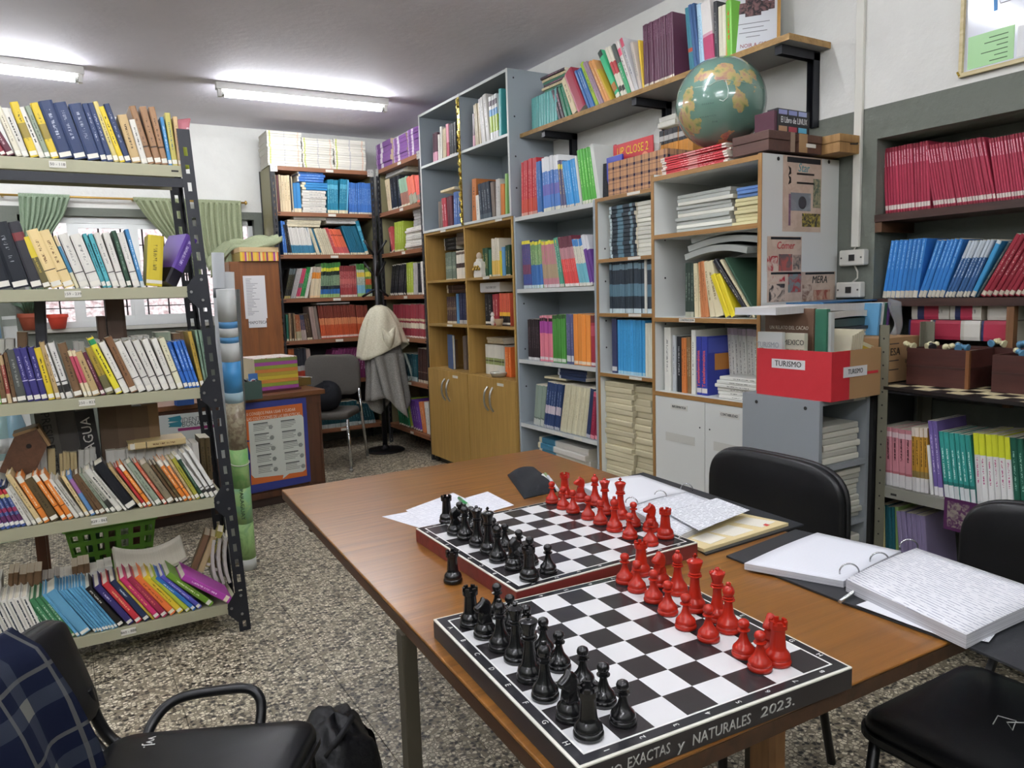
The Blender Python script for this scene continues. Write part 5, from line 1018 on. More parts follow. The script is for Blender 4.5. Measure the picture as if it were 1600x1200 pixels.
# papers in the low grey case
random.seed(3)
S('paper1', 'grey stapled', 'm', '#b9b8ac', None, pg='#9f9c8e'); S('paper2', 'pale', 'm', '#cfcdbf', None, pg='#aaa692')
stack(1, LY0+.012, 1288, 1346, .701, .845, 6, .3, ['paper2', 'paper1'], "on the low grey case's top level", .01)
stack(1, LY0+.012, 1288, 1348, .471, .665, 9, .3, ['paper1', 'paper1', 'paper2'], "on the low grey case's second level", .012)
stack(1, LY0+.012, 1306, 1350, .251, .40, 5, .3, ['paper2', 'paper1'], "on the low grey case's third level", .01)

# ---------------------------------------------------------------- the table
TZ = .75
TW = wood('#946128', '#633f18', 0, 8, .28, .35, 18, .4, '#794f1e')
TE = wood('#4a2f1a', '#332012', 1, 7, .5)
tb = E('reading_table', 'large worn wooden reading table carrying two chess boards and binders', 'table', (1.03, 1.57, 0))
def tl(p): return (p[0]-1.03, p[1]-1.57)
TC = [(.574, 2.457), (1.583, 2.452), (1.500, .655), (.487, .690)]
top = [tl(p) for p in TC]
MB().prism(top, TZ-.006, TZ, 0).make('tabletop', TW, tb, bevel=.003)
MB().prism([(x*.999, y*.999) for x, y in top], TZ-.030, TZ-.0062, 0).make('edge_band', TE, tb)
ap = [tl(p) for p in ((.60, 2.40), (1.53, 2.395), (1.455, .72), (.535, .745))]
for i in range(4):
    (x0, y0), (x1, y1) = ap[i], ap[(i+1) % 4]; v = Vector((x1-x0, y1-y0)).normalized(); n_ = Vector((v.y, -v.x))*.01
    # rails hang under the top, set back from the edge
    MB().prism([(x0+n_.x*15, y0+n_.y*15), (x1+n_.x*15, y1+n_.y*15), (x1+n_.x*17, y1+n_.y*17), (x0+n_.x*17, y0+n_.y*17)], TZ-.09, TZ-.0305).make('apron', TE, tb)
LEG = mat('#4b463a', .45, .3)
for x, y in ((.526, 1.31), (1.475, 1.27), (1.22, 2.12), (1.46, 2.12)):
    lx, ly = tl((x, y)); MB().box(lx-.0155, lx+.0155, ly-.0155, ly+.0155, 0, TZ-.0305).make('leg', LEG, tb, bevel=.002)
lx, ly = tl((.965, .80)); MB().box(lx-.02, lx+.02, ly-.02, ly+.02, 0, TZ-.0305).make('leg', wood('#8b6238', '#6f4a28', 2), tb)

# ---------------------------------------------------------------- chess boards
SQB = mat('#2c292b', .22, spec=.5); SQW = mat('#d9d9da', .22, spec=.5); BRD = mat('#26262a', .2, spec=.5); EDGW = mat('#d8d6ca', .4); CHALK = mat('#a9a9a4', .8)
def chessboard(cx, cy, rz, inner, outer, sidem, label, words):
    b = E('chess_board', label, 'chess board', (cx, cy, TZ), rz, 'chess boards')
    h = .035; o = outer/2; i_ = inner/2; q = inner/8; bo = i_+(o-i_)*.80
    MB().box(-o, o, -o, o, 0, h-.003).make('base', sidem, b, bevel=.001)
    MB().box(-o, o, -o, o, h-.003, h).make('rim', EDGW, b, bevel=.001)
    m = MB()
    for s in ((-bo, bo, -bo, -i_-.003), (-bo, bo, i_+.003, bo), (-bo, -i_-.003, -i_-.003, i_+.003), (i_+.003, bo, -i_-.003, i_+.003)): m.box(s[0], s[1], s[2], s[3], h, h+.0005)
    m.make('border', BRD, b)
    m = MB()
    for s in ((-i_-.003, i_+.003, -i_-.003, -i_), (-i_-.003, i_+.003, i_, i_+.003), (-i_-.003, -i_, -i_, i_), (i_, i_+.003, -i_, i_)): m.box(s[0], s[1], s[2], s[3], h, h+.0006)
    m.make('inlay_line', mat('#e0e0dc', .3), b)
    dk = MB().box(0, q, 0, q, h, h+.0006).mesh('square', SQB); wt = MB().box(0, q, 0, q, h, h+.0006).mesh('square', SQW)
    for u in range(8):
        for v in range(8): put('square', dk if (u+v) % 2 == 0 else wt, b, (-i_+u*q, i_-(v+1)*q, 0))
    mid = (i_+bo)/2+.001
    for k in range(8):
        for sx in (-1, 1):
            text('letter', 'ABCDEFGH'[k] if words else 'HGFEDCBA'[k], .0125, mat('#d9d9d4', .5), b, frame((sx*mid, i_-(k+.5)*q, h+.0008), (0, 1, 0) if not words else (0, -1, 0), (-1, 0, 0) if not words else (1, 0, 0)), depth=.0001)
            text('letter', str(k+1), .0125, mat('#d9d9d4', .5), b, frame((-i_+(k+.5)*q, sx*mid, h+.0008), (0, 1, 0), (-1, 0, 0)), depth=.0001)
    if words:
        def lx(px, py):
            p = at(px, py, 2, TZ+.017)-Vector((cx, cy, 0)); return p.x*math.cos(rz)+p.y*math.sin(rz)
        for wd, a0, a1, dz, sz in (('LABORATORIO', lx(845, 1240), lx(970, 1196), -.002, .020), ('EXACTAS', lx(980, 1194), lx(1046, 1168), .001, .021), ('y', lx(1060, 1166), lx(1070, 1160), -.001, .022), ('NATURALES', lx(1084, 1157), lx(1172, 1120), -.001, .022), ('2023.', lx(1190, 1115), lx(1241, 1094), .001, .021)):
            t_ = text('lettering', wd, sz, CHALK, b, Matrix.Identity(4), font_shear=.1); xs = [v.co.x for v in t_.data.vertices]; k = (a1-a0)/(max(xs)-min(xs))
            t_.data.transform(frame(((a0+a1)/2, -o-.0006, .0155+dz), (1, 0, 0), (0, 0, 1)) @ Matrix.Diagonal((k, 1, 1, 1)))
    def world(u, v):
        x, y = -i_+u*q, i_-v*q
        return Vector((cx+x*math.cos(rz)-y*math.sin(rz), cy+x*math.sin(rz)+y*math.cos(rz), TZ+h+.0007))
    return world
SIDEB = mat('#2b2728', .45); SIDER = wood('#7a2f2c', '#5e2422', 0, 9, .4)
near = chessboard(.762, .928, -.07, .449, .495, SIDEB, 'near chess board with black sides and chalk lettering on its edge', True)
far = chessboard(.970, 1.459, -.004, .452, .492, SIDER, 'far chess board with red wooden sides beside the loose papers', False)

# ---------------------------------------------------------------- chess pieces
def smooth_prof(p): return p
PAWN = [(.0188, 0), (.0190, .004), (.0180, .0065), (.0172, .0075), (.0178, .010), (.0165, .0145), (.0120, .0195), (.0112, .0205), (.0080, .026), (.0056, .034), (.0048, .040), (.0096, .0414), (.0098, .0428), (.0052, .0440), (.0050, .0452), (.0076, .0474), (.0090, .0510), (.0090, .0540), (.0075, .0576), (.0043, .0598), (.0008, .0606)]
BASE = [(.0208, 0), (.0210, .0045), (.0198, .0075), (.0190, .0085), (.0197, .0112), (.0180, .0170), (.0135, .0225), (.0128, .0238)]
ROOK = BASE+[(.0122, .030), (.0112, .042), (.0106, .052), (.0108, .0545), (.0138, .0565), (.0140, .062), (.0140, .0640), (.0098, .0640), (.0098, .0600), (.001, .0600)]
BISH = BASE+[(.0096, .031), (.0072, .044), (.0068, .052), (.0108, .0535), (.0110, .0548), (.0080, .0560), (.0086, .0575), (.0098, .0588), (.0070, .0602), (.0092, .0640), (.0104, .0680), (.0098, .0725), (.0068, .0775), (.0036, .0800), (.0046, .0820), (.0036, .0846), (.0008, .0856)]
QUEEN = BASE+[(.0104, .031), (.0078, .046), (.0074, .059), (.0118, .0605), (.0120, .0620), (.0088, .0635), (.0104, .0650), (.0106, .0662), (.0084, .0675), (.0102, .076), (.0138, .0850), (.0136, .0862), (.0112, .0872), (.0070, .0900), (.0034, .0912), (.0044, .0930), (.0030, .0955), (.0008, .0962)]
KING = BASE+[(.0112, .032), (.0086, .048), (.0080, .062), (.0126, .0635), (.0128, .0652), (.0094, .0665), (.0112, .0682), (.0114, .0695), (.0092, .0708), (.0110, .080), (.0148, .0905), (.0144, .0920), (.0110, .0945), (.0044, .0958), (.0034, .0970)]
def knight_mb(mb):
    mb.lathe(BASE+[(.0125, .0255), (.001, .0258)], 24)
    # horse head in side view (x forward), built from slices of different thickness
    prof = [(-.0120, .0245), (.0118, .0245), (.0102, .031), (.0060, .0375), (.0062, .0425), (.0128, .0450), (.0182, .0470), (.0196, .0505), (.0182, .0545), (.0120, .0585), (.0062, .0625), (.0040, .0680), (.0012, .0690), (-.0012, .0660), (-.0060, .0640), (-.0105, .0590), (-.0128, .0510), (-.0120, .0420), (-.0100, .0350), (-.0118, .0290)]
    cxx = sum(p[0] for p in prof)/len(prof); czz = sum(p[1] for p in prof)/len(prof)
    rings = []
    for y, s in ((-.0075, .66), (-.0052, .93), (0, 1), (.0052, .93), (.0075, .66)):
        b = len(mb.v)
        for x, z in prof:
            sz = s if z > .028 else min(1, s+.12)
            mb.v.append((cxx+(x-cxx)*sz, y*(1.25 if z < .035 else 1.0), czz+(z-czz)*(s if z > .028 else 1)))
        rings.append(b)
    n = len(prof)
    for r0, r1 in zip(rings, rings[1:]):
        for k in range(n):
            k2 = (k+1) % n; mb.f.append((r0+k2, r0+k, r1+k, r1+k2)); mb.m.append(0); mb.s.append(True)
    mb.f.append(tuple(rings[0]+k for k in range(n))); mb.m.append(0); mb.s.append(False)
    mb.f.append(tuple(rings[-1]+k for k in range(n-1, -1, -1))); mb.m.append(0); mb.s.append(False)
def piece_mesh(kind, m):
    mb = MB()
    if kind == 'pawn': mb.lathe(PAWN, 24)
    elif kind == 'rook':
        mb.lathe(ROOK, 24)
        for k in range(6):
            a = k*PI/3; c, s = math.cos(a), math.sin(a); pts = []
            for z in (.0638, .0695):
                for r, da in ((.0098, -.30), (.0141, -.30), (.0141, .30), (.0098, .30)): pts.append((r*math.cos(a+da), r*math.sin(a+da), z))
            mb.hexa(pts)
    elif kind == 'bishop':
        mb.lathe(BISH, 24)
    elif kind == 'queen':
        mb.lathe(QUEEN, 24)
        for k in range(9):
            a = k*2*PI/9; mb.lathe([(.0014, 0), (.0020, .0012), (.0006, .003)], 6, o=(.0124*math.cos(a), .0124*math.sin(a), .0856))
    elif kind == 'king':
        mb.lathe(KING, 24); mb.box(-.0018, .0018, -.0014, .0014, .0965, .1055); mb.box(-.0042, .0042, -.0014, .0014, .0998, .1028)
    else: knight_mb(mb)
    return mb.mesh('chess_piece', m)
PB = mat('#101012', .22, spec=.5, coat=.2); PR = mat('#a5200f', .26, spec=.45)
PM = {(k, c): piece_mesh(k, m) for k in ('pawn', 'rook', 'bishop', 'queen', 'king', 'knight') for c, m in (('black', PB), ('red', PR))}
FELT = {c: MB().lathe([(.0186, -.0012), (.0186, 0)], 20).mesh('felt_pad', mat('#2a2a2a', .9)) for c in ('black', 'red')}
def piece(kind, colr, p, label, group, rz=0):
    o = put('chess_'+kind, PM[(kind, colr)], None, (p.x, p.y, p.z+.0012), (0, 0, rz)); tag(o, label, 'chess piece', group); put('felt_pad', FELT[colr], o)
ORDER = ['rook', 'knight', 'bishop', 'queen', 'king', 'bishop', 'knight', 'rook']
fn = 'ABCDEFGH'
jit = lambda s=.05: random.uniform(-s, s)
random.seed(21)
def zp(px, py, z=TZ+.0357): 
    p = at(px, py, 2, z); return p
blk1 = [(255, 455), (328, 512), (408, 578), (490, 637), (560, 735), (640, 832), (770, 935), (865, 1032)]
side = {0: 'table-end ', 7: 'far '}
for k, (a, b) in enumerate(blk1):
    nm = ORDER[k]; two = ORDER.count(nm) == 2
    piece(nm, 'black', zp(660+a/3.333, 840+b/3.333), f"black {nm} on {'the ' + fn[k] + ' square' } of the near board's back row", 'black pieces on the near board', PI*.95+jit(.3))
for k in range(8):
    p = near(1.5+jit(), k+.5+jit(.08)); piece('pawn', 'black', p, f"black pawn before the {ORDER[k]} on file {fn[k]} of the near board", 'black pieces on the near board')
red1 = [('pawn', 115, 285, 'A'), ('pawn', 175, 325, 'B'), ('pawn', 257, 377, 'C'), ('pawn', 327, 437, 'D'), ('pawn', 415, 507, 'E'), ('pawn', 527, 567, 'F'), ('pawn', 700, 645, 'G'), ('pawn', 780, 712, 'H'), ('rook', 195, 245, 'A'), ('knight', 288, 297, 'B'), ('bishop', 375, 338, 'C'), ('king', 460, 420, 'D'), ('queen', 570, 470, 'E'), ('bishop', 625, 522, 'F'), ('knight', 835, 640, 'G'), ('rook', 868, 682, 'H')]
for nm, a, b, fl_ in red1:
    piece(nm, 'red', zp(940+a/3.1575, 820+b/3.1575), f"red {nm} on file {fl_} of the near board", 'red pieces on the near board', PI+jit(.3))
blk2 = [(352, 402), (390, 458), (437, 478), (493, 512), (545, 543), (588, 582), (662, 617), (732, 667)]
for k, (a, b) in enumerate(blk2):
    nm = ORDER[k]; piece(nm, 'black', zp(580+a/2.963, 680+b/2.963), f"black {nm}, {nth(k+1)} from the papers in the far board's back row", 'black pieces on the far board', .1+jit(.4))
for k in range(8):
    p = far(1.5+jit(), k+.5+jit(.08)); piece('pawn', 'black', p, f"black pawn, {nth(k+1)} from the papers in the far board's front row", 'black pieces on the far board')
red2 = [('pawn', 838, 313, 'first'), ('pawn', 890, 340, 'second'), ('pawn', 935, 357, 'third'), ('pawn', 1005, 387, 'fourth'), ('pawn', 1062, 410, 'fifth'), ('bishop', 1127, 442, 'sixth'), ('pawn', 1198, 476, 'seventh'), ('pawn', 1293, 507, 'eighth')]
red2b = [('rook', 898, 287), ('knight', 970, 303), ('bishop', 1037, 322), ('queen', 1083, 364), ('king', 1155, 384), ('pawn', 1215, 420), ('knight', 1295, 442), ('rook', 1362, 474)]
for nm, a, b, od in red2: piece(nm, 'red', zp(580+a/2.963, 680+b/2.963), f"red {nm}, {od} from the pencil case in the far board's front row", 'red pieces on the far board', PI+jit(.3))
for k, (nm, a, b) in enumerate(red2b): piece(nm, 'red', zp(580+a/2.963, 680+b/2.963), f"red {nm}, {nth(k+1)} from the pencil case in the far board's back row", 'red pieces on the far board', PI*.9+jit(.3))
piece('rook', 'black', at(708, 909, 2, TZ+.0012), 'spare black rook standing on the bare table top beside both boards', None)

# ---------------------------------------------------------------- papers, pencil case, binders on the table
def sheet(name, pts, z, m, parent=None, th=.0006, zs=None):
    P_ = [at(x, y, 2, z) for x, y in pts]; c = sum(P_, Vector())/len(P_)
    return MB().prism([(p.x-c.x, p.y-c.y) for p in P_], 0, th).make(name, m, parent, (c.x, c.y, z-th))
for i, (pts, z, lb) in enumerate((([(597, 807), (668, 794), (760, 812), (690, 835)], TZ+.0008, 'lower handwritten sheet under the far chess board corner'), ([(634, 797), (708, 770), (790, 808), (668, 820)], TZ+.0016, 'upper handwritten sheet with a green pen lying on it'), ([(727, 778), (762, 768), (803, 789), (760, 801)], TZ+.0022, 'small lined sheet sticking out behind the green pen'))):
    tag(sheet('paper_sheet', pts, z, ruled('#e2e3e9', '#a9adbc', .0085, -.1, True, .46, .22, 60)), lb, 'paper', 'loose papers by the far board')
pn = E('pen', 'green ballpoint pen lying on the loose handwritten sheets', 'pen'); a, b = at(717, 778, 2, TZ+.008), at(736, 793, 2, TZ+.008); d_ = (b-a)
MB().tube([a, a+d_*.72], .0048, 8).make('barrel', mat('#1f7a3a', .3), pn); MB().tube([a+d_*.72, a+d_*.92, b], .004, 8, rs=[.0048, .0038, .001]).make('tip', mat('#c9ccc8', .3), pn)
pc = E('pencil_case', 'flat black fabric pencil case open at one end showing pens', 'pencil case')
pts = [at(x, y, 2, TZ) for x, y in ((794, 742), (832, 732), (846, 736), (868, 770), (818, 780))]
q0, q1, q2, q3 = at(793, 743, 2, TZ), at(834, 731, 2, TZ), at(873, 768, 2, TZ), at(819, 780, 2, TZ)
MB().grid(lambda u, v: (q0*(1-u)*(1-v)+q1*(1-u)*v+q3*u*(1-v)+q2*u*v)+Vector((0, 0, .003+.038*(math.sin(PI*min(1, max(0, u)))**.45)*(math.sin(PI*v)**.45)*(.8+.2*math.sin(7*u+3*v)))), 16, 16, 0, -.0).make('pouch', cloth('#2b2d30', '#202225', 500), pc)
MB().grid(lambda u, v: (q0*(1-u)*(1-v)+q1*(1-u)*v+q3*u*(1-v)+q2*u*v)+Vector((0, 0, .001)), 2, 2, 0, .001).make('pouch_bottom', cloth('#2b2d30', '#202225', 500), pc)
for i, (x0, y0, x1, y1, hc) in enumerate(((848, 742, 861, 757, '#d9dcd8'), (852, 740, 866, 760, '#8fa66a'), (856, 744, 872, 766, '#c9ccd0'))):
    MB().tube([at(x0, y0, 2, TZ+.03), at(x1, y1, 2, TZ+.012)], .005, 8).make('pen_end', mat(hc, .4), pc)
# open ring binder at the far side
EDGEP = pages('#d3d4d8', '#9a9ba2', 2); PAPER = mat('#dfe1e6', .75); LINED = ruled('#e0e2e8', '#c6cbd8', .0085, -1.22)
def pages_px(name, pts, zb, zt, m, parent, curl=0):
    P_ = [at(x, y, 2, zt) for x, y in pts]; n = 10
    c = sum(P_, Vector())/4
    def fnn(u, v):
        p = P_[0]*(1-u)*(1-v)+P_[1]*u*(1-v)+P_[3]*(1-u)*v+P_[2]*u*v
        return Vector((p.x-c.x, p.y-c.y, curl*(math.sin(PI*u)) ))
    o_ = MB().grid(lambda u, v: fnn(u, v)-Vector((0, 0, .0008)), n, 6, 0, (zt-zb)-.0008, True, True).make(name, EDGEP, parent, (c.x, c.y, zt))
    MB().grid(fnn, n, 6, 0, .0006, True, True).make('top_page', m, o_)
    return o_
bA = E('ring_binder', 'open ring binder with printed sheets and cream index dividers at the far table edge', 'ring binder', group='open ring binders')
sheet('cover', [(925, 757), (1005, 738), (1256, 819), (1103, 866)], TZ+.004, mat('#23262b', .5), bA, .004)
dv = sheet('index_divider', [(1045, 838), (1150, 800), (1232, 817), (1100, 858)], TZ+.012, mat('#d9c796', .6), bA, .008)
WBX = ruled('#e6e2d6', '#cfc4a4', .007, .09)
for q_ in ([(1080, 841), (1104, 832), (1135, 840), (1110, 850)], [(1108, 831), (1138, 820), (1178, 828), (1146, 838)], [(1146, 816), (1166, 808), (1212, 815), (1190, 824)]): sheet('print_box', q_, TZ+.0124, WBX, bA, .0003)
sheet('red_mark', [(1192, 820), (1196, 818), (1203, 820), (1198, 822)], TZ+.0128, mat('#c03a34', .6), bA, .0003)
pages_px('page_stack', [(905, 758), (1000, 742), (1074, 768), (980, 792)], TZ+.006, TZ+.028, mat('#dcdde2', .75), bA, .005)
pages_px('page_stack', [(983, 793), (1073, 768), (1150, 795), (1062, 838)], TZ+.006, TZ+.026, ruled('#dfe1e6', '#9a9da6', .0085, .09, True, .45, .3, 60), bA, .004)
sheet('loose_sheet', [(1040, 800), (1120, 778), (1171, 797), (1092, 829)], TZ+.036, ruled('#e4e6ea', '#8a8d96', .0085, .09, True, .44, .34, 60), bA)
CHR = mat('#c3c6c8', .18, .95)
def ring(parent, px, py, zc, r, dirv):
    c = at(px, py, 2, zc); d2 = Vector(dirv).normalized()
    MB().tube([c+d2*(r*math.cos(a))+Vector((0, 0, r*.95*math.sin(a))) for a in [i*PI/12 for i in range(-1, 14)]], .0017, 6).make('ring', CHR, parent)
for px, py in ((987, 786), (1032, 775), (1073, 764)): ring(bA, px, py, TZ+.03, .017, (.6, -.8, 0))
# large open ring binder on the near right
bB = E('ring_binder', 'thick open ring binder full of handwritten lined sheets hanging over the table edge', 'ring binder', group='open ring binders')
COV = mat('#26282c', .55, bump=.1, bscale=300)
sheet('cover', [(1135, 868), (1243, 827), (1400, 862), (1316, 940)], TZ+.005, COV, bB, .004)
sheet('cover', [(1316, 940), (1405, 862), (1720, 945), (1600, 1048), (1522, 1014)], TZ+.005, COV, bB, .004)
pages_px('page_stack', [(1163, 880), (1277, 832), (1408, 861), (1318, 908)], TZ+.006, TZ+.020, LINED, bB, .003)
pages_px('page_stack', [(1322, 905), (1432, 856), (1650, 930), (1510, 992)], TZ+.006, TZ+.031, ruled('#dfe0e4', '#8f92a4', .0086, -1.83, True, .46, .24, 55), bB, .004)
sheet('loose_sheet', [(1338, 945), (1420, 915), (1540, 985), (1496, 1003)], TZ+.008, PAPER, bB)
sheet('loose_sheet', [(1530, 1000), (1560, 960), (1578, 962), (1545, 1003)], TZ+.009, ruled('#dfe1e6', '#8a8d96', .006, .06, True), bB)
for px, py in ((1327, 894), (1374, 876), (1420, 855)): ring(bB, px, py, TZ+.026, .019, (.75, -.66, 0))
MB().tube([at(1312, 940, 2, TZ+.012), at(1418, 868, 2, TZ+.012)], .0035, 8).make('ring_spine', CHR, bB)

# ---------------------------------------------------------------- chairs
VIN = mat('#0e0f12', .36, spec=.42, bump=.06, bscale=500); TUBEB = mat('#121315', .33, .1); RIM = mat('#0c0d0f', .5)
def rr(w, d, r, n=6, cx=0, cy=0):
    pts = []
    for sx, sy, a0 in ((1, 1, 0), (-1, 1, PI/2), (-1, -1, PI), (1, -1, 1.5*PI)):
        for k in range(n+1):
            a = a0+k*PI/2/n; pts.append((cx+sx*(w/2-r)+r*math.cos(a), cy+sy*(d/2-r)+r*math.sin(a)))
    return pts
def pad(pts, h, crown, mi=0, ins=.03, n=4):
    """upholstered pad: outline in local xy, crowned top"""
    mb = MB(); cx = sum(p[0] for p in pts)/len(pts); cy = sum(p[1] for p in pts)/len(pts); rings = []
    lev = [(1.0, 0), (1.0, h*.55), (.985, h*.85), (.955, h), (.8, h+crown*.45), (.5, h+crown*.85), (.2, h+crown)]
    for s, z in lev:
        rings.append(len(mb.v)); mb.v += [(cx+(x-cx)*s, cy+(y-cy)*s, z) for x, y in pts]
    k = len(pts)
    for a, b in zip(rings, rings[1:]):
        for i in range(k): mb.f.append((a+i, a+(i+1) % k, b+(i+1) % k, b+i)); mb.m.append(mi); mb.s.append(True)
    mb.f.append(tuple(range(rings[0]+k-1, rings[0]-1, -1))); mb.m.append(mi); mb.s.append(False)
    mb.f.append(tuple(range(rings[-1], rings[-1]+k))); mb.m.append(mi); mb.s.append(True)
    return mb
def black_chair(loc, rz, label, sh=.45, group='black vinyl chairs', back_h=(.52, .82), w=.47, backx=-.23, rear=.215, tilt=0, arch=.15, ex=.5):
    """local +x is where the sitter looks; seat centre at the origin"""
    t = E('black_chair', label, 'chair', loc, rz, group)
    tp = lambda P_, k=1: [(x, y*(rear+(.222-rear)*(x+.215)/.43)/.22*k) for x, y in P_]
    pad(tp(rr(.43, .44, .05)), .035, .012).make('seat', VIN, t, (0, 0, sh-.047))
    MB().prism(tp(rr(.445, .455, .055)), 0, .014).make('seat_rim', RIM, t, (0, 0, sh-.055))
    z0, z1 = back_h
    def outline():
        pts = [(-w/2+.03, 0), (w/2-.03, 0), (w/2-.008, .012), (w/2, .04)]; H_ = z1-z0
        for k in range(25):
            a = PI*k/24; c_, s_ = math.cos(a), math.sin(a)
            pts.append((w/2*math.copysign(abs(c_)**ex, c_), H_-arch+arch*abs(s_)**(ex+.1)))
        return pts+[(-w/2, .04), (-w/2+.008, .012)]
    ol = outline()
    R_ = Matrix(((0, -tilt, 1, backx), (1, 0, 0, 0), (0, 1, 0, z0), (0, 0, 0, 1)))
    m = pad(ol, .022, .008); me = m.mesh('backrest', VIN); me.transform(Matrix.Translation((0, 0, 0)) @ R_ @ Matrix.Translation((0, 0, -.012)))
    o = put('backrest', me, t); 
    m2 = pad([(x*1.02, y*1.02-.004) for x, y in ol], .014, .004); me2 = m2.mesh('back_shell', RIM); me2.transform(R_ @ Matrix.Translation((0, 0, -.024))); put('back_shell', me2, t)
    for s in (-1, 1):
        MB().tube([(.19, s*.19, sh-.06), (.21, s*.215, .0)], .0125, 10).make('leg', TUBEB, t)
        MB().tube([(-.17, s*(rear-.03), sh-.06), (-.235, s*(rear-.005), 0)], .0125, 10).make('leg', TUBEB, t)
        MB().tube([(-.05, s*(rear-.05), sh-.06), (-.20, s*(rear-.05), sh-.05), (-.245, s*(rear-.05), sh+.01), (backx-.03-tilt*.07, s*(rear-.055), z0+.07)], .011, 8).make('back_support', TUBEB, t)
    MB().tube([(.19, -.19, sh-.07), (.19, .19, sh-.07)], .010, 8).make('cross_tube', TUBEB, t); MB().tube([(-.17, -.19, sh-.07), (-.17, .19, sh-.07)], .010, 8).make('cross_tube', TUBEB, t)
    return t
c2 = black_chair((1.55, 1.463, 0), PI, 'black vinyl chair at the table edge before the low grey case', .45, back_h=(.50, .872), w=.49, backx=-.215)
c3 = black_chair((1.615, .705, 0), PI, 'black vinyl chair with a white scribble on its seat at the table corner', .455, back_h=(.50, .86), w=.49, backx=-.215)
# scribbled mark on the seat
MB().tube([(.06, -.02, .4665), (.02, -.03, .4665), (.01, .0, .4665), (.05, .012, .4665), (.03, -.008, .4665), (-.005, .018, .4665)], .0012, 5).make('scribble', mat('#c9c9c6', .7), c3)
C1L, C1R = (.116, 1.506, 0), -.603
c1 = black_chair(C1L, C1R, 'black vinyl armchair at the near corner with a plaid coat on its back', .46, back_h=(.50, .715), w=.32, backx=-.248, rear=.155, tilt=.33, arch=.05, ex=.28)
MB().tube(chaikin([(-.165, .17, .42), (-.165, .205, .445), (-.145, .235, .468), (-.105, .25, .482), (-.02, .258, .490), (.03, .26, .494), (.056, .256, .486), (.07, .248, .462), (.072, .22, .42)]), .0115, 12).make('armrest', TUBEB, c1)
MB().tube(chaikin([(-.262, .135, .56), (-.255, .145, .49), (-.235, .15, .44), (-.20, .15, .415), (-.10, .15, .41)]), .0125, 12).make('side_tube', TUBEB, c1)
text('scribble', 'vvJ.', .03, mat('#cfcfcc', .7), c1, frame((-.10, .085, .4725), (.2, -1, 0), (1, .2, 0)), depth=.0002)
# plaid coat over its back
def plaid(c, warp, hi, scale=9, ux=0, uy=2):
    m, n, l, p = base_mat('plaid'); p.inputs['Roughness'].default_value = .95; p.inputs['Specular IOR Level'].default_value = .15
    tc = n.new('ShaderNodeTexCoord'); sp = n.new('ShaderNodeSeparateXYZ'); l.new(tc.outputs['UV'], sp.inputs[0])
    def stripes(o):
        f = mth(n, l, 'FRACT', mth(n, l, 'MULTIPLY', o, scale)); a = mth(n, l, 'LESS_THAN', mth(n, l, 'ABSOLUTE', mth(n, l, 'SUBTRACT', f, .5)), .12)
        b = mth(n, l, 'LESS_THAN', mth(n, l, 'ABSOLUTE', mth(n, l, 'SUBTRACT', f, .12)), .03); return a, b
    a1, b1 = stripes(sp.outputs[0]); a2, b2 = stripes(sp.outputs[1])
    s_ = mth(n, l, 'MULTIPLY', mth(n, l, 'ADD', a1, a2), .5); col = mix(n, l, s_, c, warp); col = mix(n, l, mth(n, l, 'MULTIPLY', mth(n, l, 'MAXIMUM', b1, b2), .5), col, hi)
    col = mix(n, l, mth(n, l, 'MULTIPLY', a1, a2), col, hi)
    l.new(col, p.inputs['Base Color']); return m
def add_uv(o, fn):
    me = o.data; uv = me.uv_layers.new(name='UVMap')
    for lp in me.loops: uv.data[lp.index].uv = fn(me.vertices[lp.vertex_index].co)
coat = E('plaid_coat', 'navy and grey plaid wool coat hung over the near armchair back', 'coat', C1L, C1R)
def cf(u, v):
    # v 0 hem at the rear, over the top edge, to hem at the front; u across the chair back
    L = [(-.41, .12), (-.40, .35), (-.39, .55), (-.38, .68), (-.335, .748), (-.27, .71), (-.225, .61), (-.19, .50), (-.17, .40), (-.16, .30)]
    f = v*(len(L)-1); i = min(int(f), len(L)-2); w = f-i
    x = L[i][0]*(1-w)+L[i+1][0]*w; z = L[i][1]*(1-w)+L[i+1][1]*w
    k = max(0, v-.45)
    y = .045-.40*u-.05*(1-u)*k+.012*math.sin(9*v+4*u)
    return (x+.016*math.sin(15*u+2.5*v)*(1-math.exp(-((v-.45)*5)**2)), y, z-.02*(1-u)*math.exp(-((v-.45)*4)**2)*0)
PLM = plaid('#10162a', '#3c424c', '#66665f', 3.2)
body = MB().grid(cf, 24, 40, 0, .012).make('coat_body', PLM, coat)
add_uv(body, lambda c: (c.y*2.4, (c.z if c.x < -.335 else 1.476-c.z)*2.4))
# black bag on the floor under the chair
bag = E('black_bag', 'crumpled black nylon bag on the floor under the near armchair', 'bag', (.515, 1.80, 0))
MB().grid(lambda u, v: (.10*math.cos(2*PI*u)*math.sin(PI*v)**.7*(1+.12*math.sin(11*u*PI+4*v)), .15*math.sin(2*PI*u)*math.sin(PI*v)**.7*(1+.1*math.sin(7*PI*u)), .15*(1-math.cos(PI*v))+.012*math.sin(19*u+23*v)), 40, 18).make('bag_body', mat('#15161a', .5, bump=.5, bscale=30), bag)
MB().tube([(-.05, -.08, .25), (-.02, -.10, .30), (.03, -.05, .31), (.05, .04, .26)], .008, 6).make('strap', mat('#1b1c20', .7), bag)
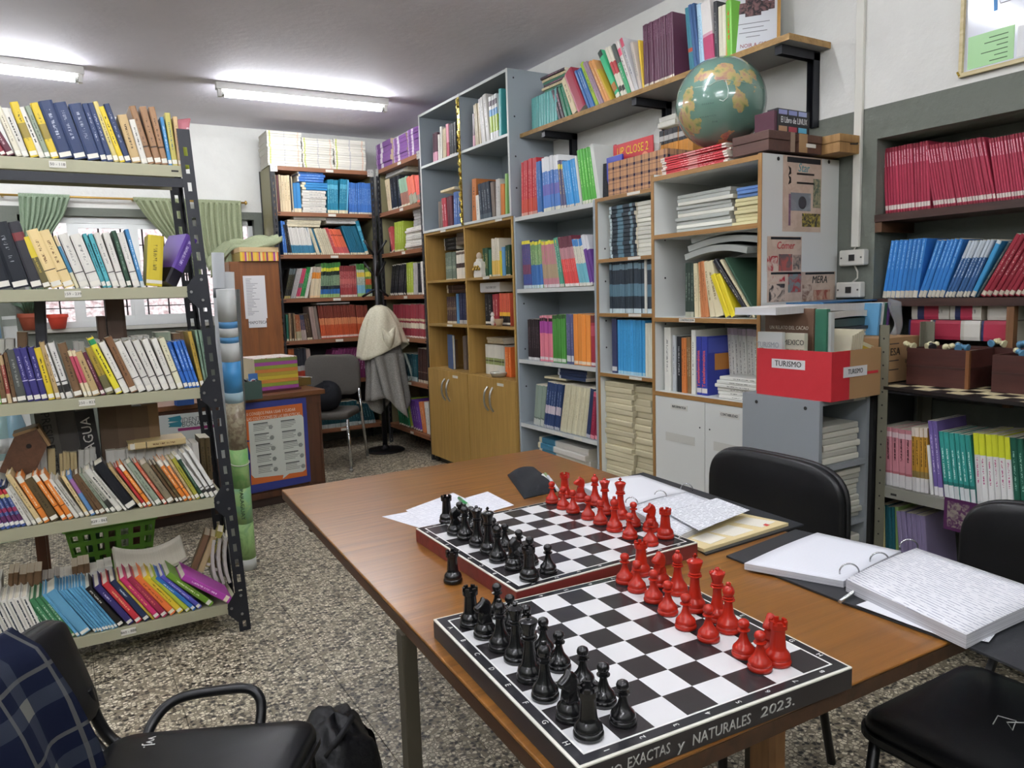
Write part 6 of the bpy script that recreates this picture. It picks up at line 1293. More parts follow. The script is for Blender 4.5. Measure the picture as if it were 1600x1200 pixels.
# grey office chair by the desk
oc = E('grey_chair', 'grey upholstered chair with chrome legs beside the wooden desk', 'chair', (1.80, 5.97, -.0), -2.2)
GF = cloth('#5d5a55', '#4d4a46', 400)
pad(rr(.44, .46, .08), .05, .012).make('seat', GF, oc, (0, 0, .42))
R_ = Matrix(((0, 0, 1, -.22), (1, 0, 0, 0), (0, 1, 0, .565), (0, 0, 0, 1)))
me = pad(rr(.47, .34, .09, cy=.17), .035, .01).mesh('backrest', GF); me.transform(R_); put('backrest', me, oc)
CHM = mat('#c9cbcc', .15, 1)
for s in (-1, 1):
    MB().tube([(.2, s*.235, .42), (.22, s*.25, 0.02)], .013, 10).make('leg', CHM, oc); MB().tube([(-.19, s*.225, .62), (-.19, s*.235, .42), (-.25, s*.25, .02)], .013, 10).make('leg', CHM, oc)
    for x in (.22, -.25): MB().lathe([(.016, 0), (.016, .025)], 10).make('foot', mat('#8f8d86', .6), oc, (x, s*.25, 0))
bg = E('cloth_bag', 'black cloth bag slumped on the grey chair seat', 'bag', (1.77, 5.92, .475))
MB().grid(lambda u, v: (.15*math.cos(2*PI*u)*math.sin(PI*v)**.6*(1+.1*math.sin(6*PI*u)), .17*math.sin(2*PI*u)*math.sin(PI*v)**.6, .10*(1-math.cos(PI*v))+.04*math.sin(2*PI*u+1)*v), 30, 14).make('bag_body', cloth('#1c1d22', '#131418', 300), bg)
for i in range(4): MB().box(-.02, .02, -.0005, .0005, 0, .006).make('print_line', mat('#b9b9b4', .6), bg, (-.12+.0*i, -.13+.01*i, .03+.016*i), (0, 0, -.6))

# ---------------------------------------------------------------- window side of the room
def atp(px, py, p0, nrm):
    d = FW + RT*((px-800)/F_PX) - UP*((py-600)/F_PX); p0 = Vector(p0); nrm = Vector(nrm)
    return CP + d*((p0-CP).dot(nrm)/d.dot(nrm))
BRASS = mat('#c9a45a', .3, .8)
rod = E('curtain_rod', 'thin brass curtain rod above the window', 'curtain rod')
MB().tube([(-.75, 6.98, 2.238), (1.485, 6.98, 2.238)], .009, 10).make('rod', BRASS, rod); MB().lathe([(.004, 0), (.018, .004), (.02, .012), (.012, .02), (.002, .024)], 12).make('finial', BRASS, rod, (1.485, 6.98, 2.238), (0, PI/2, 0))
for x in (1.45, -.3, .6): MB().box(x-.008, x+.008, 6.985, YB, 2.228, 2.248).make('rod_holder', BRASS, rod)
CUR = cloth('#93a38c', '#879a82', 120); CUR2 = cloth('#9fa687', '#949c7d', 120)
def curtain(xa, xb, pts, m, label, folds=9, amp=.018, nz=26):
    """pts: list of (z, x_left, x_right, y) from the rod down"""
    def fn(u, v):
        f = v*(len(pts)-1); i = min(int(f), len(pts)-2); w = f-i
        z, a, b, y = [pts[i][k]*(1-w)+pts[i+1][k]*w for k in range(4)]
        return (a+(b-a)*u, y-.012+amp*math.sin(2*PI*folds*u+1.3*v)+.006*math.sin(2*PI*folds*2.3*u), z+.004*math.sin(2*PI*folds*u))
    t = E('curtain', label, 'curtain', (0, 0, 0), 0, 'green window curtains')
    MB().grid(fn, folds*8, nz, 0, .002).make('cloth', m, t)
    a, b = pts[0][1], pts[0][2]
    MB().grid(lambda u, v: (a+(b-a)*u, 6.98-.014*math.cos(2*PI*v)+.004*math.sin(2*PI*folds*2*u), 2.238+.018*math.sin(2*PI*v)), folds*6, 10, 0, .001).make('heading', m, t)
    return t
curtain(0, 0, [(2.235, -.195, .148, 6.98), (2.1, -.20, .10, 6.99), (1.95, -.205, .0, 6.99), (1.85, -.2, -.07, 6.99), (1.72, -.19, -.09, 6.99), (1.45, -.19, -.05, 6.99)], CUR, 'green curtain gathered aside at the dark pillar end of the window', 9)
curtain(0, 0, [(2.235, .60, 1.02, 6.98), (2.1, .68, 1.02, 6.98), (1.95, .80, 1.03, 6.98), (1.80, .92, 1.05, 6.97), (1.70, .99, 1.07, 6.96), (1.5, 1.0, 1.09, 6.96)], CUR2, 'green curtain swept towards the rack post in mid window', 8)
curtain(0, 0, [(2.235, 1.08, 1.452, 6.98), (2.1, 1.07, 1.45, 6.98), (1.9, 1.08, 1.45, 6.97), (1.75, 1.1, 1.44, 6.95), (1.67, 1.14, 1.40, 6.9)], CUR2, 'straight green curtain at the bookcase end of the window, its tail over the striped box', 8)
# tail of the curtain draped over the striped box
tl_ = [o for o in D.objects if o.get('label', '').startswith('straight green curtain')][0]
MB().grid(lambda u, v: (1.10+.50*u, 6.80-.40*u*(.6+.4*v)-.20*v+.04*math.sin(8*v+5*u), 1.71+.175*min(1, u*3)-.10*v*(1-u)-.03*v+.03*math.sin(13*v+7*u)+.015*math.sin(23*v-4*u)+.03*max(0, u-.75)), 26, 16, 0, .003).make('tail', CUR2, tl_)
# plants on the sill
TERC = mat('#9a4a32', .7)
for px, py, lb, sc, cc in ((49, 516, 'terracotta pot with a spiky aloe on the window sill', 1, TERC), (92, 516, 'bright red plant pot on the window sill behind the grey card', .9, mat('#c8402c', .6))):
    p = at(px, py, 1, 7.0); t = E('potted_plant', lb, 'plant', (p.x, 7.0, WZ0), 0)
    MB().lathe([(.055*sc, 0), (.078*sc, .10*sc), (.085*sc, .10*sc), (.085*sc, .13*sc), (.07*sc, .13*sc), (.068*sc, .115*sc), (.001, .115*sc)], 20).make('pot', cc, t)
    if sc == 1:
        random.seed(4)
        for k in range(22):
            a = k*2.4; r = .09+.05*random.random(); h = .09+.11*random.random(); dx, dy = math.cos(a), math.sin(a)
            MB().tube([(dx*.01, dy*.01, .11), (dx*r*.5, dy*r*.5, .11+h*.75), (dx*r, dy*r, .11+h)], .01, 5, rs=[.011, .008, .001]).make('leaf', mat('#47604a', .5), t)
# card-file cabinet with list
mc = E('map_cabinet', 'tall wooden map cabinet with a typed list, beside the corner bookcase', 'cabinet')
MW = wood('#8a5428', '#6f4120', 2, 7, .4)
B('body', MW, mc, 1.185, 1.575, 6.30, 6.62, 0, 1.69); B('door', MW, mc, 1.19, 1.57, 6.285, 6.299, .05, 1.685, bevel=.003)
p0 = (0, 6.284, 0)
def rect_on(y, x0, y0, x1, y1):
    a, b = at(x0, y0, 1, y), at(x1, y1, 1, y); return min(a.x, b.x), max(a.x, b.x), min(a.z, b.z), max(a.z, b.z)
r = rect_on(6.284, 379, 431, 418, 497); MB().box(0, r[1]-r[0], 0, .0015, 0, r[3]-r[2]).make('list_sheet', mat('#dfdfe0', .7), mc, (r[0], 6.2825, r[2]))
ls = MB()
for k in range(24): ls.box(.02, .05+.07*random.random(), -.0004, 0, .03+.0125*k, .034+.0125*k)
ls.make('list_print', mat('#8a8a90', .8), mc, (r[0], 6.2825, r[2]))
r = rect_on(6.284, 388, 497, 417, 511); lb = MB().box(r[0], r[1], 6.281, 6.2835, r[2], r[3]).make('name_label', mat('#dfdfe0', .7), mc); text('lettering', 'MAPOTECA', .034, INK, lb, frame(((r[0]+r[1])/2, 6.2805, (r[2]+r[3])/2), (1, 0, 0), (0, 0, 1)), sx=.85)
sb = E('striped_box', 'cardboard box with purple and yellow striped rim on the map cabinet', 'box')
x0, x1, y0_, y1_ = 1.27, 1.57, 6.27, 6.60
MB().box(x0, x1, y0_, y1_, 1.692, 1.80).make('box_body', mat('#b89a72', .7), sb); MB().box(x0-.004, x1+.004, y0_-.004, y1_+.004, 1.765, 1.802).make('lid', mat('#cdb083', .7), sb)
random.seed(6); k = 0; x = x0; cols = ['#d9c23c', '#e0a03a', '#a04a86', '#d9d07a', '#e07a3a', '#c9b83a', '#8a3a6a', '#e0b04a']
while x < x1-.004:
    w = random.uniform(.008, .02); B('stripe', mat(cols[k % 8], .6), sb, x, min(x+w, x1), y0_-.0012, y0_, 1.692, 1.764); x += w; k += 1
B('stripe_side', mat('#9c8a4a', .7), sb, x0-.0012, x0, y0_, y1_, 1.692, 1.764)

# the desk
A7 = math.radians(7); dk = E('wooden_desk', 'dark wooden desk with a torn library poster taped to its side', 'desk', (1.525, 5.06, 0), A7)
DW = wood('#7a4c28', '#5e381c', 0, 6, .35, .1); DWD = wood('#5a3520', '#452817', 2, 6, .45)
MB().box(-1.30, 0, 0, .66, .72, .752).make('desktop', DW, dk, bevel=.004)
MB().box(-1.27, -.03, .03, .05, .06, .72).make('front_panel', DWD, dk); MB().box(-.05, -.03, .05, .62, .06, .72).make('end_panel', DWD, dk); MB().box(-1.27, -1.25, .05, .62, .06, .72).make('end_panel', DWD, dk)
for a in ((-.15, -.13, .10, .60), (-.045, -.03, .06, .72)): MB().box(a[0], a[1], .022, .03, a[2], a[3]).make('panel_stile', DWD, dk)
MB().box(-1.27, -.03, .018, .03, .66, .72).make('panel_rail', DWD, dk); MB().box(-1.27, -.03, .018, .03, .06, .10).make('panel_rail', DWD, dk); MB().box(-1.25, -.05, .04, .60, 0, .06).make('plinth', mat('#2f2018', .7), dk)
ca, sa_ = math.cos(A7), math.sin(A7)
def dloc(px, py, yl):
    p = atp(px, py, (1.525-sa_*yl, 5.06+ca*yl, 0), (-sa_, ca, 0)); q = p-Vector((1.525, 5.06, 0)); return (q.x*ca+q.y*sa_, yl, q.z)
def dpoly(name, pts, yl, m, parent, th=.0008):
    P_ = [dloc(x, y, yl) for x, y in pts]
    mb = MB(); b = [(p[0], yl, p[2]) for p in P_]; mb.face(b[::-1] if False else b); mb.face([(p[0], yl+th, p[2]) for p in P_][::-1])
    for i in range(len(b)):
        j = (i+1) % len(b); mb.face([b[i], b[j], (b[j][0], yl+th, b[j][2]), (b[i][0], yl+th, b[i][2])])
    return mb.make(name, m, parent)
ps = E('library_poster', 'torn orange poster on blue paper taped to the side of the wooden desk', 'poster', (1.525, 5.06, 0), A7)
dpoly('backing_sheet', [(375, 631), (478, 621), (486, 752), (390, 772)], .014, mat('#2f3a86', .7), ps)
dpoly('poster_sheet', [(381, 641), (472, 630), (480, 743), (393, 758), (391, 710), (386, 691), (394, 689), (386, 688)], .0125, mat('#cf6a2c', .6), ps)
dpoly('text_panel', [(388, 659), (471, 648), (474, 652), (478, 733), (473, 737), (452, 740), (442, 748), (443, 742), (398, 747), (393, 742)], .0115, mat('#d3d8cf', .6), ps)
def dtext(s, px, py, size, m, yl=.0112, sx=1.0):
    a = dloc(px, py, yl); b = dloc(px+20, py-2.2, yl)
    v = Vector((b[0]-a[0], 0, b[2]-a[2])).normalized(); return text('lettering', s, size, m, ps, frame(a, v, (-v.z, 0, v.x)), depth=.0003, sx=sx)
CRM = mat('#efe2cf', .6)
dtext('10 CONSEJOS PARA USAR Y CUIDAR', 423, 644, .029, CRM, sx=.72); dtext('LAS COLECCIONES DE LAS BIBLIOTECAS', 428, 651, .029, CRM, sx=.68)
GR = mat('#8f948e', .7); GRD = mat('#5c605c', .7)
for r_ in range(5):
    for c_ in range(2):
        bx, by = 396+43*c_+2*r_, 663+16.5*r_-5*c_
        a = dloc(bx+1, by, .0108); MB().box(a[0]-.006, a[0]+.09, .0106, .0114, a[2]-.004, a[2]+.004).make('print_heading', GRD, ps)
        for k in range(4):
            a = dloc(bx, by+2.6*(k+1), .0108); MB().box(a[0], a[0]+.07+.04*random.random(), .0108, .0114, a[2]-.0022, a[2]+.0022).make('print_line', GR, ps)
        a = dloc(bx+27, by+4, .0108); w = .02
        if not (r_ == 0 and c_ == 1): MB().lathe([(.016, 0), (.012, .0008)], 5+(r_+c_) % 3).make('print_figure', GR, ps, (a[0], .0112, a[2]), (PI/2, 0, 0))
# things on the desk
def on_desk(px, py, z=.752): return at(px, py, 2, z)
gb = on_desk(382, 625); t = E('green_box', 'dark green open box of papers on the desk near the rack post', 'box', (gb.x, gb.y+.05, .7525), A7)
o = MB(); 
for q in ((-.10, .10, -.08, -.074), (-.10, .10, .074, .08), (-.10, -.094, -.074, .074), (.094, .10, -.074, .074)): o.box(*q, 0, .115)
o.box(-.094, .094, -.074, .074, 0, .006); o.make('box_body', mat('#3f564e', .6), t)
for i, (a, hc) in enumerate(((.3, '#d9dad6'), (-.4, '#2c2d30'), (.1, '#d0d3d6'), (.5, '#3a3c40'))): MB().grid(lambda u, v: ((u-.5)*.13, (v-.5)*.09, .10+.03*math.sin(3*u+i)+.012*i), 6, 4, 0, .002).make('crumpled_paper', mat(hc, .8), t, (.01*i-.02, 0, 0), (0, .2*a, a))
p = on_desk(395, 598, .80); t = E('photo_card', 'small blue card with a round emblem standing in the green box', 'card', (gb.x+.075, gb.y+.06, .80), A7)
MB().box(-.03, .03, -.001, .001, 0, .11).make('card_sheet', mat('#3f6fb0', .5), t); MB().lathe([(.022, 0), (.022, .0006)], 18).make('emblem', mat('#d6dde6', .5), t, (0, -.001, .055), (PI/2, 0, 0)); MB().lathe([(.014, 0), (.014, .0004)], 18).make('emblem', mat('#b8404a', .5), t, (0, -.0017, .055), (PI/2, 0, 0))
nb0 = on_desk(401, 615); nb1 = on_desk(465, 607)
t = E('note_cube', 'large note-paper cube with rainbow-striped sides on the desk', 'box', (nb0.x, nb0.y+.0, .7525), A7)
nw = (nb1-nb0).length*.97
MB().box(-.012, nw+.012, -.012, .31, 0, .014).make('tray', mat('#5a2c30', .4), t)
hh = .215; z = .014; cols = ['#a04a9a', '#8fa03a', '#c9853a', '#d0b83a', '#b8a03a', '#c77a3a', '#8fa03a', '#a04a9a', '#7a8a4a']
for k, c in enumerate(cols): MB().box(0, nw, 0, .30, z, z+hh/9-.0008).make('paper_layer', mat(c, .7), t); z += hh/9
MB().box(-.003, -.0005, 0, .30, .014, z).make('side_card', mat('#c9bfa0', .7), t); MB().box(-.003, nw, -.001, .30, z, z+.004).make('top_sheet', ruled('#ddd6cc', '#b0646a', .03, .3, True, .55, .5, 30), t)
p = on_desk(476, 602); t = E('gold_tin', 'small gold patterned tin with scraps on the desk corner', 'box', (p.x, p.y+.03, .7525), A7)
MB().box(-.045, .045, -.035, .035, 0, .055).make('tin_body', mat('#8a7440', .3, .7), t, bevel=.004); MB().box(-.04, .05, -.03, .03, .056, .062).make('paper_scrap', mat('#d9d9d4', .7), t, None, (0, .15, .2))
p = on_desk(290, 634); t = tag(MB().box(-.05, .05, -.035, .035, 0, .045).make('blue_box', mat('#24529a', .5), None, (p.x, p.y+.05, .7525), (0, 0, A7), bevel=.003), 'small blue box on the desk seen under the rack shelf', 'box')
# white sign board leaning on the desk
t = E('sign_board', 'white sign board with a teal book emblem leaning against the desk', 'sign')
yb = 4.88; p0 = at(248, 650, 1, yb); p1 = at(330, 642, 1, yb)
MB().box(p0.x, p1.x+.02, yb, yb+.006, .40, (p0.z+p1.z)/2).make('board', mat('#cfd4d2', .5), t)
TL = mat('#2a7f90', .5)
c = at(271, 661, 1, yb)
for s in (0, 1): MB().prism([(c.x-.03, -s*.034), (c.x+.04, -s*.034-.006), (c.x+.048, -s*.034+.012), (c.x+.04, -s*.034+.03), (c.x-.03, -s*.034+.022), (c.x-.02, -s*.034+.011)], 0, .001).make('emblem', TL, t, (0, yb-.0002, c.z+.012), (PI/2, 0, 0))
a = at(284, 657, 1, yb); text('lettering', 'IDENTIDADES', .042, mat('#6a7074', .6), t, frame((a.x, yb-.0008, a.z), (1, 0, 0), (0, 0, 1)), 'LEFT', sx=.9)
a = at(284, 664, 1, yb); text('lettering', 'BONAERENSES', .042, mat('#4a5458', .6), t, frame((a.x, yb-.0008, a.z), (1, 0, 0), (0, 0, 1)), 'LEFT', sx=.9)
a = at(278, 671, 1, yb); MB().box(a.x, p1.x+.02, yb-.001, yb, a.z-.012, a.z+.006).make('magenta_line', mat('#8f2a6a', .5), t)
MB().prism([(0, 0), (.02, .004), (.03, .016), (.012, .022)], 0, .001).make('print_figure', GRD, t, (a.x+.1, yb, a.z-.06), (PI/2, 0, 0)); MB().prism([(0, 0), (.03, .0), (.026, .014), (.01, .02)], 0, .001).make('print_figure', GRD, t, (a.x+.22, yb, a.z-.06), (PI/2, 0, 0))

# coat stand with hooded coat
cs = E('coat_stand', 'black coat stand with a round base by the corner bookcases', 'coat stand', (2.395, 6.24, 0))
BK = mat('#141416', .4)
MB().lathe([(.175, 0), (.175, .008), (.165, .016), (.05, .026), (.024, .05), (.021, .06)], 32).make('base', BK, cs); MB().tube([(0, 0, .05), (0, 0, 1.86)], .022, 12).make('pole', BK, cs)
for k in range(6):
    a = k*PI/3+.3; z = 1.80 if k % 2 else 1.62; c, s = math.cos(a), math.sin(a)
    MB().tube([(c*.02, s*.02, z-.06), (c*.11, s*.11, z+.06)], .010, 8).make('hook', BK, cs)
for a in (2.7, .4): MB().tube([(math.cos(a)*.02, math.sin(a)*.02, 1.44), (math.cos(a)*.13, math.sin(a)*.13, 1.38)], .010, 8).make('hook', BK, cs)
ct = E('hooded_coat', 'grey wool coat with a cream fleece hood hanging on the coat stand', 'coat', (2.36, 6.10, 0))
ch = at(590, 478, 1, 6.05); cb = at(590, 552, 1, 6.05); he = at(600, 640, 1, 6.05)
GWC = cloth('#a3a19c', '#84827d', 160); CRF = cloth('#d8d3bd', '#c9c3aa', 90)
def coatf(u, v):
    a = 2*PI*u; z = cb.z+.06-(cb.z+.06-he.z-.05)*v
    r = 1+.13*math.sin(5*a+1)+.10*math.sin(8*a+2.4*v+.5)
    hem = .09*math.sin(a*2+.4)*v+.05*math.sin(3*a)*v
    return (.165*math.cos(a)*r*(.85+.25*v)+.03*v, .10*math.sin(a)*r*(.9+.2*v), z+hem)
MB().grid(coatf, 60, 16, 0, .006).make('coat_body', GWC, ct)
# front flap hanging lower
MB().grid(lambda u, v: (-.13+.20*u+.08*v, -.135-.02*math.sin(3*PI*u), cb.z-(cb.z-he.z)*v*(.75+.42*u*(1-.0*v))+0.0), 14, 14, 0, .008).make('front_flap', GWC, ct)
MB().grid(lambda u, v: (.15+.05*math.cos(2*PI*u)+.03*v, .02+.05*math.sin(2*PI*u), cb.z-.02-.42*v), 14, 8, 0, .006).make('sleeve', GWC, ct)
MB().tube([(.2, -.02, cb.z-.02), (.235, -.03, cb.z-.14), (.255, -.03, cb.z-.22), (.22, -.03, cb.z-.27)], .012, 8).make('piping', cloth('#9aa39a', '#8a938a', 200), ct)
def hoodf(u, v):
    a = 2*PI*u; r = .02+.185*(v**.5)*(1+.10*math.sin(3*a+.6)+.07*math.sin(7*a+3*v)); z = ch.z-(ch.z-cb.z)*v*(1.0+.14*math.cos(a-2.6)+.06*math.sin(2*a))
    return (r*math.cos(a)*1.06-.02*(1-v)+.0, r*math.sin(a)*.72-.02, z+.018*math.sin(4*a+6*v)*math.sin(PI*v))
MB().grid(hoodf, 56, 18, 0, .008).make('hood', CRF, ct)
MB().grid(lambda u, v: (.0+.06*(u-.5)*2*(1-.4*v), -.165-.04*math.sin(PI*u)*math.sin(PI*v), cb.z+.20-.14*v+.02*math.cos(2*PI*u)), 12, 10, 0, .008).make('hood_fold', CRF, ct)

# rolled wall map and other rolls beside the rack
mp0 = at(388, 888, 2, 0); y_m = mp0.y
mr = E('rolled_map', 'tall rolled wall map in blue, white and green leaning beside the rack', 'map')
def mz(py, px): return at(px, py, 1, y_m-.1).z
bot = Vector((mp0.x, y_m, 0)); topp = at(352, 452, 1, y_m-.12)
zs = [(0, '#cfd2cc'), (.03, '#7fb06a')]
def zat(py):
    lo, hi = 0.0, 1.0
    for _ in range(30):
        m_ = (lo+hi)/2; q = bot.lerp(topp, m_)
        if pj(q)[1] > py: lo = m_
        else: hi = m_
    return lo
bands = [(888, 870, '#cfd2cc'), (870, 815, '#7fa868'), (815, 760, '#86b884'), (760, 700, '#7fb86a'), (700, 628, '#a29a80'), (628, 612, '#a8c4d0'), (612, 564, '#4a9ad6'), (564, 535, '#d3d6d4'), (535, 526, '#5a9ad0'), (526, 512, '#d3d6d4'), (512, 502, '#5a9ad0'), (502, 452, '#d3d6d4')]
def mottled(a, b, sc):
    m, n, l, p = base_mat('map_print'); p.inputs['Roughness'].default_value = .4
    tc = n.new('ShaderNodeTexCoord'); t = n.new('ShaderNodeTexNoise'); t.inputs['Scale'].default_value = sc; t.inputs['Detail'].default_value = 5; t.inputs['Distortion'].default_value = 1.2; l.new(tc.outputs['Object'], t.inputs['Vector'])
    r = ramp(n, [(.42, a), (.58, b)]); l.new(t.outputs['Fac'], r.inputs[0]); l.new(r.outputs[0], p.inputs['Base Color']); return m
for a, b, c in bands:
    q0, q1 = bot.lerp(topp, zat(a)), bot.lerp(topp, zat(b))
    m = mottled('#8a7a66', '#b0a68c', 30) if c == '#a29a80' else (mottled(c, '#9fc47e', 14) if c in ('#7fa868', '#7fb86a', '#86b884') else mat(c, .4))
    MB().tube([q0, q1], .043, 18).make('map_band', m, mr)
q = bot.lerp(topp, zat(722)); MB().tube([q+Vector((.046*math.cos(a), .046*math.sin(a), .012*math.sin(a))) for a in [i*PI/8 for i in range(17)]], .003, 5).make('string', mat('#cfd0c0', .7), mr)
q = bot.lerp(topp, zat(785)); ax_ = (bot-topp).normalized(); text('lettering', 'PARAGUAY', .032, mat('#2c4a34', .6), mr, frame(q+Vector((-.012, -.0455, 0)), ax_, (0.9, .3, .02)), depth=.0005)
for i, (px, py, ptx, pty, r_, hc, lb) in enumerate(((352, 640, 340, 395, .030, '#c9cdd0', 'pale rolled chart taped at the top, behind the rack post'), (366, 640, 357, 425, .028, '#d3d6d6', 'white rolled chart between the rack post and the map cabinet'), (380, 640, 371, 452, .012, '#5a5c58', 'thin dark rod behind the white rolled charts'))):
    yy = y_m+.14+.05*i; a = at(px, py, 1, yy); b = at(ptx, pty, 1, yy); d_ = (b-a).normalized(); a = a-d_*(a.z/d_.z)
    t = E('rolled_chart', lb, 'map', (0, 0, 0), 0, 'rolled charts beside the rack'); MB().tube([a, b], r_, 14).make('roll', mat(hc, .5), t)
    if i < 2: MB().tube([a.lerp(b, .86), a.lerp(b, .89)], r_*1.03, 14).make('tape', mat('#6a7074', .5), t)
# green basket with books
bc = Vector((.13, 4.43, 0)); t = E('green_basket', 'green perforated plastic basket of books on the floor behind the rack', 'basket', bc)
GB = mat('#4f8222', .4)
def side_holes(c0, c1, z0, z1, out0, out1):
    """wall strip from point c0 to c1, leaning outward; with open holes"""
    mb = MB(); c0, c1 = Vector(c0), Vector(c1); n_, rws = 7, 3
    def P_(u, v): b = c0.lerp(c1, u); o = (out0*(1-v)+out1*v); return Vector((b.x*o, b.y*o, z0+(z1-z0)*v))
    us = [0]; 
    for k in range(n_): us += [(k+.2)/n_, (k+.8)/n_]
    us.append(1); vs = [0, .2, .36, .46, .62, .72, .86, 1]
    for i in range(len(us)-1):
        for j in range(len(vs)-1):
            if i % 2 == 1 and j in (1, 3, 5): continue
            mb.face([P_(us[i], vs[j]), P_(us[i+1], vs[j]), P_(us[i+1], vs[j+1]), P_(us[i], vs[j+1])])
    return mb
cs4 = [(-.17, -.12), (.17, -.12), (.17, .12), (-.17, .12)]
for i in range(4):
    a, b = cs4[i], cs4[(i+1) % 4]; solid(side_holes((a[0], a[1], 0), (b[0], b[1], 0), .004, .25, 1.0, 1.22).make('basket_side', GB, t), .003)
MB().box(-.17, .17, -.12, .12, 0, .004).make('basket_bottom', GB, t)
rim = [Vector((x*1.24, y*1.24, .25)) for x, y in cs4]; MB().tube(rim+[rim[0]], .011, 8).make('rim', GB, t)
for i, (x, key) in enumerate(((-.12, 'dkgreen'), (-.05, 'zbox'), (.02, 'graywh'), (.08, 'fmaroon'))): new_book(key, .05, .26, .18, Matrix.Translation((bc.x+x, bc.y-.09, .01)) @ Matrix.Rotation(.08, 4, 'Y'), f"{STY[key]['desc']} book standing in the green basket", 'books in the green basket')
# odd things on the rack's rear half
def slab(name, px0, py0, px1, py1, y, d, m, label, cat, word=None, wm=None, tilt=0, sz=.06):
    a, b = at(px0, py1, 1, y), at(px1, py0, 1, y); w, h = b.x-a.x, b.z-a.z
    t = E(name, label, cat, (a.x, y, a.z), 0, rot=(0, tilt, 0)); MB().box(0, w, 0, d, 0, h).make('cover', m, t); MB().box(w*.06, w*.94, .004, d+.002, .004, h+.001).make('page_block', pages('#8f8a80', '#6f6a60'), t)
    if word: text('lettering', word, sz, wm, t, frame((w/2, -.0008, h*.5), (0, 0, -1 if word[0] == 'P' else 1), (1 if word[0] == 'P' else -1, 0, 0)))
z4 = pj((.2, 3.40, RZ[3]))[1]
slab('tall_book', 71, 645, 93, 742, 3.40, .12, mat('#57544e', .6), 'tall grey book with dark upright lettering at the back of the fourth rack shelf', 'book', 'PRESIDENTES', mat('#22211f', .6), -.07, .042)
slab('tall_book', 94, 640, 122, 742, 3.41, .12, mat('#45413e', .6), 'thick dull brown album between the two lettered books on the rack', 'book', tilt=-.06)
slab('tall_book', 134, 640, 154, 742, 3.40, .12, mat('#1c1b1d', .6), 'tall black book with white upright lettering at the back of the fourth rack shelf', 'book', 'EL AGUA', mat('#c9c6c0', .6), -.07, .05)
for i, (x0, x1, yt, c) in enumerate(((163, 180, 630, '#5d4a38'), (181, 205, 632, '#6a5542'), (206, 230, 634, '#6f5a44'), (231, 246, 630, '#8a6f50'))): slab('card_folder', x0, yt, x1, 740, 3.42+.005*i, .10, mat(c, .7), f"{nth(i+1)} tall brown card folder at the back of the fourth rack shelf", 'folder')
# little wooden house block
p = at(24, 742, 1, 3.32); t = E('wooden_house', 'little brown wooden house shape tilted among the pale books on the rack', 'ornament', (p.x, 3.32, p.z-.005), 0, rot=(0, .45, 0))
WH_ = wood('#6a4630', '#52351f', 2, 10, .5); WL_ = wood('#a08058', '#8a6c48', 0, 10, .5)
MB().prism([(-.055, 0), (.055, 0), (.055, .14), (0, .19), (-.055, .14)], -.05, .05).make('house_body', WH_, t, (0, .05, 0), (PI/2, 0, 0))
for s in (-1, 1): MB().box(-.004, .082, -.004, .104, -.004, .006).make('roof_board', WL_, t, (0, 0, .196), (0, (.72 if s > 0 else PI-.72), 0))
MB().lathe([(.009, 0), (.009, .001)], 12).make('hole', mat('#1c1410', .8), t, (0, -.0005, .12), (PI/2, 0, 0))
# tall boards and bottles by the pillar
for i, (x0, x1, c, lb) in enumerate(((-.46, -.33, '#a9b79a', 'pale green board leaning by the window pillar'), (-.32, -.27, '#5a7a94', 'narrow blue board leaning by the window pillar'), (-.26, -.19, '#d6d8d4', 'narrow white board leaning by the window pillar'))):
    t = E('leaning_board', lb, 'board', (x0, 5.2+.05*i, 0), 0, 'boards by the window pillar', rot=(-.06, -.03, 0)); MB().box(0, x1-x0, 0, .015, 0, 1.33).make('board', mat(c, .6), t); MB().box(.0, x1-x0, -.002, 0, 1.27, 1.31).make('top_band', mat('#8f958c', .6), t)
for i, (px, c) in enumerate(((8, '#9fc0c0'), (28, '#8fb4c4'))):
    p = at(px, 715, 1, 4.2); t = E('plastic_bottle', f"{nth(i+1)} pale plastic bottle standing behind the wooden house", 'bottle', (p.x, 4.2, .62), 0, 'plastic bottles behind the rack')
    MB().lathe([(.044, 0), (.046, .02), (.046, .20), (.03, .26), (.014, .29), (.014, .31)], 16).make('bottle_body', mat(c, .15, spec=.8), t); MB().lathe([(.016, 0), (.016, .018)], 12).make('cap', mat('#3f6fa0', .4), t, (0, 0, .305)); MB().lathe([(.0468, 0), (.0468, .07)], 16).make('bottle_label', mat('#d6dad8', .5), t, (0, 0, .08))
t = E('side_table', 'low dark side table behind the rack carrying two plastic bottles', 'table', (-.66, 3.95, 0)); MB().box(0, .52, 0, .4, .59, .62).make('tabletop', DWD, t)
for x in (.03, .49):
    for y in (.03, .37): MB().box(x-.02, x+.02, y-.02, y+.02, 0, .59).make('leg', DWD, t)

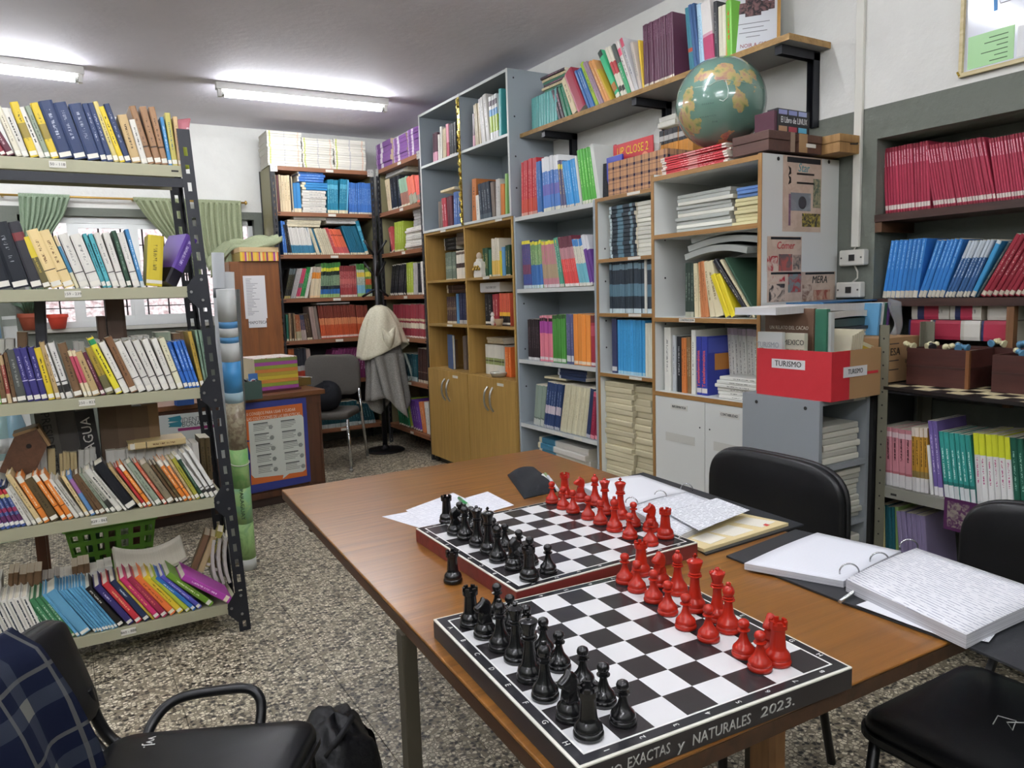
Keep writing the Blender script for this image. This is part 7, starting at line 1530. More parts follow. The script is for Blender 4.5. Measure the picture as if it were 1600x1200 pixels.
# ---------------------------------------------------------------- things along the right wall
# globe
def globe_mat():
    m, n, l, p = base_mat('globe_print'); p.inputs['Roughness'].default_value = .16; p.inputs['Coat Weight'].default_value = .6; p.inputs['Coat Roughness'].default_value = .06
    tc = n.new('ShaderNodeTexCoord'); nz = n.new('ShaderNodeTexNoise'); nz.inputs['Scale'].default_value = 14; nz.inputs['Detail'].default_value = 6; l.new(tc.outputs['Object'], nz.inputs['Vector'])
    def blob(dv, size, wob):
        d = Vector(dv).normalized(); x = n.new('ShaderNodeVectorMath'); x.operation = 'DOT_PRODUCT'
        nm = n.new('ShaderNodeVectorMath'); nm.operation = 'NORMALIZE'; l.new(tc.outputs['Object'], nm.inputs[0]); l.new(nm.outputs[0], x.inputs[0]); x.inputs[1].default_value = d
        v = mth(n, l, 'ADD', x.outputs['Value'], mth(n, l, 'MULTIPLY', mth(n, l, 'SUBTRACT', nz.outputs['Fac'], .5), wob)); return mth(n, l, 'GREATER_THAN', v, math.cos(size))
    land = None
    for b in GLOBE_BLOBS:
        k = blob(*b); land = k if land is None else mth(n, l, 'MAXIMUM', land, k)
    n2 = n.new('ShaderNodeTexNoise'); n2.inputs['Scale'].default_value = 26; n2.inputs['Detail'].default_value = 3; l.new(tc.outputs['Object'], n2.inputs['Vector'])
    r = ramp(n, [(.36, '#6f8058'), (.46, '#a89c62'), (.56, '#b0986a'), (.66, '#9c7468')]); l.new(n2.outputs['Fac'], r.inputs[0])
    n3 = n.new('ShaderNodeTexNoise'); n3.inputs['Scale'].default_value = 5; l.new(tc.outputs['Object'], n3.inputs['Vector']); r3 = ramp(n, [(.3, '#57776c'), (.7, '#6f8f80')]); l.new(n3.outputs['Fac'], r3.inputs[0])
    l.new(mix(n, l, land, r3.outputs[0], r.outputs[0]), p.inputs['Base Color'])
    n4 = n.new('ShaderNodeTexNoise'); n4.inputs['Scale'].default_value = 3; n4.inputs['Detail'].default_value = 3; l.new(tc.outputs['Object'], n4.inputs['Vector'])
    b = n.new('ShaderNodeBump'); b.inputs['Strength'].default_value = .25; b.inputs['Distance'].default_value = .02; l.new(n4.outputs['Fac'], b.inputs['Height']); l.new(b.outputs['Normal'], p.inputs['Normal']); l.new(b.outputs['Normal'], p.inputs['Coat Normal'])
    return m
GC = at(1126, 162, 0, 2.55); GR_ = .193
def gdir(px, py):
    """direction on the globe seen at a pixel of the photograph"""
    d = (FW + RT*((px-800)/F_PX) - UP*((py-600)/F_PX)).normalized(); oc_ = CP-GC; b = oc_.dot(d); q = b*b-(oc_.length_squared-GR_*GR_)
    t = -b-math.sqrt(max(q, 0)); return (oc_+d*t).normalized()
GLOBE_BLOBS = [(gdir(1152, 128), .20, .25), (gdir(1160, 155), .16, .2), (gdir(1130, 112), .22, .3), (gdir(1165, 118), .2, .3), (gdir(1100, 118), .12, .3), (gdir(1072, 165), .22, .25), (gdir(1082, 195), .16, .25), (gdir(1065, 185), .12, .2), (gdir(1130, 224), .16, .4), (gdir(1150, 215), .13, .3), (gdir(1178, 140), .07, .1), (Vector((.5, .6, .3)), .5, .5), (Vector((.7, -.3, .5)), .4, .4)]
gl0 = E('globe', 'large plastic globe with green seas resting on the red magazines', 'globe', GC)
gmesh = MB(); n_ = 28
gmesh.lathe([(max(.0005, GR_*math.sin(PI*i/n_)), -GR_*math.cos(PI*i/n_)) for i in range(n_+1)], 48); go = gmesh.make('sphere', globe_mat(), gl0)
# glued seam and dent line
ex = RT*.95+UP*.3; ex.normalize(); ey = FW.cross(ex).normalized()
def onG(v, k=1.002): return Vector(v).normalized()*GR_*k
seam = [onG(gdir(x, y)) for x, y in ((1062, 143), (1075, 139), (1092, 136), (1108, 134), (1118, 128), (1128, 125), (1138, 125), (1160, 128), (1180, 132), (1192, 138))]
MB().tube(seam, .0016, 5).make('seam', mat('#9fae9c', .4), gl0)
MB().tube([onG(gdir(x, y), 1.004) for x, y in ((1134, 126), (1138, 140), (1137, 152), (1130, 158), (1124, 156))], .0016, 5).make('scratch', mat('#d6dcd6', .4), gl0)
for s, px, py in (('OCEANO', 1106, 162), ('ATLANTICO', 1106, 182), ('SUR', 1117, 190)):
    d = gdir(px, py); up_ = Vector((0, 0, 1)); xx = up_.cross(d).normalized(); yy = d.cross(xx)
    text('lettering', ' '.join(s), .009, mat('#33453f', .6), gl0, frame(d*GR_*1.003, xx, yy), depth=.0002)
# red magazines under the globe
S('redmag', 'red-spined', 'm', '#bc2f38', '#e6c8c4', ((0, .07, '#d9cfc4'), (.42, .56, '#cf8a86'), (.94, 1, '#d9cfc4')), pg='#c9c4b4')
random.seed(12)
stack(0, HX+.012, 1033, 1139, HZ+.001, HZ+.079, 8, .24, 'redmag', "on the white bookcase under the globe", .006)
# orange volumes behind the globe
S('orvol', 'small black-topped orange', 'v', '#d9963f', None, ((.55, 1, '#2b2c30'), (.66, .82, '#b9b6b0')))
NT = NZ[0]
row(0, 2.78, HZ+.14, .11, "between the plaid box and the globe", '''1029 1082 7 198 u orvol''', False, 0)
B('stand_block', MELW, u4, 2.77, XW-.012, 2.45, 2.71, HZ, HZ+.139)
stack(0, 2.785, 1029, 1056, at(1040, 198, 0, 2.78).z+.002, at(1040, 180, 0, 2.78).z, 2, .12, 'qwhite', "on the small orange volumes by the globe", .01)
# plaid box with folders
pl = E('plaid_box', 'orange and navy plaid fabric box stuffed with folders', 'box')
a = at(951, 309, 0, NXF+.03); b = at(1042, 293, 0, NXF+.03); zt0 = at(951, 255, 0, NXF+.03).z
bx0, bx1, by0, by1, bz0, bz1 = NXF+.03, XW-.03, b.y+.0, a.y, NZ[0]+.001, zt0
PLB = plaid('#c09470', '#3c3a50', '#2c2b40', 11)
mb = MB()
for q in ((bx0, bx0+.006, by0, by1), (bx1-.006, bx1, by0, by1), (bx0+.006, bx1-.006, by0, by0+.006), (bx0+.006, bx1-.006, by1-.006, by1)): mb.box(*q, bz0, bz1)
mb.box(bx0+.006, bx1-.006, by0+.006, by1-.006, bz0, bz0+.006)
o = mb.make('box_body', PLB, pl); add_uv(o, lambda c: ((c.y+c.x)*1.6, c.z*1.6))
REDP = mat('#c23038', .5); YEL = mat('#e8c832', .5)
uc = E('magazine_cover', 'red magazine with yellow UP CLOSE title standing in the plaid box', 'magazine')
yl, yr = at(958, 220, 0, bx0+.05).y, at(1020, 215, 0, bx0+.05).y; zb_, zt_ = bz0+.03, at(990, 219, 0, bx0+.05).z
MB().box(bx0+.05, bx0+.056, yr, yl, zb_, zt_).make('cover', REDP, uc)
text('lettering', 'UP CLOSE 2', .062, YEL, uc, frame((bx0+.049, (yl+yr)/2+.0, zt_-.045), (0, -1, -.02), (0, -.02, 1)), sx=.78)
text('lettering', 'English for Global Communication', .012, YEL, uc, frame((bx0+.049, (yl+yr)/2-.01, zt_-.095), (0, -1, -.02), (0, -.02, 1)), sx=.8)
MB().lathe([(.028, 0), (.028, .0006)], 20).make('printed_moon', mat('#e0906a', .5), uc, (bx0+.0495, yr+.06, zt_-.10), (0, -PI/2, 0))
for i, (px0, py0, px1, py1, dx, c, lb) in enumerate(((938, 238, 958, 250, .16, '#5a4a8a', 'violet booklet in the plaid box'), (950, 230, 968, 250, .18, '#c0405a', 'pink booklet in the plaid box'), (948, 247, 972, 262, .02, '#2c3aa8', 'glossy blue booklet bent over the plaid box rim'), (1001, 229, 1010, 250, .08, '#8a2a38', 'wine-red booklet in the plaid box'), (1010, 226, 1020, 250, .07, '#c9c6c0', 'white booklet with red tags in the plaid box'))):
    yl, yr = at(px0, py0, 0, bx0+dx).y, at(px1, py0, 0, bx0+dx).y; zt_ = at(px0, py0, 0, bx0+dx).z
    t = E('booklet', lb, 'booklet', (bx0+dx, (yl+yr)/2, bz0+.02), 0, 'booklets in the plaid box', rot=(-.25+.12*i, 0, 0)); h = zt_-bz0-.02
    MB().box(0, .012, -abs(yl-yr)/2, abs(yl-yr)/2, 0, h).make('cover', mat(c, .3), t); MB().box(.001, .011, -abs(yl-yr)/2+.001, abs(yl-yr)/2-.003, .0, h+.001).make('page_block', pages(), t)
# teal folders and a dark bag beside it
row(0, GX+.06, GZ[0], .2, "beside the plaid box on the grey bookcase", '''929 938 3 232 -2 lteal''', False)
t = E('dark_pouch', 'dark padded pouch squeezed between the plaid box and the green textbooks', 'pouch', (NXF+.08, 3.30, NZ[0]+.001))
MB().grid(lambda u, v: (.05*math.cos(2*PI*u)*(1-.5*v), .045*math.sin(2*PI*u)*(1-.5*v)+.03*v, .19*v), 16, 8, 0, .004).make('pouch', cloth('#3a3c40', '#2c2d30', 200), t)
# wooden boxes on the white bookcase
BX = wood('#5d3f36', '#4a322b', 1, 6, .5); OAKR = wood('#b08a58', '#8f6c40', 2, 12, .6)
def wbox(name, x0, x1, y0, y1, z0, z1, m, label, group=None):
    t = E(name, label, 'box', ((x0+x1)/2, (y0+y1)/2, z0), 0, group); w, d, h = (x1-x0)/2, (y1-y0)/2, z1-z0
    MB().box(-w, w, -d, d, 0, h*.55).make('box_body', m, t, bevel=.002); MB().box(-w-.001, w+.001, -d-.001, d+.001, h*.57, h).make('lid', m, t, bevel=.002)
    return t, w, d, h
zt = at(1205, 202, 0, 2.46).z
t, w, d, h = wbox('wooden_box', 2.452, 2.605, 2.06, 2.245, HZ+.014, zt-.0, BX, 'brown lacquered wooden box on the near corner of the white bookcase'); B('band', mat('#8f7a68', .5), t, w-.025, w+.002, -d-.002, d+.002, 0, h)
t, w, d, h = wbox('wooden_box', 2.62, 2.765, 2.05, 2.24, HZ+.014, zt-.004, wood('#64463a', '#50362c', 1, 6, .5), 'brown wooden box with a small pale label on the white bookcase'); B('label', LABEL, t, -.03, .03, -d-.003, -d-.001, h*.3, h*.5); B('tape', mat('#a5835c', .4), t, -w-.001, -w+.05, -d-.002, -d-.001, 0, h)
t, w, d, h = wbox('wooden_box', 2.775, 2.912, 1.975, 2.17, HZ+.014, zt-.004, OAKR, 'raw knotty wooden block box at the wall end of the white bookcase'); MB().tube([(.0, -d-.002, h*.48), (.045, -d-.002, h*.5), (.045, -d-.002, h*.6)], .003, 5).make('hook', mat('#2a2622', .5), t)
# linux book lying on the boxes
t = E('boxed_book', 'thick dark book with white title lettering standing on the wooden boxes', 'book')
x0, x1 = 2.515, 2.715; y0 = 2.075; z0 = zt+.001; z1 = at(1240, 172, 1, y0).z
B('cover', mat('#1e1c22', .35), t, x0+.004, x1, y0, y0+.05, z0, z1)
for k in range(3):
    B('photo_strip', mat(('#8a90c0', '#7f88b8', '#9aa4cc')[k], .4), t, x0+.012+.06*k, x0+.062+.06*k, y0-.001, y0, z1-.022, z1-.004); B('photo_strip', mat(('#b08a6a', '#a03a4a', '#5fb0d0')[k], .4), t, x0+.012+.06*k, x0+.062+.06*k, y0-.001, y0, z0+.004, z0+.024)
text('lettering', 'El Libro de LINUX', .034, mat('#e6e6e6', .5), t, frame(((x0+x1)/2+.004, y0-.0012, (z0+z1)/2+.002), (1, 0, 0), (0, 0, 1)), sx=.62)
B('spine', mat('#4a1f30', .4), t, x0-.012, x0+.0035, y0+.002, y0+.10, z0, z1-.01)
# posters on the side of the white bookcase
YS = HY0-.0012
def yrect(px0, py0, px1, py1): a, b = at(px0, py0, 1, YS), at(px1, py1, 1, YS); return a.x, b.x, b.z, a.z
BG = mottled('#cdb8a6', '#c2ab98', 18)
def trade(px0, py0, px1, py1, label, logo, lc, pics):
    t = E('trade_poster', label, 'poster', (0, 0, 0), 0, 'trade posters on the white bookcase side'); x0, x1, z0, z1 = yrect(px0, py0, px1, py1)
    B('poster_sheet', BG, t, x0, x1, YS, YS+.0008, z0, z1); W_, H_ = x1-x0, z1-z0
    B('header_bar', mat('#1e2226', .5), t, x0+W_*.1, x1-W_*.03, YS-.0006, YS, z1-H_*.085, z1-H_*.015)
    if logo: text('lettering', logo, W_*.2, mat(lc, .5), t, frame((x0+W_*.52, YS-.0008, z1-H_*.15 if H_ > .25 else z1-H_*.26), (1, 0, 0), (0, 0, 1)), sx=.9, font_shear=.2)
    for (a, b, c, d, ca_, cb_, sc) in pics: B('picture', mottled(ca_, cb_, sc), t, x0+a*W_, x0+b*W_, YS-.0006, YS, z0+c*H_, z0+d*H_)
    return t, x0, z0, W_, H_
t, x0, z0, W_, H_ = trade(1224, 242, 1282, 363, 'tall tool poster with a grinder near the top of the bookcase side', 'Star', '#5a9aa0', [(.2, .72, .28, .52, '#8f979c', '#7a8288', 12), (.78, .98, .33, .72, '#5a6a58', '#a09a7a', 60), (.5, .98, .07, .25, '#3a3a30', '#b0a048', 40), (.15, .2, .08, .5, '#8a6a80', '#7a5a70', 40)])
for i, zz in enumerate((.74, .62)):
    MB().prism([(0, 0), (.018, .008), (.016, .03), (.0, .038), (.008, .02)], 0, .0008).make('tool_print', mat('#1c1d20', .5), t, (x0+.13*W_, YS, z0+zz*H_), (PI/2, 0, 0)); MB().box(x0+.35*W_, x0+.8*W_, YS-.0009, YS-.0003, z0+(zz+.02)*H_, z0+(zz+.045)*H_).make('tool_print', mat('#1c1d20', .5), t)
MB().lathe([(.026, 0), (.02, .0008), (.001, .001)], 20).make('tool_print', mat('#3a3d42', .5), t, (x0+.5*W_, YS-.0007, z0+.39*H_), (PI/2, 0, 0))
trade(1199, 369, 1252, 424, 'red-titled tool poster with portraits on the bookcase side', 'Comer', '#b8303a', [(0, .3, .02, .45, '#b03a3a', '#d0c0b0', 30), (.33, .72, .02, .5, '#b05a50', '#6a5a58', 24), (.75, .98, .05, .48, '#5a5452', '#b09a8a', 30)])
trade(1199, 425, 1252, 470, 'lower poster of red and black tools on the bookcase side', None, '#000000', [(.05, .5, .02, .6, '#3a3634', '#cbb8a8', 30), (.08, .5, .68, .86, '#b8303a', '#c9b8a8', 20), (.6, .98, .3, .95, '#b03a38', '#7a8a88', 26)])
trade(1253, 425, 1304, 472, 'poster titled with black lettering above the papers pile', 'MERA', '#26282c', [(.02, .3, .05, .6, '#8a6a5a', '#c9b5a2', 26), (.35, .85, .1, .42, '#9a4a3a', '#c0a088', 22)])
# red-wrapped box of tourism books
tb2 = E('tourism_box', 'cardboard box wrapped in red paper labelled for tourism on the low grey case', 'box')
REDW = mat('#c22a34', .55, bump=.25, bscale=25); CARD = mat('#a5825a', .75)
X0, X1, Y0, Y1, Z0 = LX0+.012, LX1+.02, LY0-.035, 1.995, LZ+.001
Z1 = at(1255, 548, 0, X0).z
B('side_red', REDW, tb2, X0, X0+.006, Y0, Y1, Z0, Z1); B('side_card', CARD, tb2, X0+.006, X1, Y0, Y0+.005, Z0, Z1); B('side_card', CARD, tb2, X1-.006, X1, Y0+.005, Y1, Z0, Z1); B('side_card', CARD, tb2, X0+.006, X1-.006, Y1-.005, Y1, Z0, Z1); B('bottom', CARD, tb2, X0+.006, X1-.006, Y0+.005, Y1-.005, Z0, Z0+.004)
xw = at(1327, 590, 1, Y0).x; B('red_wrap', REDW, tb2, X0, xw, Y0-.0015, Y0, Z0, Z1); B('red_wrap', REDW, tb2, xw, X1-.03, Y0-.0012, Y0, Z0+.085, Z0+.095)
ya, yb2 = at(1206, 566, 0, X0).y, at(1258, 570, 0, X0).y; za, zb2 = at(1206, 560, 0, X0).z, at(1206, 572.5, 0, X0).z
lb = B('label', mat('#dcdcdc', .6), tb2, X0-.001, X0, yb2, ya, zb2-.004, za); text('lettering', 'TURISMO', .030, mat('#1c1c1e', .6), lb, frame((X0-.0016, (ya+yb2)/2, (za+zb2)/2-.002), (0, -1, 0), (0, 0, 1)), sx=.95)
xa, xb = at(1317, 583, 1, Y0).x, at(1354, 575, 1, Y0).x; zc = at(1336, 580, 1, Y0).z
lb = B('label', mat('#dcdcdc', .6), tb2, xa, xb, Y0-.0026, Y0-.0016, zc-.019, zc+.019); text('lettering', 'TURISMO', .026, mat('#1c1c1e', .6), lb, frame(((xa+xb)/2, Y0-.003, zc), (1, 0, 0), (0, 0, 1)), sx=.8)
def inbox(px0, px1, pyt, xx, th, m, label, extra=None):
    """book standing in the box, cover towards -x; measured on the plane x = xx"""
    ya, yb_ = at(px0, pyt, 0, xx).y, at(px1, pyt, 0, xx).y; zt_ = at((px0+px1)/2, pyt, 0, xx).z
    t = E('standing_book', label, 'book', (0, 0, 0), 0, 'books in the tourism box'); B('cover', m, t, xx, xx+th, yb_, ya, Z0+.006, zt_); B('page_block', pages(), t, xx+.001, xx+th-.001, yb_+.001, ya-.004, Z0+.007, zt_+.0008)
    if extra: extra(t, xx, yb_, ya, Z0, zt_)
def ex_tur(t, xx, a, b, z0, z1):
    B('cover_photo', mottled('#2f6fb0', '#9ac0da', 20), t, xx-.0008, xx, a+.004, b-.004, z0+.12, z1-.075); text('lettering', 'TURISMO', .030, mat('#9aa2a8', .6), t, frame((xx-.001, (a+b)/2+.008, z1-.05), (0, -1, 0), (0, 0, 1)), sx=.85)
def ex_mex(t, xx, a, b, z0, z1):
    B('cover_photo', mottled('#8a7a5a', '#c9bfa0', 30), t, xx-.0008, xx, a+.003, b-.003, z0+.1, z1-.06); text('lettering', 'MEXICO', .028, mat('#3a3a38', .6), t, frame((xx-.001, (a+b)/2, z1-.035), (0, -1, 0), (0, 0, 1)), sx=.9)
def ex_cac(t, xx, a, b, z0, z1):
    text('lettering', 'UN RELATO DEL CACAO', .020, mat('#d9cfc0', .6), t, frame((xx-.001, (a+b)/2, z1-.075), (0, -1, 0), (0, 0, 1)), sx=.8); text('lettering', 'Theobroma cacao y su historia', .010, mat('#b9ab98', .6), t, frame((xx-.001, (a+b)/2, z1-.10), (0, -1, 0), (0, 0, 1)))
inbox(1184, 1222, 519, X0+.03, .018, mat('#cdd2d0', .4), 'pale blue-photo book at the front of the red box', ex_tur)
inbox(1224, 1257, 521, X0+.055, .02, mat('#d0cdb8', .4), 'cream travel book with half-hidden title in the red box', ex_mex)
inbox(1196, 1272, 482, X0+.10, .016, mat('#6f5442', .5), 'large brown book with a cacao title in the red box', ex_cac)
inbox(1274, 1292, 483, X0+.08, .02, mat('#2f6a52', .5), 'green book standing in the red box'); inbox(1293, 1299, 488, X0+.09, .02, mat('#b8bcb8', .5), 'thin grey book standing in the red box')
for i in range(6):
    x = X0+.125+.012*i; t = E('pamphlet', f"{nth(i+1)} slim cream pamphlet slanting in the red box", 'booklet', (x, Y0+.09, Z0+.006), 0, 'pamphlets in the tourism box', rot=(.0, .16, 0)); B('page_block', pages('#d0caae'), t, 0, .008, -.06, .10, 0, .225+.004*i); B('cover', mat('#b8b08a', .6), t, .008, .010, -.06, .10, 0, .226+.004*i)
t = E('framed_card', 'yellow and black card booklet slanting at the front of the red box', 'booklet', (X0+.165, Y0+.022, Z0+.02), 0, 'pamphlets in the tourism box', rot=(-.12, .32, 0)); B('card_sheet', mat('#cfc9a6', .5), t, 0, .095, 0, .004, 0, .20); B('print_panel', mat('#c2a52c', .5), t, .012, .085, -.0008, 0, .15, .185); B('print_panel', mat('#1f1f20', .5), t, .012, .085, -.0008, 0, .10, .148)
# pile of papers and binders behind the red box
cb2 = E('cardboard_box', 'plain cardboard box with printed marks between the red box and the niche', 'box')
CX0, CX1, CY0_, CY1_ = 2.665, 2.905, 1.69, 2.04
lc = E('storage_crate', 'dark grey closed crate on the floor under the marked cardboard box', 'crate'); B('box_body', mat('#3a3b3a', .6), lc, CX0-.03, CX1, CY0_+.015, 2.05, 0, .929); B('lid', mat('#303130', .6), lc, CX0-.034, CX1, CY0_+.011, 2.052, .93, .979)
B('box_body', CARD, cb2, CX0, CX1, CY0_, CY1_, .984, 1.155)
text('lettering', 'ESA', .040, mat('#2c2622', .7), cb2, frame((CX0+.075, CY0_-.001, 1.10), (1, 0, 0), (0, 0, 1))); text('lettering', 'LIBSA', .020, mat('#3a322c', .7), cb2, frame((CX0+.165, CY0_-.001, 1.06), (1, 0, 0), (0, 0, 1)))
for z in (1.065, 1.13, 1.03): B('print_bar', mat('#3a322c', .7), cb2, CX0+.04, CX0+.10, CY0_-.0008, CY0_, z, z+.004)
MB().tube([(CX0+.165, CY0_-.001, 1.085), (CX0+.15, CY0_-.001, 1.105), (CX0+.155, CY0_-.001, 1.118), (CX0+.165, CY0_-.001, 1.110), (CX0+.175, CY0_-.001, 1.118), (CX0+.18, CY0_-.001, 1.105), (CX0+.165, CY0_-.001, 1.085)], .0012, 4).make('print_heart', mat('#3a322c', .7), cb2)
cz = 1.157; PY = 1.855
def flat(name, px0, px1, y, d, z, h, m, label, rz=0, curl=0, cat='papers', group='pile of papers before the niche', pagem=None, spine=None):
    a, b = at(px0, 500, 1, y).x, at(px1, 500, 1, y).x; t = E(name, label, cat, (a, y, z), rz, group)
    MB().grid(lambda u, v: (u*(b-a), v*d, h+curl*math.sin(PI*u)**2-curl*.6*u), 10, 3, 0, h).make('page_block', m, t)
    if spine: B('spine', spine, t, -.004, .0, 0, d, 0, h)
    return t
flat('folder', 1318, 1378, PY, .18, cz, .010, mat('#cfd0cb', .6), 'grey folder lowest in the pile before the niche'); flat('magazine', 1310, 1382, PY-.01, .19, cz+.011, .013, pages('#c9cac6'), 'curled magazine in the pile before the niche', .05, .008, 'magazine'); flat('folder', 1315, 1370, PY, .19, cz+.027, .012, mat('#3a3f44', .5), 'black folder in the pile before the niche', -.05)
flat('binder', 1303, 1375, PY, .19, cz+.041, .030, mat('#3f5450', .5), 'dark green binder in the pile before the niche', .04, 0, 'binder'); flat('manual', 1280, 1398, PY-.01, .19, cz+.074, .024, pages('#dadad6'), 'thick white manual near the top of the pile before the niche', .04, .008, 'book')
flat('manual', 1212, 1372, PY, .19, cz+.103, .028, pages('#dcdde2'), 'wire-bound white report topmost in the pile before the niche', .03, .004, 'book'); flat('folder', 1285, 1412, PY+.02, .17, cz+.134, .006, mat('#2f5f88', .35), 'blue clear-front folder lying over the pile before the niche', .02, .005, 'folder')
PLAS = mat('#d0d6da', .1, spec=.9); PLAS.node_tree.nodes['Principled BSDF'].inputs['Alpha'].default_value = .35
o = tag(MB().grid(lambda u, v: (2.84+.07*u+.012*math.sin(6*v), 1.775-.012*math.sin(5*u+4*v), 1.16+.15*v-.03*u), 12, 12, 0, .0008).make('plastic_bag', PLAS, None), 'clear plastic sleeve of papers hanging at the pile before the niche', 'bag')
for i, (x, c) in enumerate(((2.80, '#5f9ac0'), (2.82, '#d0d4d4'), (2.84, '#3f6f58'), (2.86, '#6a4a8a'))):
    t = E('standing_folder', f"{['light-blue', 'white', 'green', 'violet'][i]} folder standing beside the pile before the niche", 'folder', (x, 1.805, cz), 0, 'folders before the niche', rot=(0, .12, 0)); B('cover', mat(c, .4), t, 0, .012, 0, .2, 0, .13); B('page_block', pages(), t, .001, .011, .004, .202, .002, .131)
# checkered board, wooden boxes and small figures on the olive rack
ck = E('checker_board', 'old black and cream checkered board lying on the olive rack top', 'game board', (QX+.005, 1.69, QZ[0]-.008), -.13)
B('board', mat('#1e1b1a', .4), ck, 0, .30, -1.0, 0, 0, .012); q = .0625
sqm = MB().box(0, q, 0, q, .012, .0126).mesh('square', mat('#cfc29a', .5))
for i in range(5):
    for j in range(15):
        if (i+j) % 2 == 0 and i < 4: put('square', sqm, ck, (.012+i*q, -.03-(j+1)*q, 0))
ZB = QZ[0]+.0052
def cbox(x0, x1, y0, y1, h, label, m):
    t = E('wooden_box', label, 'box', ((x0+x1)/2, (y0+y1)/2, ZB), 0, 'brown boxes on the checkered board'); w, d = (x1-x0)/2, (y1-y0)/2; n_ = .008
    for q_ in ((-w, w, -d, -d+n_), (-w, w, d-n_, d), (-w, -w+n_, -d+n_, d-n_), (w-n_, w, -d+n_, d-n_)): B('side_panel', m, t, *q_, 0, h)
    B('bottom', m, t, -w+n_, w-n_, -d+n_, d-n_, 0, .006); B('corner_post', wood('#8a5a34', '#6a4426', 2), t, -w-.002, -w+.010, -d-.002, -d+.010, 0, h); B('moulding', mat('#3a221c', .5), t, -w-.0015, -w, -d+.012, d, h*.48, h*.54); B('moulding', mat('#3a221c', .5), t, -w+.012, w, -d-.0015, -d, h*.48, h*.54)
    return (x0+x1)/2, (y0+y1)/2, w, d, h
BXD = wood('#4f2c26', '#3c201b', 1, 6, .4)
xL = QX+.105
ya, yb_ = at(1416, 595, 0, xL).y, at(1512, 600, 0, xL).y
hb = at(1450, 545, 0, xL).z-ZB
b1 = cbox(xL, xL+.17, yb_, ya, hb, 'dark brown open wooden box holding cream and blue game figures', BXD)
ya2 = at(1549, 598, 0, xL).y; b2 = cbox(xL, xL+.17, ya2-.24, ya2, hb*.93, 'second dark brown wooden box at the picture edge on the checkered board', BXD)
FC = mat('#d6cfa6', .35); FB = mat('#5f93b4', .35); FK = mat('#1f1f22', .35)
def fig(p, rz, m, m2, label):
    t = E('game_figure', label, 'figurine', p, rz, 'game figures in the brown boxes', rot=(0, PI/2*.85, rz)); MB().lathe([(.013, 0), (.014, .005), (.010, .010), (.006, .026), (.010, .029), (.006, .032)], 14).make('figure_body', m, t); MB().lathe([(.005, .031), (.009, .035), (.010, .041), (.007, .047), (.002, .05)], 14).make('figure_head', m2, t)
random.seed(8)
for k, (fx, fy, m, m2, lb) in enumerate(((-.06, .10, FC, FC, 'cream game figure at the window end of the brown box'), (-.05, .06, FC, FC, 'cream game figure lying second along the brown box rim'), (-.06, .03, FK, FC, 'black and cream game figure on the brown box'), (-.05, -.01, FC, FC, 'cream game figure in the middle of the brown box'), (-.04, -.05, FB, FC, 'blue game figure with cream head on the brown box'), (-.03, -.08, FB, FB, 'all-blue game figure at the near end of the brown box'))):
    fig((b1[0]+fx, b1[1]+fy, ZB+hb+.004), random.uniform(0, 6), m, m2, lb)
wb3 = cbox(xL+.175, xL+.215, yb_-.15, ya-.02, hb*1.0, 'narrow dark wooden box behind the figures on the checkered board', BXD)
for k, (fy, m, m2, lb) in enumerate(((.0, FB, FC, 'blue game figure on the narrow box behind'), (-.05, FC, FC, 'cream game figure on the narrow box behind'), (-.10, FB, FB, 'pale blue game figure at the end of the narrow box'))): fig((wb3[0], wb3[1]+fy, ZB+hb+.012), random.uniform(0, 6), m, m2, lb)
fig((b2[0]-.05, b2[1]+.04, ZB+hb*.93+.004), 1, FB, FC, 'blue and white game figure on the second brown box')
# purple leaflet hanging from the olive rack
lf = E('purple_leaflet', 'dark purple leaflet with a silver drawing hanging from the olive rack shelf', 'leaflet')
xq = QX-.002; ya, yb_ = at(1476, 776, 0, xq).y, at(1560, 800, 0, xq).y; za = at(1476, 776, 0, xq).z; zb2 = at(1476, 826, 0, xq).z
B('leaflet_sheet', mat('#4c1f4c', .4), lf, xq-.001, xq, yb_, ya, zb2, za)
B('print_figure', mottled('#8a8478', '#4c1f4c', 60), lf, xq-.0016, xq-.001, ya-.085, ya-.012, zb2+.012, za-.012); B('print_line', mat('#8f5a90', .5), lf, xq-.0016, xq-.001, yb_+.03, ya-.11, zb2+.05, zb2+.062)
# framed certificate on the wall shelf
c0, c1 = at(1141, 83, 0, 2.76), at(1216, 3, 0, 2.80)
hf = .25; fw_ = .20
t = E('framed_certificate', 'framed certificate with dark photographs standing at the end of the wall shelf', 'picture', (2.745, 2.40, ZS+.001), math.radians(-52), rot=(math.radians(-8), 0, math.radians(-52)))
OF = wood('#c99a52', '#b0823e', 2, 12, .5)
fx = MB(); W2_, H2_ = .115, .285
for q_ in ((-W2_, W2_, 0, .014), (-W2_, W2_, H2_-.014, H2_), (-W2_, -W2_+.014, .014, H2_-.014), (W2_-.014, W2_, .014, H2_-.014)): B('frame_rail', OF, t, q_[0], q_[1], -.008, .008, q_[2], q_[3])
B('sheet', mat('#d6d8dc', .35), t, -W2_+.014, W2_-.014, -.002, .004, .014, H2_-.014)
for i, (x, s) in enumerate(((0, .034), (-.044, .02), (.044, .02), (-.074, .016), (.074, .016))): B('photo', mottled('#2a2226', '#7a5a58', 40), t, x-s, x+s, -.0032-.0004*(5-i), -.002, H2_-.075-s*1.1, H2_-.075+s*1.25)
for k, wd in enumerate((.07, .045, .06, .03)): B('print_line', mat('#7a7c80', .6), t, -wd, wd, -.0026, -.002, H2_-.145-.02*k, H2_-.142-.02*k)
text('lettering', 'NOIR & CION', .024, mat('#8a2430', .6), t, frame((.012, -.0028, .042), (1, 0, 0), (0, 0, 1)), sx=.9)
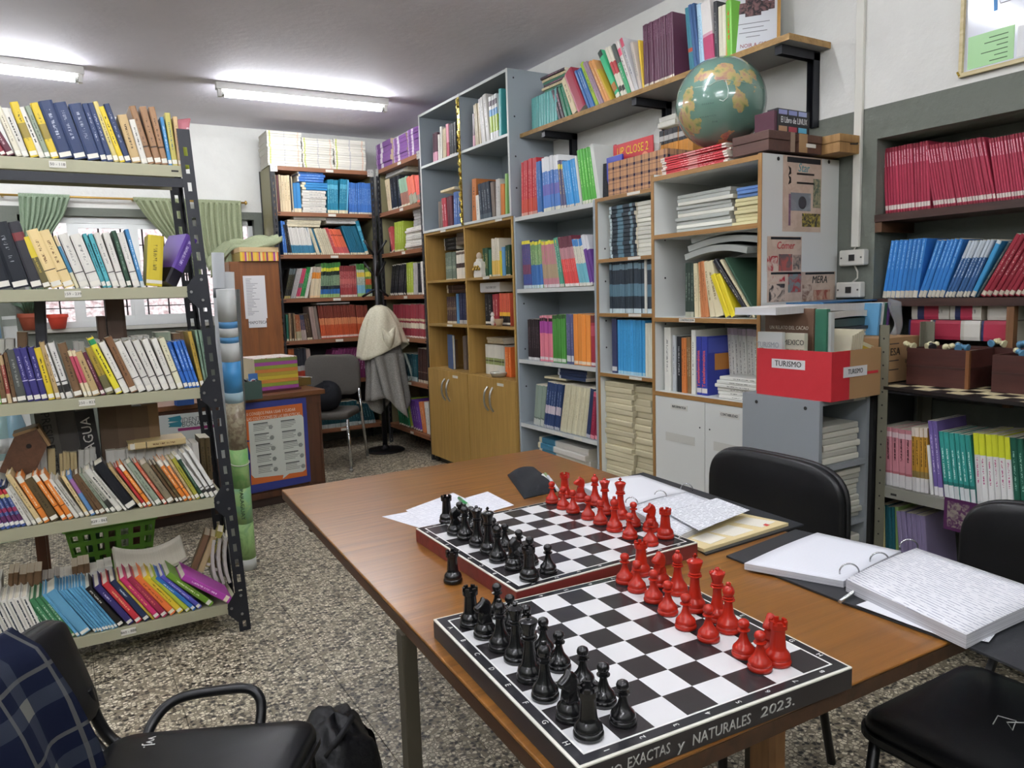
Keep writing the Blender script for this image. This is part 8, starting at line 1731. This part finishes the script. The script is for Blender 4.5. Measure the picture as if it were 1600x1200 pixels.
# small ornaments in the oak cabinet
p = at(750, 437, 0, CX+.05); t = E('white_figurine', 'white and gold figurine standing on the oak cabinet shelf', 'figurine', (CX+.05, p.y, W1+.001))
MB().prism([(-.055, 0), (.055, 0), (.06, .02), (.052, .05), (.06, .085), (.05, .11), (.02, .118), (.015, .135), (-.015, .135), (-.02, .118), (-.05, .11), (-.06, .085), (-.052, .05), (-.06, .02)], -.02, .02).make('figure_body', mat('#d9d6cc', .3), t, None, (PI/2, 0, PI/2), bevel=.004); MB().lathe([(.006, .128), (.018, .14), (.022, .155), (.016, .172), (.003, .18)], 14).make('figure_head', mat('#c9b6a0', .4), t)
for k in range(5): MB().lathe([(.010, 0), (.012, .008), (.003, .016)], 8).make('gold_flower', mat('#a8883a', .3, .6), t, (-.022, -.04+.02*k, .06+.016*(k % 2)), (0, -PI/2, 0))
p = at(770, 510, 0, CX+.03); t = E('cat_figurine', 'small white cat figurine on the oak cabinet middle shelf', 'figurine', (CX+.03, p.y, W2+.001))
MB().grid(lambda u, v: (.014*math.cos(2*PI*u)*math.sin(PI*v)**.7, .018*math.sin(2*PI*u)*math.sin(PI*v)**.7, .035*(1-math.cos(PI*v))), 14, 10).make('figure_body', mat('#dcd8d0', .3), t); MB().lathe([(.003, 0), (.013, .008), (.014, .018), (.008, .028), (.002, .03)], 12).make('figure_head', mat('#dcd8d0', .3), t, (0, 0, .064))
for s in (-1, 1): MB().lathe([(.005, 0), (.0005, .012)], 6).make('ear', mat('#dcd8d0', .3), t, (0, s*.008, .088))
p = at(779, 512, 0, CX+.03); tag(MB().lathe([(.02, 0), (.03, .03), (.034, .05), (.030, .05), (.018, .008), (.001, .008)], 18).make('small_bowl', mat('#c0a888', .4), None, (CX+.035, p.y, W2+.001)), 'small tan bowl beside the cat figurine', 'bowl')
p = at(776, 590, 0, CX+.03); t = E('glass_ashtray', 'heavy glass dish on the oak cabinet lower shelf', 'dish', (CX+.05, p.y, W3+.001)); MB().lathe([(.05, 0), (.065, .03), (.06, .034), (.045, .012), (.001, .012)], 20).make('dish', mat('#b9b9ac', .08, spec=.9), t)
